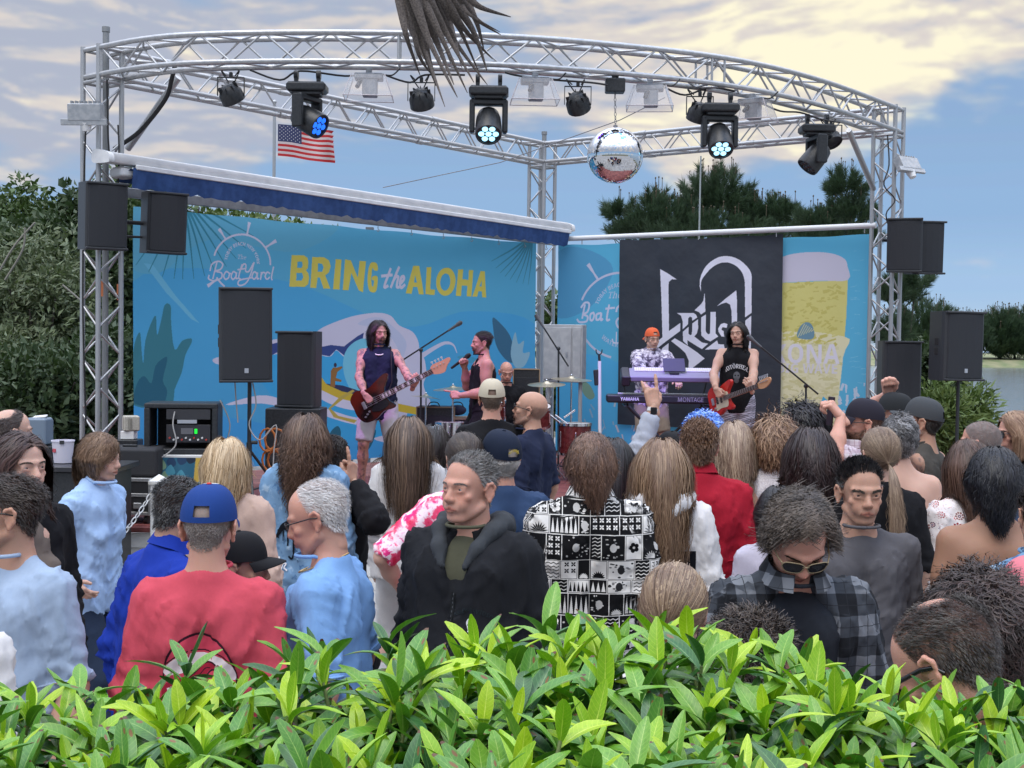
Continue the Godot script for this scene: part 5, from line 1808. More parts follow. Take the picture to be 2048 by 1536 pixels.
# rounded shapes: a sum of soft capsules,meshed as surface nets
class Field:
	var o:=Vector3.ZERO
	var h:=.014
	var nx:=0
	var ny:=0
	var nz:=0
	var ik:=60.0
	var reach:=.05
	var S:=PackedFloat32Array()
	var x_lo:=PackedInt32Array()
	var x_hi:=PackedInt32Array()
	func _init(lo: Vector3,hi: Vector3,cell: float,k: float)->void:
		h=cell
		ik=1.0/k
		reach=k*3.4+cell
		o=lo-Vector3.ONE*(reach+cell*2.0)
		var e:=hi-lo+Vector3.ONE*(reach+cell*2.0)*2.0
		nx=int(e.x/h)+2
		ny=int(e.y/h)+2
		nz=int(e.z/h)+2
		S.resize(nx*ny*nz)
		x_lo.resize(ny*nz)
		x_lo.fill(1 << 20)
		x_hi.resize(ny*nz)
	func soft(k: float)->void:
		ik=1.0/k
		reach=k*3.4+h
	# tapered capsule; optional flat end beyond point b (sleeve or hem),optional squash of the depth axis about the bone
	func cap(a: Vector3,b: Vector3,ra: float,rb: float,flat:=false,sz:=1.0)->void:
		var m:=maxf(ra,rb)+reach
		var lo:=(a.min(b)-Vector3(m,m,m)-o)/h
		var hi:=(a.max(b)+Vector3(m,m,m)-o)/h
		var x0:=maxi(0,int(lo.x))
		var y0:=maxi(0,int(lo.y))
		var z0:=maxi(0,int(lo.z))
		var x1:=mini(nx-1,int(hi.x)+1)
		var y1:=mini(ny-1,int(hi.y)+1)
		var z1:=mini(nz-1,int(hi.z)+1)
		var ba:=b-a
		var L2:=maxf(ba.length_squared(),1e-9)
		var inv:=1.0/L2
		var dir:=ba/sqrt(L2)
		var dr:=rb-ra
		var s:=S
		S=PackedFloat32Array()
		for z in range(z0,z1+1):
			for y in range(y0,y1+1):
				var row:=z*ny+y
				if x0<x_lo[row]:
					x_lo[row]=x0
				if x1>x_hi[row]:
					x_hi[row]=x1
				var i:=row*nx+x0
				var pa:=o+Vector3(x0,y,z)*h-a
				for x in range(x0,x1+1):
					var t:=clampf(pa.dot(ba)*inv,.0,1.0)
					var q:=pa-ba*t
					q.z*=sz
					var d:=q.length()-ra-dr*t
					if flat:
						d=maxf(d,(pa-ba).dot(dir))
					if d<reach:
						s[i]+=exp(-d*ik)
					i+=1
					pa.x+=h
		S=s
	func blob(c: Vector3,r: Vector3,b:=Basis())->void:
		var m:=maxf(r.x,maxf(r.y,r.z))+reach
		var lo:=(c-Vector3(m,m,m)-o)/h
		var hi:=(c+Vector3(m,m,m)-o)/h
		var x0:=maxi(0,int(lo.x))
		var x1:=mini(nx-1,int(hi.x)+1)
		var rm:=minf(r.x,minf(r.y,r.z))
		var bi:=b.inverse()
		var s:=S
		S=PackedFloat32Array()
		for z in range(maxi(0,int(lo.z)),mini(nz-1,int(hi.z)+1)+1):
			for y in range(maxi(0,int(lo.y)),mini(ny-1,int(hi.y)+1)+1):
				var row:=z*ny+y
				x_lo[row]=mini(x_lo[row],x0)
				x_hi[row]=maxi(x_hi[row],x1)
				var i:=row*nx+x0
				for x in range(x0,x1+1):
					var p:=bi*(o+Vector3(x,y,z)*h-c)
					var k0:=(p/r).length()
					var k1:=(p/(r*r)).length()
					var d:=k0*(k0-1.0)/k1 if k1>1e-6 else -rm
					if d<reach:
						s[i]+=exp(-d*ik)
					i+=1
		S=s
	# carve away a capsule (neck holes,sockets)
	func carve(a: Vector3,b: Vector3,ra: float,rb: float)->void:
		var m:=maxf(ra,rb)+reach
		var lo:=(a.min(b)-Vector3(m,m,m)-o)/h
		var hi:=(a.max(b)+Vector3(m,m,m)-o)/h
		var ba:=b-a
		var inv:=1.0/maxf(ba.length_squared(),1e-9)
		for z in range(maxi(0,int(lo.z)),mini(nz-1,int(hi.z)+1)+1):
			for y in range(maxi(0,int(lo.y)),mini(ny-1,int(hi.y)+1)+1):
				var x0:=maxi(0,int(lo.x))
				var i:=(z*ny+y)*nx+x0
				for x in range(x0,mini(nx-1,int(hi.x)+1)+1):
					var pa:=o+Vector3(x,y,z)*h-a
					var t:=clampf(pa.dot(ba)*inv,.0,1.0)
					var d:=(pa-ba*t).length()-lerpf(ra,rb,t)
					if d<reach:
						S[i]=minf(S[i],exp(d*ik))
					i+=1
	# remove everything beyond a plane
	func slice(p0: Vector3,n: Vector3)->void:
		for z in nz:
			for y in ny:
				var row:=z*ny+y
				if x_hi[row]<=0:
					continue
				var base:=o+Vector3(0,y,z)*h-p0
				for x in range(x_lo[row],x_hi[row]+1):
					var d:=base.dot(n)+x*h*n.x
					if d>-reach:
						var i:=row*nx+x
						var lim:=exp(-maxf(-reach,d)*ik)
						if S[i]>lim:
							S[i]=lim
	func value(p: Vector3)->float:
		var q:=(p-o)/h
		var x:=int(q.x)
		var y:=int(q.y)
		var z:=int(q.z)
		if x<0 or y<0 or z<0 or x>=nx-1 or y>=ny-1 or z>=nz-1:
			return .0
		var f:=q-Vector3(x,y,z)
		var i:=(z*ny+y)*nx+x
		var j:=i+nx*ny
		var a:=lerpf(lerpf(S[i],S[i+1],f.x),lerpf(S[i+nx],S[i+nx+1],f.x),f.y)
		var b:=lerpf(lerpf(S[j],S[j+1],f.x),lerpf(S[j+nx],S[j+nx+1],f.x),f.y)
		return lerpf(a,b,f.z)
	const EDGE:=[0,1,0,2,0,4,1,3,1,5,2,3,2,6,3,7,4,5,4,6,5,7,6,7]
	var ids:=PackedInt32Array()
	var V:=PackedVector3Array()
	var corner:=PackedFloat32Array()
	func vertex(i: int)->int:
		var id:=ids[i]
		if id>=0:
			return id
		var nxy:=nx*ny
		corner[0]=S[i]; corner[1]=S[i+1]; corner[2]=S[i+nx]; corner[3]=S[i+nx+1]
		corner[4]=S[i+nxy]; corner[5]=S[i+nxy+1]; corner[6]=S[i+nxy+nx]; corner[7]=S[i+nxy+nx+1]
		var sum:=Vector3.ZERO
		var n:=0
		for e in range(0,24,2):
			var a: int=EDGE[e]
			var b: int=EDGE[e+1]
			var va:=corner[a]
			var vb:=corner[b]
			if (va>1.0)!=(vb>1.0):
				var la:=log(maxf(va,1e-6))
				var lb:=log(maxf(vb,1e-6))
				var t:=la/(la-lb)
				var pa:=Vector3(a & 1,(a >> 1) & 1,a >> 2)
				sum+=pa+(Vector3(b & 1,(b >> 1) & 1,b >> 2)-pa)*t
				n+=1
		var x:=i % nx
		var y:=(i/nx) % ny
		var z:=i/nxy
		V.append(o+(Vector3(x,y,z)+sum/maxi(n,1))*h)
		id=V.size()-1
		ids[i]=id
		return id
	func build()->Array:
		#->[vertices,normals,indices]
		ids.resize(S.size())
		ids.fill(-1)
		corner.resize(8)
		V.clear()
		var I:=PackedInt32Array()
		var nxy:=nx*ny
		for z in range(1,nz-1):
			for y in range(1,ny-1):
				var row:=z*ny+y
				if x_hi[row]<=0:
					continue
				var x0:=maxi(1,x_lo[row])
				var x1:=mini(nx-2,x_hi[row])
				var i:=row*nx+x0
				for x in range(x0,x1+1):
					var here:=S[i]>1.0
					if here!=(S[i+1]>1.0):
						var a:=vertex(i-nx-nxy)
						var b:=vertex(i-nxy)
						var c:=vertex(i)
						var d:=vertex(i-nx)
						if here:
							I.append_array([a,c,b,a,d,c])
						else:
							I.append_array([a,b,c,a,c,d])
					if here!=(S[i+nx]>1.0):
						var a:=vertex(i-1-nxy)
						var b:=vertex(i-nxy)
						var c:=vertex(i)
						var d:=vertex(i-1)
						if here:
							I.append_array([a,b,c,a,c,d])
						else:
							I.append_array([a,c,b,a,d,c])
					if here!=(S[i+nxy]>1.0):
						var a:=vertex(i-1-nx)
						var b:=vertex(i-nx)
						var c:=vertex(i)
						var d:=vertex(i-1)
						if here:
							I.append_array([a,c,b,a,d,c])
						else:
							I.append_array([a,b,c,a,c,d])
					i+=1
		ids=PackedInt32Array()
		var N:=normals(V,I)
		return [V,N,I]
	static func normals(v: PackedVector3Array,idx: PackedInt32Array)->PackedVector3Array:
		var n:=PackedVector3Array()
		n.resize(v.size())
		for k in range(0,idx.size(),3):
			var a:=idx[k]
			var b:=idx[k+1]
			var c:=idx[k+2]
			var f:=(v[c]-v[a]).cross(v[b]-v[a])
			n[a]+=f
			n[b]+=f
			n[c]+=f
		for k in n.size():
			n[k]=n[k].normalized()
		return n
func net(parts: Array,cols: PackedColorArray,uvs:=PackedVector2Array())->ArrayMesh:
	var a:=[]
	a.resize(Mesh.ARRAY_MAX)
	a[Mesh.ARRAY_VERTEX]=parts[0]
	a[Mesh.ARRAY_NORMAL]=parts[1]
	a[Mesh.ARRAY_INDEX]=parts[2]
	if cols.size():
		a[Mesh.ARRAY_COLOR]=cols
	if uvs.size():
		a[Mesh.ARRAY_TEX_UV]=uvs
	var m:=ArrayMesh.new()
	m.add_surface_from_arrays(Mesh.PRIMITIVE_TRIANGLES,a)
	return m
# head and hand shapes,made once
# head: pivot at the base of the skull,face towards +z,crown at y 0.145,chin at y -0.085
func head_shape(female: bool,cell: float)->Array:
	var f:=Field.new(Vector3(-.095,-.13,-.125),Vector3(.095,.155,.13),cell,.0075)
	var w:=.92 if female else 1.0
	f.blob(Vector3(0,.056,-.014),Vector3(.068,.083,.090))
	f.blob(Vector3(0,.062,.028),Vector3(.056,.060,.054))
	f.soft(.006)
	f.blob(Vector3(0,.004,.036),Vector3(.050*w,.060,.046))
	f.blob(Vector3(0,-.040,.034),Vector3(.045*w,.038,.047))
	f.blob(Vector3(0,-.069,.067),Vector3(.019*w,.014,.015))
	for s: int in [-1,1]:
		f.cap(Vector3(s*.052*w,-.030,-.004),Vector3(s*.022*w,-.070,.056),.013,.011)
		f.blob(Vector3(s*.043,.002,.060),Vector3(.016,.012,.014))
		f.blob(Vector3(s*.030,-.022,.066),Vector3(.016,.020,.016))
		f.soft(.004)
		f.cap(Vector3(s*.008,.043,.086),Vector3(s*.046,.045,.066),.008 if female else .0100,.008)
		f.soft(.006)
	# sockets,then lids over the eyes
	f.soft(.0045)
	for s: int in [-1,1]:
		f.carve(Vector3(s*.022,.025,.096),Vector3(s*.042,.025,.089),.0145,.0135)
	f.soft(.0022)
	for s: int in [-1,1]:
		f.blob(Vector3(s*.0315,.0262,.0722),Vector3(.0150,.0132,.0126))
		f.cap(Vector3(s*.018,.0345,.0815),Vector3(s*.046,.0335,.073),.0028,.0026)
		f.cap(Vector3(s*.019,.0175,.0800),Vector3(s*.044,.0190,.073),.0022,.0022)
		f.carve(Vector3(s*.0235,.0252,.0862),Vector3(s*.0395,.0258,.0832),.0044,.0038)
		# ears
		var e:=Vector3(s*.0735,.016,-.012)
		f.blob(e,Vector3(.0045,.024,.014),Basis(Vector3.UP,s*-.35))
		var ear:=[Vector3(.000,.008,.016),Vector3(.004,.026,.010),Vector3(.008,.031,-.006),Vector3(.010,.018,-.018),Vector3(.007,-.008,-.014),Vector3(.002,-.026,-.002)]
		for k in ear.size()-1:
			var p: Vector3=ear[k]
			var q: Vector3=ear[k+1]
			f.cap(e+Vector3(s*p.x,p.y,p.z),e+Vector3(s*q.x,q.y,q.z),.0040,.0040)
		f.blob(e+Vector3(s*.003,-.026,.0),Vector3(.004,.008,.006))
	# nose
	f.soft(.0035)
	f.cap(Vector3(0,.037,.083),Vector3(0,.004,.101),.0062,.0072)
	f.cap(Vector3(0,.012,.090),Vector3(0,-.008,.094),.0090,.0120)
	f.blob(Vector3(0,-.005,.1045),Vector3(.0088,.0080,.0088))
	for s: int in [-1,1]:
		f.blob(Vector3(s*.0122,-.0085,.0945),Vector3(.0058,.0062,.0085))
	# mouth
	f.blob(Vector3(0,-.030,.080),Vector3(.024,.014,.011))
	f.soft(.0022)
	var lip:=1.15 if female else 1.0
	for s: int in [-1,1]:
		f.cap(Vector3(0,-.0318,.0925),Vector3(s*.022,-.0362,.0815),.0044*lip,.0022)
		f.cap(Vector3(0,-.0430,.0905),Vector3(s*.020,-.0388,.0810),.0054*lip,.0024)
		f.carve(Vector3(0,-.0374,.1000),Vector3(s*.025,-.0378,.0890),.0030,.0024)
		f.carve(Vector3(s*.0055,-.0155,.1020),Vector3(s*.0065,-.0165,.0960),.0024,.0024)
	f.soft(.0075)
	f.cap(Vector3(0,-.02,-.022),Vector3(0,-.075,-.024),.043 if female else .049,.038 if female else .044)
	return f.build()
var heads:={}
func head_of(female: bool,fine: bool)->Array:
	var key:="%s%s" % [female,fine]
	if not heads.has(key):
		var a:=head_shape(female,.0044 if fine else .0085)
		var v: PackedVector3Array=a[0]
		# where hair,lips,cheeks and beard lie
		var scalp:=PackedFloat32Array()
		var lips:=PackedFloat32Array()
		var beard:=PackedFloat32Array()
		var blush:=PackedFloat32Array()
		for p in v:
			scalp.append(hairline(p))
			var l:=.0
			if p.z>.076 and absf(p.x)<.023:
				var up:=-.0272-absf(p.x)*.18
				var dn:=-.0490+absf(p.x)*.38
				l=smoothstep(.0,.002,minf(up-p.y,p.y-dn))
			lips.append(l)
			var b:=smoothstep(-.012,-.026,p.y-maxf(.0,.03-p.z)*.55)*smoothstep(-.02,.006,p.z)*smoothstep(-.098,-.086,p.y)
			beard.append(b*(1.0-l))
			blush.append(exp(-(Vector3(absf(p.x),p.y,p.z)-Vector3(.040,-.004,.075)).length_squared()/.0005)+.8*exp(-(p-Vector3(0,-.006,.110)).length_squared()/.0003)+.6*smoothstep(.066,.08,absf(p.x))*smoothstep(.06,.02,absf(p.y-.015)))
		heads[key]={"v":v,"n":a[1],"i":a[2],"scalp":scalp,"lips":lips,"beard":beard,"blush":blush}
	return [heads[key]]
func hairline(p: Vector3)->float:
	#>0 inside the hair: metres above the hairline
	var z:=p.z
	var y:=.0
	var st:=[[-.12,-.052],[-.075,-.046],[-.045,-.022],[-.028,.012],[-.006,.030],[.012,.034],[.026,.052],[.044,.072],[.062,.092],[.082,.104],[.12,.116]]
	for k in st.size()-1:
		if z<=st[k+1][0]:
			var t:=clampf((z-st[k][0])/(st[k+1][0]-st[k][0]),.0,1.0)
			y=lerpf(st[k][1],st[k+1][1],t)
			break
	if z>.12:
		y=.116
	# the ear itself is bare
	if absf(p.x)>.071 and p.y<.062 and p.z<.02 and p.z>-.045:
		return -.01
	return p.y-y
# hand: wrist at the origin,fingers along +y,palm towards +z,thumb at +x (a right hand)
var hands:={}
func hand_of(pose: String,fine: bool)->Array:
	var key:=pose+str(fine)
	if hands.has(key):
		return hands[key]
	var curls:={"relaxed":[[18,28,18],[24,32,20],[28,36,22],[34,38,24]],"grip":[[55,70,40],[60,74,42],[62,76,42],[64,74,40]],"fist":[[80,92,60],[82,94,60],[84,94,60],[84,92,60]],"flat":[[6,8,6],[4,8,6],[5,9,6],[8,10,8]],
		"point": [[4,6,4],[78,92,60],[82,94,60],[84,92,60]],"sign": [[2,6,4],[80,92,60],[82,94,60],[6,8,6]],"keys": [[22,38,30],[24,40,32],[24,42,32],[22,40,30]],"fret": [[50,60,40],[42,62,44],[52,58,40],[44,60,44]]}
	var c: Array=curls[pose]
	var f:=Field.new(Vector3(-.055,-.035,-.03),Vector3(.085,.20,.085),.0036 if fine else .0062,.0036 if fine else .0045)
	var base:=[Vector3(.029,.084,0),Vector3(.009,.090,0),Vector3(-.011,.086,0),Vector3(-.029,.076,0)]
	var lens:=[[.041,.025,.020],[.046,.029,.021],[.042,.027,.020],[.033,.020,.018]]
	var fan:=[.09,.0,-.07,-.16]
	for k in 4:
		var b: Vector3=base[k]
		f.cap(Vector3(b.x*.6,.008,.0),b,.0125,.0095)
		f.cap(Vector3(b.x*.8,.02,.006),b+Vector3(0,-.012,.006),.0085,.007)
		var p:=b
		var ang:=.0
		for j in 3:
			ang+=deg_to_rad(c[k][j])
			var d:=Vector3(sin(fan[k])*cos(ang),cos(ang)*cos(fan[k]),sin(ang))
			var q: Vector3=p+d*lens[k][j]
			f.cap(p,q,.0089-j*.0006-(.0012 if k==3 else .0),.0083-j*.0007-(.0012 if k==3 else .0))
			p=q
	var closed: bool=pose in ["grip","fist","point","sign","fret"]
	var th:=[Vector3(.016,.012,.006),Vector3(.038,.038,.020 if closed else .012),Vector3(.046 if closed else .056,.066,.034 if closed else .018),Vector3(.036 if closed else .064,.088,.044 if closed else .022)]
	for k in 3:
		f.cap(th[k],th[k+1],[.0155,.0115,.0098][k],[.0118,.0100,.0085][k])
	f.cap(Vector3(-.022,.015,.004),Vector3(-.026,.06,.004),.0135,.010)
	f.cap(Vector3(0,-.035,0),Vector3(0,.012,0),.026,.025,false,1.45)
	hands[key]=f.build()
	return hands[key]
# people
func two_bone(a: Vector3,t: Vector3,l1: float,l2: float,pole: Vector3)->Array:
	#->[joint,reached end]
	var d:=t-a
	var L:=clampf(d.length(),absf(l1-l2)+.01,(l1+l2)*.998)
	var e:=d.normalized()
	var x:=(l1*l1-l2*l2+L*L)/(2.0*L)
	var y:=sqrt(maxf(.0,l1*l1-x*x))
	var p:=pole-e*pole.dot(e)
	if p.length()<.01:
		p=Vector3(0,0,-1)-e*-e.z
	return [a+e*x+p.normalized()*y,a+e*L]
func skin_mat()->StandardMaterial3D:
	if mats.has("skin"):
		return mats["skin"]
	var m:=StandardMaterial3D.new()
	m.resource_name="skin"
	m.vertex_color_use_as_albedo=true
	m.roughness=.52
	m.metallic_specular=.4
	m.subsurf_scatter_enabled=true
	m.subsurf_scatter_strength=.12
	m.heightmap_enabled=true
	m.heightmap_texture=noise_tex("pores",.12,3)
	m.heightmap_scale=.05
	tri(m,9.0)
	mats["skin"]=m
	return m
func hair_mat()->StandardMaterial3D:
	if mats.has("hair"):
		return mats["hair"]
	var m:=StandardMaterial3D.new()
	m.resource_name="hair"
	m.vertex_color_use_as_albedo=true
	m.roughness=.42
	m.metallic_specular=.45
	mats["hair"]=m
	return m
func cloth(key: String,c: Color,rough:=.88,weave:=.06)->StandardMaterial3D:
	if mats.has("cloth_"+key):
		return mats["cloth_"+key]
	var m:=StandardMaterial3D.new()
	m.resource_name="cloth_"+key
	m.albedo_color=c.linear_to_srgb()
	m.albedo_texture=noise_tex("lint",.05,5)
	m.roughness=rough
	m.metallic_specular=.3
	m.rim_enabled=true
	m.rim=.12
	m.rim_tint=.7
	m.heightmap_enabled=true
	m.heightmap_texture=noise_tex("weave",.16,3)
	m.heightmap_scale=weave*.3
	tri(m,9.0)
	# lint texture only varies the tone slightly
	m.albedo_texture=soft_tone()
	mats["cloth_"+key]=m
	return m
func soft_tone()->Texture2D:
	if tex_cache.has("soft_tone"):
		return tex_cache["soft_tone"]
	var n:=FastNoiseLite.new()
	n.seed=44
	n.frequency=.035
	n.fractal_octaves=5
	var im:=n.get_seamless_image(256,256,false,false,.15,true)
	var src:=im.get_data()
	for k in src.size():
		src[k]=247+int(src[k]*8/255.0)
	tex_cache["soft_tone"]=ImageTexture.create_from_image(Image.create_from_data(256,256,false,Image.FORMAT_L8,src))
	return tex_cache["soft_tone"]
func patterned(key: String,ink: Ink,scale: float,rough:=.88)->StandardMaterial3D:
	if mats.has("cloth_"+key):
		return mats["cloth_"+key]
	var m:=StandardMaterial3D.new()
	m.resource_name="cloth_"+key
	m.albedo_texture=ink.tex()
	m.roughness=rough
	m.metallic_specular=.3
	m.heightmap_enabled=true
	m.heightmap_texture=noise_tex("weave",.16,3)
	m.heightmap_scale=.015
	tri(m,scale)
	m.uv1_triplanar_sharpness=8.0
	mats["cloth_"+key]=m
	return m
class Body:
	var root: Node3D
	var u:=1.0
	var g:=1.0
	var female:=false
	var B:=Basis()
	var Bh:=Basis()
	var pel:=Vector3.ZERO
	var head:=Transform3D()
	var sh:=[Vector3.ZERO,Vector3.ZERO]
	var el:=[Vector3.ZERO,Vector3.ZERO]
	var wr:=[Vector3.ZERO,Vector3.ZERO]
	var hp:=[Vector3.ZERO,Vector3.ZERO]
	var kn:=[Vector3.ZERO,Vector3.ZERO]
	var an:=[Vector3.ZERO,Vector3.ZERO]
	var cell:=.016
	var fine:=false
	var seed_at:=.0
	var shirt: Field
	var amp:=.0
	var skin:=Color.WHITE
	func tor(p: Vector3)->Vector3:
		return pel+B*(p*u)
var people_made:=0
func person(s: Dictionary)->Body:
	people_made+=1
	var b:=Body.new()
	b.seed_at=people_made*7.31
	b.u=s.get("k",1.0)
	b.g=s.get("girth",1.0)
	b.female=s.get("f",false)
	b.fine=s.get("fine",false)
	b.cell=s.get("cell",.0125 if b.fine else .017)
	b.skin=s.get("skin",Color(.42,.23,.155))
	var d: float=FPX/s.s
	var T:=at(s.px,s.py,d)
	var floor_y: float=s.get("floor",.0)
	b.B=Basis.from_euler(Vector3(deg_to_rad(s.get("lean",.0)),deg_to_rad(s.get("twist",.0)),deg_to_rad(s.get("roll",.0))))
	b.Bh=b.B*Basis.from_euler(Vector3(deg_to_rad(s.get("hp",.0)),deg_to_rad(s.get("hy",.0)),deg_to_rad(s.get("hr",.0))))
	var hs: float=b.u*s.get("head",1.0)*(.96 if b.female else 1.0)
	var pivot:=b.B*Vector3(0,.665,.012)*b.u
	var top:=pivot+b.Bh*Vector3(0,.145*hs+s.get("rise",.012),0)
	# the highest point of a tilted head is not its crown
	var back:=b.Bh*Vector3(0,.075,-.075)*hs+pivot
	top.y=maxf(top.y,back.y+.012)
	var yaw:=deg_to_rad(s.get("yaw",180.0))
	var turn:=Basis(Vector3.UP,yaw)
	var pelvis_y:=T.y-floor_y-top.y
	var off:=turn*Vector3(top.x,0,top.z)
	b.root=thing("person",s.label,"person",Vector3(T.x-off.x,floor_y,T.z-off.z),s.get("group",""))
	b.root.rotation.y=yaw
	b.pel=Vector3(0,pelvis_y,0)
	b.head=Transform3D(b.Bh.scaled(Vector3(s.get("hw",1.0),1.0,1.0)*hs) if false else b.Bh*Basis.from_scale(Vector3(s.get("hw",1.0),1.0,1.0)*hs),b.pel+pivot)
	var inv:=b.root.transform.affine_inverse()
	# arms
	var arms: Array=s.get("arms",["hang","hang"])
	var half:=.142 if b.female else .166
	var l1:=.285*b.u
	var l2:=.25*b.u
	var hand_pose:=["relaxed","relaxed"]
	var palm:=[Vector3.ZERO,Vector3.ZERO]
	var hdir:=[Vector3.ZERO,Vector3.ZERO]
	for q in 2:
		var sx:=-1.0 if q==0 else 1.0
		b.sh[q]=b.tor(Vector3(sx*half,.478,-.008))
		var spec=arms[q]
		if spec is String:
			spec={"hang":{"w":Vector3(.055,-.515,.05),"pole":Vector3(.35,0,-1)},"front":{"w":Vector3(-.02,-.36,.27),"pole":Vector3(.5,-.6,-.5),"palm":Vector3(-.6,0,-.5)},"fold":{"w":Vector3(-.22,-.24,.22),"pole":Vector3(.4,-1,0),"palm":Vector3(0,0,-1)},"hip":{"w":Vector3(.01,-.43,.03),"pole":Vector3(1,0,-.6),"palm":Vector3(-1,0,0),"dir":Vector3(-.35,-.5,.8)}}[spec]
		var target: Vector3
		if spec.has("at"):
			target=inv*(spec.at as Vector3)
		else:
			target=b.sh[q]+b.B*(Vector3(sx*spec.w.x,spec.w.y,spec.w.z)*b.u)
		var pl: Vector3=spec.pole
		var r:=two_bone(b.sh[q],target,l1,l2,b.B*Vector3(sx*pl.x,pl.y,pl.z))
		b.el[q]=r[0]
		b.wr[q]=r[1]
		hand_pose[q]=spec.get("hand","relaxed")
		var pm: Vector3=spec.get("palm",Vector3(-1,0,0))
		palm[q]=b.B*Vector3(sx*pm.x,pm.y,pm.z)
		hdir[q]=b.wr[q]-b.el[q]
		if spec.has("dir"):
			hdir[q]=b.B*Vector3(sx*spec.dir.x,spec.dir.y,spec.dir.z)
	# legs
	var bend: float=s.get("legs",.0)
	var spread: float=s.get("spread",.0)
	for q in 2:
		var sx:=-1.0 if q==0 else 1.0
		b.hp[q]=b.pel+Vector3(sx*.088*b.u,-.01,0)
		var foot:=Vector3(sx*(.10+spread)*b.u,.085,s.get("stride",.0)*sx-.02)
		var reach: float=b.hp[q].distance_to(foot)
		var ll:=maxf(reach*.503,.42*b.u) if not s.has("sit") else .44*b.u
		if s.has("sit"):
			foot=b.hp[q]+Vector3(sx*.05,-.46,.40)*b.u
			foot.y=maxf(.09,foot.y)
		var r:=two_bone(b.hp[q],foot,ll,ll,Vector3(sx*.2,0,1))
		b.kn[q]=r[0]
		b.an[q]=r[1]
	# ---- skin: one continuous surface
	var lo:=b.pel
	var hi:=b.pel
	for q in 2:
		for p: Vector3 in [b.sh[q],b.el[q],b.wr[q],b.kn[q],b.an[q],b.head.origin]:
			lo=lo.min(p)
			hi=hi.max(p)
	var u:=b.u
	var m:=Vector3.ONE*.10
	var f:=Field.new(lo-m,hi+m,b.cell,.014)
	var nr:=.046 if b.female else .053
	f.cap(b.pel,b.tor(Vector3(0,.50,-.01)),.07*u,.06*u)
	f.cap(b.tor(Vector3(0,.48,-.018)),b.head*Vector3(0,-.02,-.020),nr*1.06*u,nr*.97*u)
	for q in 2:
		var sx:=-1.0 if q==0 else 1.0
		f.cap(b.tor(Vector3(0,.475,-.012)),b.sh[q],.050*u,.042*u)
		f.cap(b.tor(Vector3(sx*.038,.548,-.02)),b.tor(Vector3(sx*half*.8,.486,-.015)),.022*u,.022*u)
		var ar: float=s.get("arm",1.0)*(.86 if b.female else 1.0)
		f.cap(b.sh[q],(b.sh[q] as Vector3).lerp(b.el[q],.45),.045*u*ar,.042*u*ar)
		f.cap((b.sh[q] as Vector3).lerp(b.el[q],.4),b.el[q],.041*u*ar,.034*u*ar)
		f.cap(b.el[q],(b.el[q] as Vector3).lerp(b.wr[q],.4),.036*u*ar,.038*u*ar)
		f.cap((b.el[q] as Vector3).lerp(b.wr[q],.4),b.wr[q],.037*u*ar,.025*u*ar)
		f.cap(b.pel,b.hp[q],.07*u,.075*u)
		f.cap(b.hp[q],b.kn[q],.072*u,.050*u)
		f.cap(b.kn[q],(b.kn[q] as Vector3).lerp(b.an[q],.35)+Vector3(0,0,-.012),.048*u,.052*u)
		f.cap((b.kn[q] as Vector3).lerp(b.an[q],.35)+Vector3(0,0,-.012),b.an[q],.050*u,.034*u)
		f.cap(b.an[q]+Vector3(0,-.04,-.02),b.an[q]+Vector3(0,-.055,.12),.034*u,.026*u)
	if s.get("bare",false):
		for sx: float in [-1.0,1.0]:
			f.cap(b.tor(Vector3(sx*.075,.42,.0)),b.tor(Vector3(sx*.06,.22,.0)),.092*u*b.g,.082*u*b.g)
			f.cap(b.tor(Vector3(sx*.055,.2,.0)),b.tor(Vector3(sx*.07,.0,.0)),.085*u*b.g,.095*u*b.g)
			f.cap(b.tor(Vector3(sx*.06,.44,-.05)),b.tor(Vector3(sx*.09,.34,-.06)),.05*u,.045*u)
	var parts:=f.build()
	var V: PackedVector3Array=parts[0]
	var N: PackedVector3Array=parts[1]
	var I: PackedInt32Array=parts[2]
	var C:=PackedColorArray()
	var tint:=noise
	var tattoo: float=s.get("tattoo",.0)
	for p in V:
		var c:=b.skin*(1.0+.10*tint.get_noise_3dv(p*9.0+Vector3(b.seed_at,0,0)))
		if tattoo>.0:
			var t:=smoothstep(.05,.3,tint.get_noise_3dv(p*22.0))*tattoo
			if absf(p.x)>.13*u or tattoo>1.0:
				c=c.lerp(Color(.07,.065,.075),clampf(t,.0,.8))
		C.append(c)
	# head
	var face:Dictionary=s.get("face",{})
	var hair:Dictionary=s.get("hair",{"style": "short"})
	var hd: Dictionary=head_of(b.female,b.fine)[0]
	var hb: Array=head_points(b,hd,face)
	var base:=V.size()
	V.append_array(hb[0])
	N.append_array(hb[1])
	C.append_array(head_colours(b,hd,face,hair))
	for k: int in hd.i:
		I.append(base+k)
	# hands
	for q in 2:
		var hv:=hand_of(hand_pose[q],s.get("fine_hands",b.fine))
		var y: Vector3=(hdir[q] as Vector3).normalized()
		var z: Vector3=((palm[q] as Vector3)-y*(palm[q] as Vector3).dot(y)).normalized()
		var x:=y.cross(z)
		var mir:=1.0 if q==0 else -1.0
		var hsz: float=u*(.90 if b.female else 1.0)
		var bs:=Basis(x*mir,y,z)
		var t3:=Transform3D(Basis(bs.x*hsz,bs.y*hsz,bs.z*hsz),b.wr[q]-y*.004)
		base=V.size()
		for p: Vector3 in hv[0]:
			V.append(t3*p)
			C.append(b.skin*(1.0+.10*tint.get_noise_3dv(p*40.0)))
		for p: Vector3 in hv[1]:
			N.append(bs*p)
		var hi2: PackedInt32Array=hv[2]
		for k in range(0,hi2.size(),3):
			I.append(base+hi2[k])
			I.append(base+hi2[k+(1 if q==0 else 2)])
			I.append(base+hi2[k+(2 if q==0 else 1)])
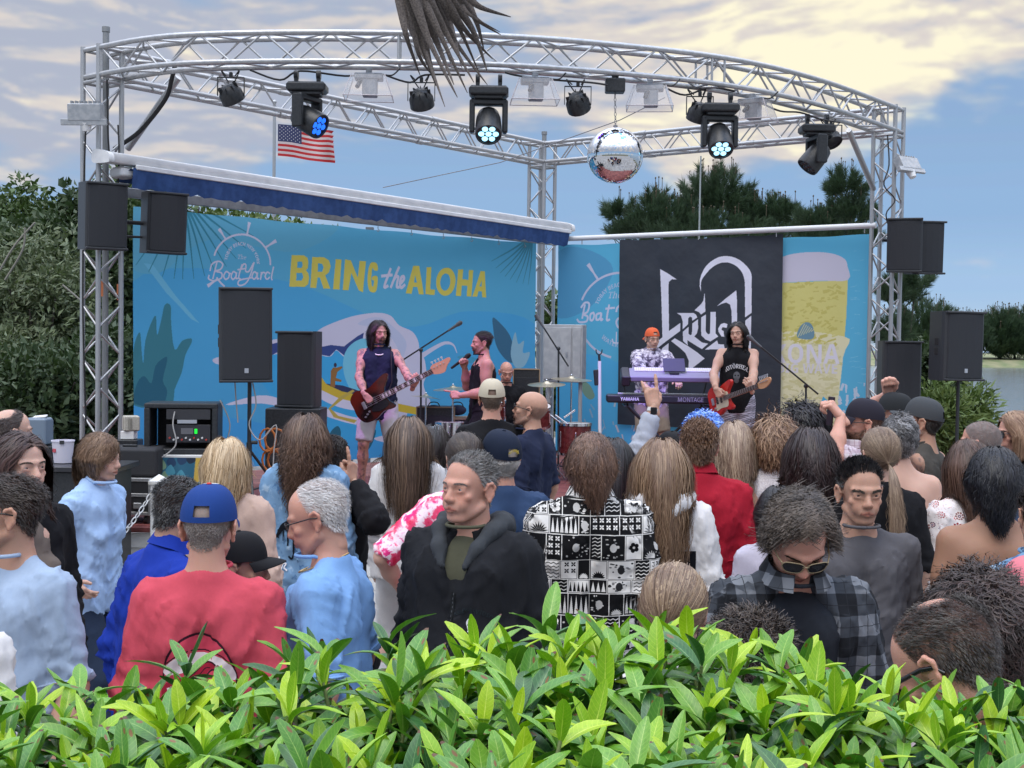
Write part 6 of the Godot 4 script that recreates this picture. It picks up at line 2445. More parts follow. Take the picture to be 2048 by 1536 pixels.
	put(net([V,N,I],C),"body",skin_mat(),b.root)
	if b.fine or face.get("eyes",false):
		make_eyes(b,face)
	if s.has("bottom"):
		make_bottom(b,s.bottom)
	if s.has("top"):
		make_top(b,s.top)
	if s.has("over"):
		make_top(b,s.over)
	if s.has("cap"):
		hair["under_cap"]=true
	make_hair(b,hd,hair,face)
	if s.has("cap"):
		make_cap(b,s.cap)
	if s.has("glasses"):
		make_glasses(b,s.glasses)
	if s.get("shoes",true):
		make_shoes(b,s.get("shoe",Color(.05,.05,.055)))
	return b
func head_points(b: Body,hd: Dictionary,face: Dictionary)->Array:
	var smile: float=face.get("smile",.0)
	var frown: float=face.get("frown",.0)
	var jaw: float=face.get("jaw",.0)
	var nose: float=face.get("nose",.0)
	var fat: float=face.get("fat",.0)
	var bs:=b.head.basis
	var nb:=bs.inverse().transposed()
	var V:=PackedVector3Array()
	var N:=PackedVector3Array()
	var v: PackedVector3Array=hd.v
	var n: PackedVector3Array=hd.n
	for k in v.size():
		var p:=v[k]
		if p.z>.02 and p.y<.05:
			var cor:=exp(-pow((absf(p.x)-.022)/.011,2.0)-pow((p.y+.038)/.012,2.0))
			p.y+=(smile*.006-frown*.004)*cor
			p.x+=signf(p.x)*smile*.005*cor
			p.z-=smile*.003*cor
			if smile>.0:
				var ck:=exp(-pow((absf(p.x)-.036)/.012,2.0)-pow((p.y+.006)/.014,2.0))
				p.z+=smile*.004*ck
				p.y+=smile*.002*ck
			if jaw!=.0 and p.y<-.037:
				p.y-=jaw*.010*smoothstep(-.037,-.045,p.y)
			if nose!=.0:
				p.z+=nose*.008*exp(-pow(p.x/.014,2.0)-pow((p.y+.004)/.016,2.0))
		if fat!=.0 and p.y<.02:
			var w:=smoothstep(.02,-.05,p.y)
			p.x*=1.0+fat*.16*w
			p.z+=fat*.006*w
		V.append(b.head*p)
		N.append((nb*n[k]).normalized())
	return [V,N]
func hair_depth(p: Vector3,hv: float,hair: Dictionary)->float:
	var rec: float=hair.get("recede",.0)
	var v:=hv-rec*.05*smoothstep(-.02,.05,p.z)
	if hair.get("bald",.0)>.0:
		# hair keeps to a band round the sides and back
		var top: float=lerpf(.15,.058,hair.bald)-.03*smoothstep(.0,.06,p.z)*hair.bald
		v=minf(v,top-p.y)
	if hair.has("crown"):
		v=minf(v,Vector2(p.x,p.z+.035).length()-hair.crown+maxf(.0,.10-p.y))
	if hair.get("style","")=="none":
		return -1.0
	return v
func head_colours(b: Body,hd: Dictionary,face: Dictionary,hair: Dictionary)->PackedColorArray:
	var out:=PackedColorArray()
	var v: PackedVector3Array=hd.v
	var hc: Color=hair.get("c",Color(.03,.02,.015))
	var lipc: Color=face.get("lip",b.skin*Color(.92,.62,.62))
	var beard: float=face.get("beard",.0)
	var bc: Color=face.get("beard_c",hc)
	var ruddy: float=face.get("ruddy",.5)
	for k in v.size():
		var p:=v[k]
		var nz:=noise.get_noise_3dv(p*60.0+Vector3(b.seed_at,0,0))
		var nb:=noise.get_noise_3dv(p*17.0+Vector3(0,b.seed_at,0))
		var c:=b.skin*(1.0+.09*nb+.05*nz)
		c=c.lerp(Color(c.r*1.06,c.g*.72,c.b*.68),clampf(hd.blush[k]*ruddy*.5,.0,1.0))
		c=c.lerp(lipc,hd.lips[k]*.8)
		if absf(p.y+.0373)<.0026 and p.z>.076 and absf(p.x)<.024:
			c=c.lerp(Color(.10,.035,.03),.75)
		if beard>.0:
			c=c.lerp(bc,clampf(hd.beard[k]*beard*(.85+.5*nz),.0,.92))
		var dp:=hair_depth(p,hd.scalp[k],hair)
		c=c.lerp(hc,smoothstep(-.002,.008,dp+nz*.004)*hair.get("paint",.85))
		c.a=1.0
		out.append(c)
	return out
func make_eyes(b: Body,face: Dictionary)->void:
	var iris: Color=face.get("iris",Color(.05,.03,.02))
	var gx: float=face.get("look",.0)
	if not mats.has("eye"):
		var m:=StandardMaterial3D.new()
		m.resource_name="eye"
		m.vertex_color_use_as_albedo=true
		m.roughness=.12
		mats["eye"]=m
	for s: int in [-1,1]:
		var k:=MB.new()
		var c:=Vector3(s*.0315,.0262,.0722)
		var gaze:=Vector3(gx,face.get("look_y",.0),1).normalized()
		k.ball(Vector3.ZERO,Vector3.ONE*.0113,14,20)
		for j in k.v.size():
			var a:=k.n[j].angle_to(gaze)
			k.c[j]=Color(.006,.005,.005) if a<.20 else (iris if a<.48 else Color(.32,.29,.28))
		put(k.mesh(),"eye",mats["eye"],b.root,b.head*Transform3D(Basis(),c))
	# brows
	if face.get("brow",true):
		var r:=RandomNumberGenerator.new()
		r.seed=int(b.seed_at*10)
		var thick: float=face.get("thick",1.0)
		for s: int in [-1,1]:
			var mb:=MB.new()
			mb.col=face.get("brow_c",Color(.03,.02,.015))
			for j in 70:
				var t:=r.randf()
				var p:=Vector3(s*lerpf(.012,.049,t),.0415+.006*sin(t*2.4)-.003*t+face.get("brow_y",.0)*(1.0-t)+r.randf_range(-.0026,.0026)*thick,lerpf(.0945,.0740,t*t))
				var dr:=Vector3(s*.8,.35-t*.7,-.5*t).normalized()
				var q:=p+dr*.008
				var sd:=Vector3(0,.0008*thick,0)
				var n:=Vector3(s*.3,.2,1)
				mb.q4(mb.vert(b.head*(p-sd),b.head.basis*n),mb.vert(b.head*(p+sd),b.head.basis*n),mb.vert(b.head*(q+sd*.4),b.head.basis*n),mb.vert(b.head*(q-sd*.4),b.head.basis*n))
			put(mb.mesh(),"eyebrow",hair_mat(),b.root)
	if face.get("teeth",.0)>.0:
		var k:=MB.new()
		k.box(Vector3(.030,.007,.006),Vector3(0,-.0365,.0805),.003)
		put(k.mesh(),"teeth",mat("teeth",Color(.62,.60,.56),.3),b.root,b.head)
# clothes
func wrinkle(b: Body,V: PackedVector3Array,N: PackedVector3Array,I: PackedInt32Array,amp: float,freq: float)->PackedVector3Array:
	var o:=Vector3(b.seed_at,-b.seed_at,0)
	for k in V.size():
		V[k]+=N[k]*fold(b,V[k],o,amp,freq)
	return Field.normals(V,I)
func crest(n: float)->float:
	var r:=maxf(.0,1.0-absf(n)*3.4)
	return r*r
func fold(b: Body,p: Vector3,o: Vector3,amp: float,freq: float)->float:
	# long hanging folds,pulls across the waist,bunching at the elbows
	var q:=b.B.inverse()*(p-b.pel)
	var w:=noise.get_noise_3dv(q*freq*.6+o)
	var hang:=crest(noise.get_noise_3dv(Vector3(q.x*8.0+q.y*2.2,q.y*1.7,q.z*8.0)+o*1.7))
	var pull:=crest(noise.get_noise_3dv(Vector3(q.x*2.4,q.y*9.0-absf(q.x)*7.0,q.z*2.4)+o*.7))*(.35+.65*smoothstep(.34,.05,q.y))
	var neck:=smoothstep(.07,.17,Vector2(q.x,q.z).length()+maxf(.0,.50*b.u-q.y))
	var a:=amp*(w*.08+hang*.95+pull*.9-.2)*neck
	for j in 2:
		var near:=exp(-p.distance_squared_to(b.el[j])/.010)
		if near>.02:
			a+=amp*.8*near*sin((p-b.el[j]).dot((b.wr[j]-b.el[j]).normalized())*120.0+w*3.0)
	return a
func make_top(b: Body,t: Dictionary)->void:
	var u:=b.u
	var g=b.g*t.get("loose",1.0)
	var ex: float=t.get("extra",.0)
	var sleeve: float=t.get("sleeve",.6)
	var half:=.142 if b.female else .166
	var lo:=b.tor(Vector3(-.3,t.get("hem",-.10)-.02,-.2)).min(b.tor(Vector3(.3,.62,.2)))
	var hi:=b.tor(Vector3(.3,.62,.2)).max(b.tor(Vector3(-.3,t.get("hem",-.10)-.02,-.2)))
	for q in 2:
		if sleeve>.0:
			var ends:=[b.el[q]] if sleeve<=1.0 else [b.el[q],b.wr[q]]
			for p: Vector3 in ends:
				lo=lo.min(p-Vector3.ONE*.07)
				hi=hi.max(p+Vector3.ONE*.07)
	var f:=Field.new(lo,hi,b.cell,.013)
	var belly: float=t.get("belly",.0)
	var tank: bool=t.get("tank",false)
	for sx: float in [-1.0,1.0]:
		if b.female:
			f.cap(b.tor(Vector3(sx*.066,.42,.0)),b.tor(Vector3(sx*.058,.22,.0)),(.090*g+ex)*u,(.082*g+ex)*u)
			f.cap(b.tor(Vector3(sx*.056,.22,.004)),b.tor(Vector3(sx*.078,-.02,.0)),(.080*g+ex+belly*.5)*u,(.102*g+ex)*u)
			f.cap(b.tor(Vector3(sx*.060,.335,.05)),b.tor(Vector3(sx*.066,.325,.075)),.055*u,.050*u)
			if t.get("hem",-.10)<-.06:
				f.cap(b.tor(Vector3(sx*.08,.0,.0)),b.tor(Vector3(sx*.09,minf(-.12,t.get("hem",-.1))-.1,.0)),(.105*g+ex)*u,(.11*g+ex+t.get("flare",.0))*u)
		else:
			f.cap(b.tor(Vector3(sx*.082,.41,.006)),b.tor(Vector3(sx*.072,.22,.010)),(.092*g+ex)*u,(.088*g+ex)*u)
			f.cap(b.tor(Vector3(sx*.066,.22,.012)),b.tor(Vector3(sx*.068,-.02,.006)),(.089*g+ex)*u,(.094*g+ex)*u)
			f.cap(b.tor(Vector3(sx*.068,.0,.006)),b.tor(Vector3(sx*.07,minf(-.12,t.get("hem",-.1))-.06,.004)),(.094*g+ex)*u,(.097*g+ex)*u)
			f.cap(b.tor(Vector3(sx*.07,.43,-.03)),b.tor(Vector3(sx*.09,.36,-.045)),(.065*g+ex)*u,(.06*g+ex)*u)
			if belly>.0:
				f.blob(b.tor(Vector3(0,.12,.06)),Vector3(.13,.14,.08+belly)*u)
		var yoke:=half*(.62 if tank else .95)
		f.cap(b.tor(Vector3(0,.470,-.012)),b.tor(Vector3(sx*yoke,.468,-.010)),(.066+ex)*u,(.044+ex)*u)
		f.cap(b.tor(Vector3(sx*.040,.548,-.020)),b.tor(Vector3(sx*yoke*.85,.498,-.014)),(.030+ex)*u,(.030+ex)*u)
	f.cap(b.tor(Vector3(0,.46,.010)),b.tor(Vector3(0,.498,.024)),(.056+ex)*u,(.046+ex)*u)
	if not tank:
		f.cap(b.tor(Vector3(0,.49,-.030)),b.tor(Vector3(0,.545,-.034)),(.058+ex)*u,(.046+ex)*u)
	var arm_r: float=(.86 if b.female else 1.0)*t.get("sleeve_r",1.0)
	for q in 2:
		if sleeve>.0:
			var e: Vector3=(b.sh[q] as Vector3).lerp(b.el[q],minf(sleeve,1.0))
			f.cap(b.sh[q],e,(.057*arm_r+ex)*u,(lerpf(.062,.054,minf(sleeve,1.0))*arm_r+ex)*u,sleeve<=1.0)
		if sleeve>1.0:
			var e: Vector3=(b.el[q] as Vector3).lerp(b.wr[q],sleeve-1.0)
			f.cap(b.el[q],e,(.052*arm_r+ex)*u,(.040*arm_r+ex)*u,true)
		if t.get("puff",.0)>.0:
			f.blob((b.sh[q] as Vector3).lerp(b.el[q],.45),Vector3.ONE*t.puff*u)
	if t.has("hem"):
		f.slice(b.tor(Vector3(0,t.hem,0)),b.B*Vector3(0,-1,0))
	else:
		f.slice(b.tor(Vector3(0,-.10,0)),b.B*Vector3(0,-1,0))
	# neck hole
	var nh: float=t.get("neck",.064 if not b.female else .062)
	if not t.get("high",false):
		f.carve(b.tor(Vector3(0,.655,.034)),b.tor(Vector3(0,.72,.04)),(.100+(nh-.064))*u,.13*u)
	var scoop: float=t.get("scoop",.0)
	if scoop>.0:
		f.carve(b.tor(Vector3(0,.54,.09)),b.tor(Vector3(0,.54-scoop,.15)),.055*u,.045*u)
	if t.get("scoop_back",.0)>.0:
		f.carve(b.tor(Vector3(0,.56,-.09)),b.tor(Vector3(0,.56-t.scoop_back,-.16)),.085*u,.10*u)
	if tank:
		for q in 2:
			var sx:=-1.0 if q==0 else 1.0
			f.carve(b.tor(Vector3(sx*(half+.045),.50,.0)),b.tor(Vector3(sx*(half+.075),.34,.0)),t.get("armhole",.07)*u,t.get("armhole",.07)*u)
	if t.get("open",.0)>.0:
		f.carve(b.tor(Vector3(0,.62,.16)),b.tor(Vector3(0,-.3,.18)),t.open*1.25*u,t.open*u)
	var parts:=f.build()
	var V: PackedVector3Array=parts[0]
	b.amp=t.get("folds",.010)
	parts[0]=V
	var freq: float=t.get("fold_freq",9.0)
	var Vd:=V.duplicate()
	var N:=PackedVector3Array()
	for k in Vd.size():
		Vd[k]+=parts[1][k]*fold(b,Vd[k],Vector3(b.seed_at,-b.seed_at,0),b.amp,freq)
	N=Field.normals(Vd,parts[2])
	b.shirt=f
	put(net([Vd,N,parts[2]],PackedColorArray()),t.get("name","shirt"),t.mat,b.root)
	if t.has("hood"):
		make_hood(b,t.hood/.036,t.get("hood_mat",t.mat))
	if b.fine and sleeve>.0 and sleeve<=1.0 and t.get("puff",.0)==.0:
		for q in 2:
			var ax: Vector3=((b.el[q] as Vector3)-b.sh[q]).normalized()
			cuff(b,f,(b.sh[q] as Vector3).lerp(b.el[q],sleeve)-ax*.016,ax,t.mat)
	if t.get("collar",true):
		var k:=MB.new()
		var pts:=PackedVector3Array()
		var n:=28
		var cr: float=nh
		for j in n+1:
			var a:=TAU*j/n
			pts.append(collar_point(b,f,a,cr,scoop))
		var rr:=PackedFloat32Array()
		for j in n+1:
			rr.append(t.get("collar_r",.0060)*u)
		k.tube(pts,rr,7,false,1.0)
		put(k.mesh(),"collar",t.get("collar_mat",t.mat),b.root)
	if t.get("polo",false):
		var k:=MB.new()
		var n:=26
		for j in n+1:
			var a:=lerpf(.35,TAU-.35,float(j)/n)
			var p:=collar_point(b,f,a,nh-.002,.0)
			var o:=b.B*Vector3(sin(a),0,cos(a))
			for r in 4:
				var q:=[Vector2(-.004,.0),Vector2(.0,.028),Vector2(.010,.030),Vector2(.034,-.012)][r] as Vector2
				k.vert(p+o*q.x*u+b.B*Vector3(0,q.y*u,0),o)
		for j in n:
			for r in 3:
				k.q4(j*4+r,j*4+r+1,j*4+r+5,j*4+r+4)
		put(smooth(k),"collar",t.get("collar_mat",t.mat),b.root)
func collar_point(b: Body,f: Field,a: float,r: float,scoop: float)->Vector3:
	# the rim of the neck opening: follow the bowl of the opening outwards until the cloth ends
	var R:=(.106+(r-.064))
	var last:=-1.0
	for j in 26:
		var ph:=.40+j*.036
		var q:=Vector3(0,.655,.034)+Vector3(sin(a)*sin(ph),-cos(ph),cos(a)*sin(ph))*R
		if f.value(b.tor(q))>1.0:
			last=ph
	if last<.0:
		last=.66
	last=clampf(last,.56,.92)
	var w:=Vector3(0,.655,.034)+Vector3(sin(a)*sin(last),-cos(last),cos(a)*sin(last))*(R-.005)
	return b.tor(w)
# a thin stitched edge round a sleeve end
func cuff(b: Body,f: Field,c: Vector3,axis: Vector3,m: Material)->void:
	var x:=axis.cross(Vector3(.3,.2,1)).normalized()
	var y:=axis.cross(x)
	var pts:=PackedVector3Array()
	for j in 19:
		var a:=TAU*j/18.0
		var d:=x*cos(a)+y*sin(a)
		var r:=.03
		while r<.13 and f.value(c+d*r)>1.0:
			r+=.003
		pts.append(c+d*(r+.0005))
	pts[18]=pts[0]
	var k:=MB.new()
	k.tube(pts,PackedFloat32Array([.0042,.0042,.0042,.0042,.0042,.0042,.0042,.0042,.0042,.0042,.0042,.0042,.0042,.0042,.0042,.0042,.0042,.0042,.0042]),6,false)
	put(k.mesh(),"cuff",m,b.root)
func make_hood(b: Body,s: float,m: Material)->void:
	var f:=Field.new(b.tor(Vector3(-.17,.40,-.2)).min(b.tor(Vector3(.17,.64,.2))),b.tor(Vector3(.17,.64,.2)).max(b.tor(Vector3(-.17,.40,-.2))),.011,.010)
	var ring:=[Vector3(.040,.455,.120),Vector3(.066,.510,.088),Vector3(.090,.555,.030),Vector3(.096,.572,-.035),Vector3(.062,.560,-.098),Vector3(.0,.525,-.125)]
	var rad:=[.013,.020,.026,.032,.042,.050]
	for sx: float in [-1.0,1.0]:
		for k in 5:
			f.cap(b.tor(Vector3(sx*ring[k].x,ring[k].y,ring[k].z)),b.tor(Vector3(sx*ring[k+1].x,ring[k+1].y,ring[k+1].z)),rad[k]*s*b.u,rad[k+1]*s*b.u)
	f.carve(b.tor(Vector3(0,.60,-.01)),b.tor(Vector3(0,.72,.0)),.066*b.u,.10*b.u)
	var parts:=f.build()
	parts[1]=wrinkle(b,parts[0],parts[1],parts[2],.010,9.0)
	put(net(parts,PackedColorArray()),"hood",m,b.root)
# a print that lies on the cloth: a patch of w x h metres,bottom centre at (x,y) of the torso,on the front or the back
func cloth_print(b: Body,called: String,x: float,y: float,w: float,h: float,back: bool,m: Material,lift:=.0035,side_turn:=.0)->void:
	var k:=MB.new()
	var nx:=22
	var ny:=22
	var sg:=-1.0 if back else 1.0
	var rot:=Basis(Vector3.UP,side_turn)
	for iy in ny+1:
		for ix in nx+1:
			var lx:=(x+(float(ix)/nx-.5)*w)
			var ly:=y+h*iy/ny
			var dirl:=rot*Vector3(0,0,sg)
			var o:=rot*Vector3(lx*sg,0,0)+Vector3(0,ly,0)
			var p:=b.tor(o+dirl*.34)
			var st:=b.B*dirl*-.006
			for j in 60:
				if b.shirt.value(p)>1.0:
					break
				p+=st
			p-=st*.5
			if b.shirt.value(p)>1.0:
				p-=st*.25
			var n:=b.B*dirl
			p+=n*(fold(b,p,Vector3(b.seed_at,-b.seed_at,0),b.amp,9.0)+lift)
			k.vert(p,n,Vector2(float(ix)/nx,1.0-float(iy)/ny))
	for iy in ny:
		for ix in nx:
			var a0:=iy*(nx+1)+ix
			k.q4(a0,a0+1,a0+nx+2,a0+nx+1)
	put(smooth(k),called,m,b.root)
func print_on_cloth(key: String,ink: Ink)->StandardMaterial3D:
	var m:=StandardMaterial3D.new()
	m.resource_name=key
	m.albedo_texture=ink.tex()
	m.texture_repeat=false
	m.transparency=BaseMaterial3D.TRANSPARENCY_ALPHA_SCISSOR
	m.alpha_scissor_threshold=.5
	m.roughness=.8
	m.metallic_specular=.25
	return m
func make_bottom(b: Body,t: Dictionary)->void:
	var u:=b.u
	var lo:=b.pel
	var hi:=b.pel
	for q in 2:
		lo=lo.min(b.kn[q]).min(b.an[q])
		hi=hi.max(b.kn[q]).max(b.hp[q])
	var f:=Field.new(lo-Vector3.ONE*.12,hi+Vector3(.14,.14,.14),maxf(.018,b.cell),.018)
	var len: float=t.get("len",2.0)
	var ex: float=t.get("extra",.0)
	var gg=b.g*t.get("girth",1.0)
	for q in 2:
		var sx:=-1.0 if q==0 else 1.0
		f.cap(b.tor(Vector3(sx*.06,.07,.0)),b.tor(Vector3(sx*.075,-.03,-.004)),.074*u*gg,(.090 if b.female else .082)*u*gg)
		f.cap(b.tor(Vector3(sx*.065,-.03,-.03)),b.tor(Vector3(sx*.075,-.09,-.03)),.074*u*gg,.074*u*gg)
		if t.get("skirt",false):
			f.cap(b.pel,(b.kn[0] as Vector3).lerp(b.kn[1],.5),.13*u,.17*u)
		var kk: Vector3=b.kn[q]
		f.cap(b.hp[q],(b.hp[q] as Vector3).lerp(kk,minf(len,1.0)),(.086*gg+ex)*u,(lerpf(.086,.066,minf(len,1.0))*gg+ex)*u,len<=1.0)
		if len>1.0:
			f.cap(kk,kk.lerp(b.an[q],len-1.0),(.064+ex)*u,(.052+ex)*u,true)
	f.slice(b.tor(Vector3(0,.11,0)),b.B*Vector3(0,1,0))
	var parts:=f.build()
	parts[1]=wrinkle(b,parts[0],parts[1],parts[2],.004,8.0)
	put(net(parts,PackedColorArray()),t.get("name","trousers"),t.mat,b.root)
var shoe_mesh: Array=[]
func make_shoes(b: Body,c: Color)->void:
	if shoe_mesh.is_empty():
		var f:=Field.new(Vector3(-.06,-.02,-.09),Vector3(.06,.12,.22),.011,.010)
		f.cap(Vector3(0,.035,-.045),Vector3(0,.032,.15),.038,.036)
		f.cap(Vector3(0,.05,-.03),Vector3(0,.045,.06),.036,.034)
		f.cap(Vector3(0,.10,-.02),Vector3(0,.06,.0),.036,.036)
		f.slice(Vector3(0,.002,0),Vector3(0,-1,0))
		shoe_mesh=f.build()
	var m:=mat("shoe_%s" % c.to_html(),c,.6)
	for q in 2:
		var p: Vector3=b.an[q]
		put(net(shoe_mesh,PackedColorArray()),"shoe",m,b.root,Transform3D(Basis(Vector3.UP,-.12 if q==0 else .12),Vector3(p.x,p.y-.085,p.z)))
# hair
func ribbon(mb: MB,pts: PackedVector3Array,outv: Vector3,w0: float,w1: float,c: Color,c_tip: Color)->void:
	var m:=pts.size()
	var first:=mb.v.size()
	for k in m:
		var t:=pts[mini(k+1,m-1)]-pts[maxi(k-1,0)]
		var o:=(pts[k]-outv)
		var sd:=t.cross(o).normalized()
		var n:=sd.cross(t).normalized()
		if n.dot(o)<.0:
			n=-n
		var f:=float(k)/(m-1)
		var w:=lerpf(w0,w1,f*f)*.5
		var col:=c.lerp(c_tip,f)
		mb.v.append(pts[k]-sd*w)
		mb.v.append(pts[k]+sd*w)
		mb.n.append((n-sd*.22).normalized())
		mb.n.append((n+sd*.22).normalized())
		mb.c.append(col)
		mb.c.append(col)
		mb.uv.append(Vector2.ZERO)
		mb.uv.append(Vector2.ZERO)
	var g:=(mb.v[first+1]-mb.v[first]).cross(mb.v[first+3]-mb.v[first])
	var flip:=g.dot(mb.n[first]+mb.n[first+1])>.0
	for k in m-1:
		var a:=first+k*2
		if flip:
			mb.i.append(a); mb.i.append(a+3); mb.i.append(a+1)
			mb.i.append(a); mb.i.append(a+2); mb.i.append(a+3)
		else:
			mb.i.append(a); mb.i.append(a+1); mb.i.append(a+3)
			mb.i.append(a); mb.i.append(a+3); mb.i.append(a+2)
func make_hair(b: Body,hd: Dictionary,h: Dictionary,face: Dictionary)->void:
	var style: String=h.get("style","short")
	var r:=RandomNumberGenerator.new()
	r.seed=int(b.seed_at*100)+5
	var v: PackedVector3Array=hd.v
	var nrm: PackedVector3Array=hd.n
	var roots:=PackedInt32Array()
	for k in v.size():
		if h.get("under_cap",false) and v[k].y>.040:
			continue
		if hair_depth(v[k],hd.scalp[k],h)>.0 and nrm[k].dot(v[k]-Vector3(0,.05,-.01))>.0:
			roots.append(k)
	var mb:=MB.new()
	var c1: Color=h.get("c",Color(.03,.02,.015))
	var c2: Color=h.get("c2",c1*1.7)
	var tip: Color=h.get("tip",Color(-1,0,0))
	var near:=1.0 if b.fine else .8
	var bi:=b.head.affine_inverse()
	var down:=(b.head.basis.inverse()*Vector3.DOWN).normalized()
	var len: float=h.get("len",.03)
	var vol: float=h.get("vol",.0)*.6
	var mid:=b.head*Vector3(0,.05,-.01)
	if roots.size() and style!="none" and style!="bald_only":
		var n:=int(h.get("n",{"short":4400,"buzz":3000,"long":3400,"curly":2800,"tail":3000,"messy":3000}[style])*near)
		var wide:float=h.get("w",{"short":.0021,"buzz":.0014,"long":.0038,"curly":.0046,"tail":.0036,"messy":.0040}[style])/sqrt(near)
		var part: float=h.get("part",.0)
		var torso_a:=b.tor(Vector3(-.13,.47,-.02))
		var torso_b:=b.tor(Vector3(.13,.47,-.02))
		var spine_a:=b.tor(Vector3(0,.45,-.01))
		var spine_b:=b.tor(Vector3(0,.0,.0))
		for j in n:
			var k:=roots[r.randi() % roots.size()]
			var p:=v[k]+Vector3(r.randf_range(-.004,.004),r.randf_range(-.004,.004),r.randf_range(-.004,.004))
			var nn:=nrm[k]
			var col:=c1.lerp(c2,clampf(.30+1.1*noise.get_noise_3dv(p*26.0+Vector3(b.seed_at,0,0))+r.randf_range(-.16,.16),.0,1.0))*r.randf_range(.9,1.1)
			col.a=1.0
			var ct:=col if tip.r<.0 else col.lerp(tip*r.randf_range(.8,1.2),h.get("tip_mix",.8))
			ct.a=1.0
			var pts:=PackedVector3Array()
			var L:=len*r.randf_range(.72,1.12)
			if style=="short" or style=="buzz":
				# short hair grows back and down from the forehead,sideways over the ears
				var comb: Vector3=h.get("comb",Vector3(0,-.15,-.8))
				var d=nn*h.get("lift",.40)+comb+Vector3(r.randf_range(-1,1),r.randf_range(-1,1),r.randf_range(-1,1))*h.get("mess",.17)
				if p.y<.07:
					d=d.lerp(nn*.35+Vector3(0,-.8,-.35),smoothstep(.09,.02,p.y))
					L*=lerpf(1.0,h.get("side",.6),smoothstep(.10,.03,p.y))
				d=d.normalized()
				pts.append(b.head*(p-nn*.001))
				pts.append(b.head*(p+(d*.55+nn*.22)*L))
				pts.append(b.head*(p+d*L*.95+nn*.02*L+down*L*.12))
				ribbon(mb,pts,mid,wide,wide*.25,col,ct)
			elif style=="curly" or style=="messy":
				var d=(nn*h.get("lift",1.0)+Vector3(r.randf_range(-1,1),r.randf_range(-.6,.8),r.randf_range(-1,1))*.35+(h.get("comb",Vector3.ZERO) as Vector3)).normalized()
				var ax=d.cross(Vector3(r.randf_range(-1,1),1,r.randf_range(-1,1))).normalized()
				var ay=d.cross(ax)
				var ph:=r.randf()*TAU
				var rad: float=h.get("curl",.009)*r.randf_range(.6,1.3)
				var turns: float=h.get("turns",2.2)*r.randf_range(.7,1.3)
				var steps:=11 if style=="curly" else 7
				var q:=p-nn*.002
				var dd=d
				for st in steps+1:
					var f:=float(st)/steps
					dd=(dd+down*h.get("droop",.10)).normalized()
					q+=dd*(L/steps)
					var e:=(q-Vector3(0,.055,-.012))/(Vector3(.076,.092,.100)+Vector3.ONE*vol*.3)
					if e.length()<1.0:
						q=Vector3(0,.055,-.012)+e.normalized()*(Vector3(.076,.092,.100)+Vector3.ONE*vol*.3)
					var a:=ph+f*turns*TAU
					pts.append(b.head*(q+(ax*cos(a)+ay*sin(a))*rad*minf(1.0,f*3.0)))
				ribbon(mb,pts,mid,wide,wide*.6,col,ct)
			else:
				# long hair lies over the skull,then hangs over neck and shoulders
				var side:=signf(p.x-part+r.randf_range(-.006,.006))
				var d:=Vector3(side*h.get("spread",.55)*smoothstep(-.045,.05,p.z)-p.x*2.5*smoothstep(.0,-.07,p.z),.0,-.35)+nn*.12
				var e0:=Vector3(.077,.093,.101)+Vector3.ONE*(.004+vol*r.randf_range(.35,1.0))
				var c0:=Vector3(0,.055,-.012)
				var tie: Vector3=h.get("tie",Vector3(0,.02,-.125))
				var q:=p
				var steps:=13
				var step:=L/steps
				var out:=.003+r.randf()*.014
				var wide_now:=wide
				var wv: float=h.get("wave",.004)
				if r.randf()<.035:
					wv=wv*2.0+.012
					out+=.012
					e0+=Vector3.ONE*.008
					wide_now=wide*.4
				var ph=r.randf()*1.2+floor(r.randf()*5.0)
				var world:=PackedVector3Array()
				if style=="tail":
					# drawn back to the tie,then free
					var way:=6
					for st in way+1:
						var f:=float(st)/way
						var m2:=p.lerp(tie,f)
						var e:=(m2-c0)/e0
						if e.length()<1.0:
							m2=c0+e.normalized()*e0
						world.append(b.head*m2.lerp(tie,smoothstep(.75,1.0,f)))
					var wp:=world[-1]
					var wd:=(b.head.basis*Vector3(r.randf_range(-.3,.3),-.2,-1.0)).normalized()
					for st in 9:
						wd=(wd+Vector3.DOWN*.45).normalized()
						wp+=wd*(L/9.0)
						wp=hair_off_body(wp,torso_a,torso_b,spine_a,spine_b,b.u,out)
						world.append(wp+Vector3(sin(st*1.3+ph),0,cos(st*1.1+ph))*wv*st/9.0)
				else:
					world.append(b.head*(q-nn*.001))
					var wq:=b.head*q
					var wd:=(b.head.basis*d).normalized()
					for st in steps:
						wd=(wd*.8+Vector3.DOWN*.36).normalized()
						wq+=wd*step
						var lq:=bi*wq
						var e:=(lq-c0)/e0
						var el:=e.length()
						if el<1.0:
							wq=b.head*(c0+e/maxf(el,.05)*e0)
						elif lq.z>.03 and lq.y<.06 and h.get("face_clear",true) and absf(lq.x)<.085:
							wq+=b.head.basis*Vector3(side*.012,0,-.006)
						if lq.y<.01:
							wq-=b.head.basis.x*(lq.x*h.get("draw_in",.055))
						wq=hair_off_body(wq,torso_a,torso_b,spine_a,spine_b,b.u,out)
						var f:=float(st)/steps
						var wob:=sin(st*h.get("wave_f",1.1)+ph)*wv*smoothstep(.1,.6,f)
						world.append(wq+b.head.basis*Vector3(wob,0,wob*.7*cos(ph)))
				ribbon(mb,world,mid,wide_now,wide_now*h.get("taper",.35),col,ct)
		put(mb.mesh(),h.get("name","hair"),hair_mat(),b.root)
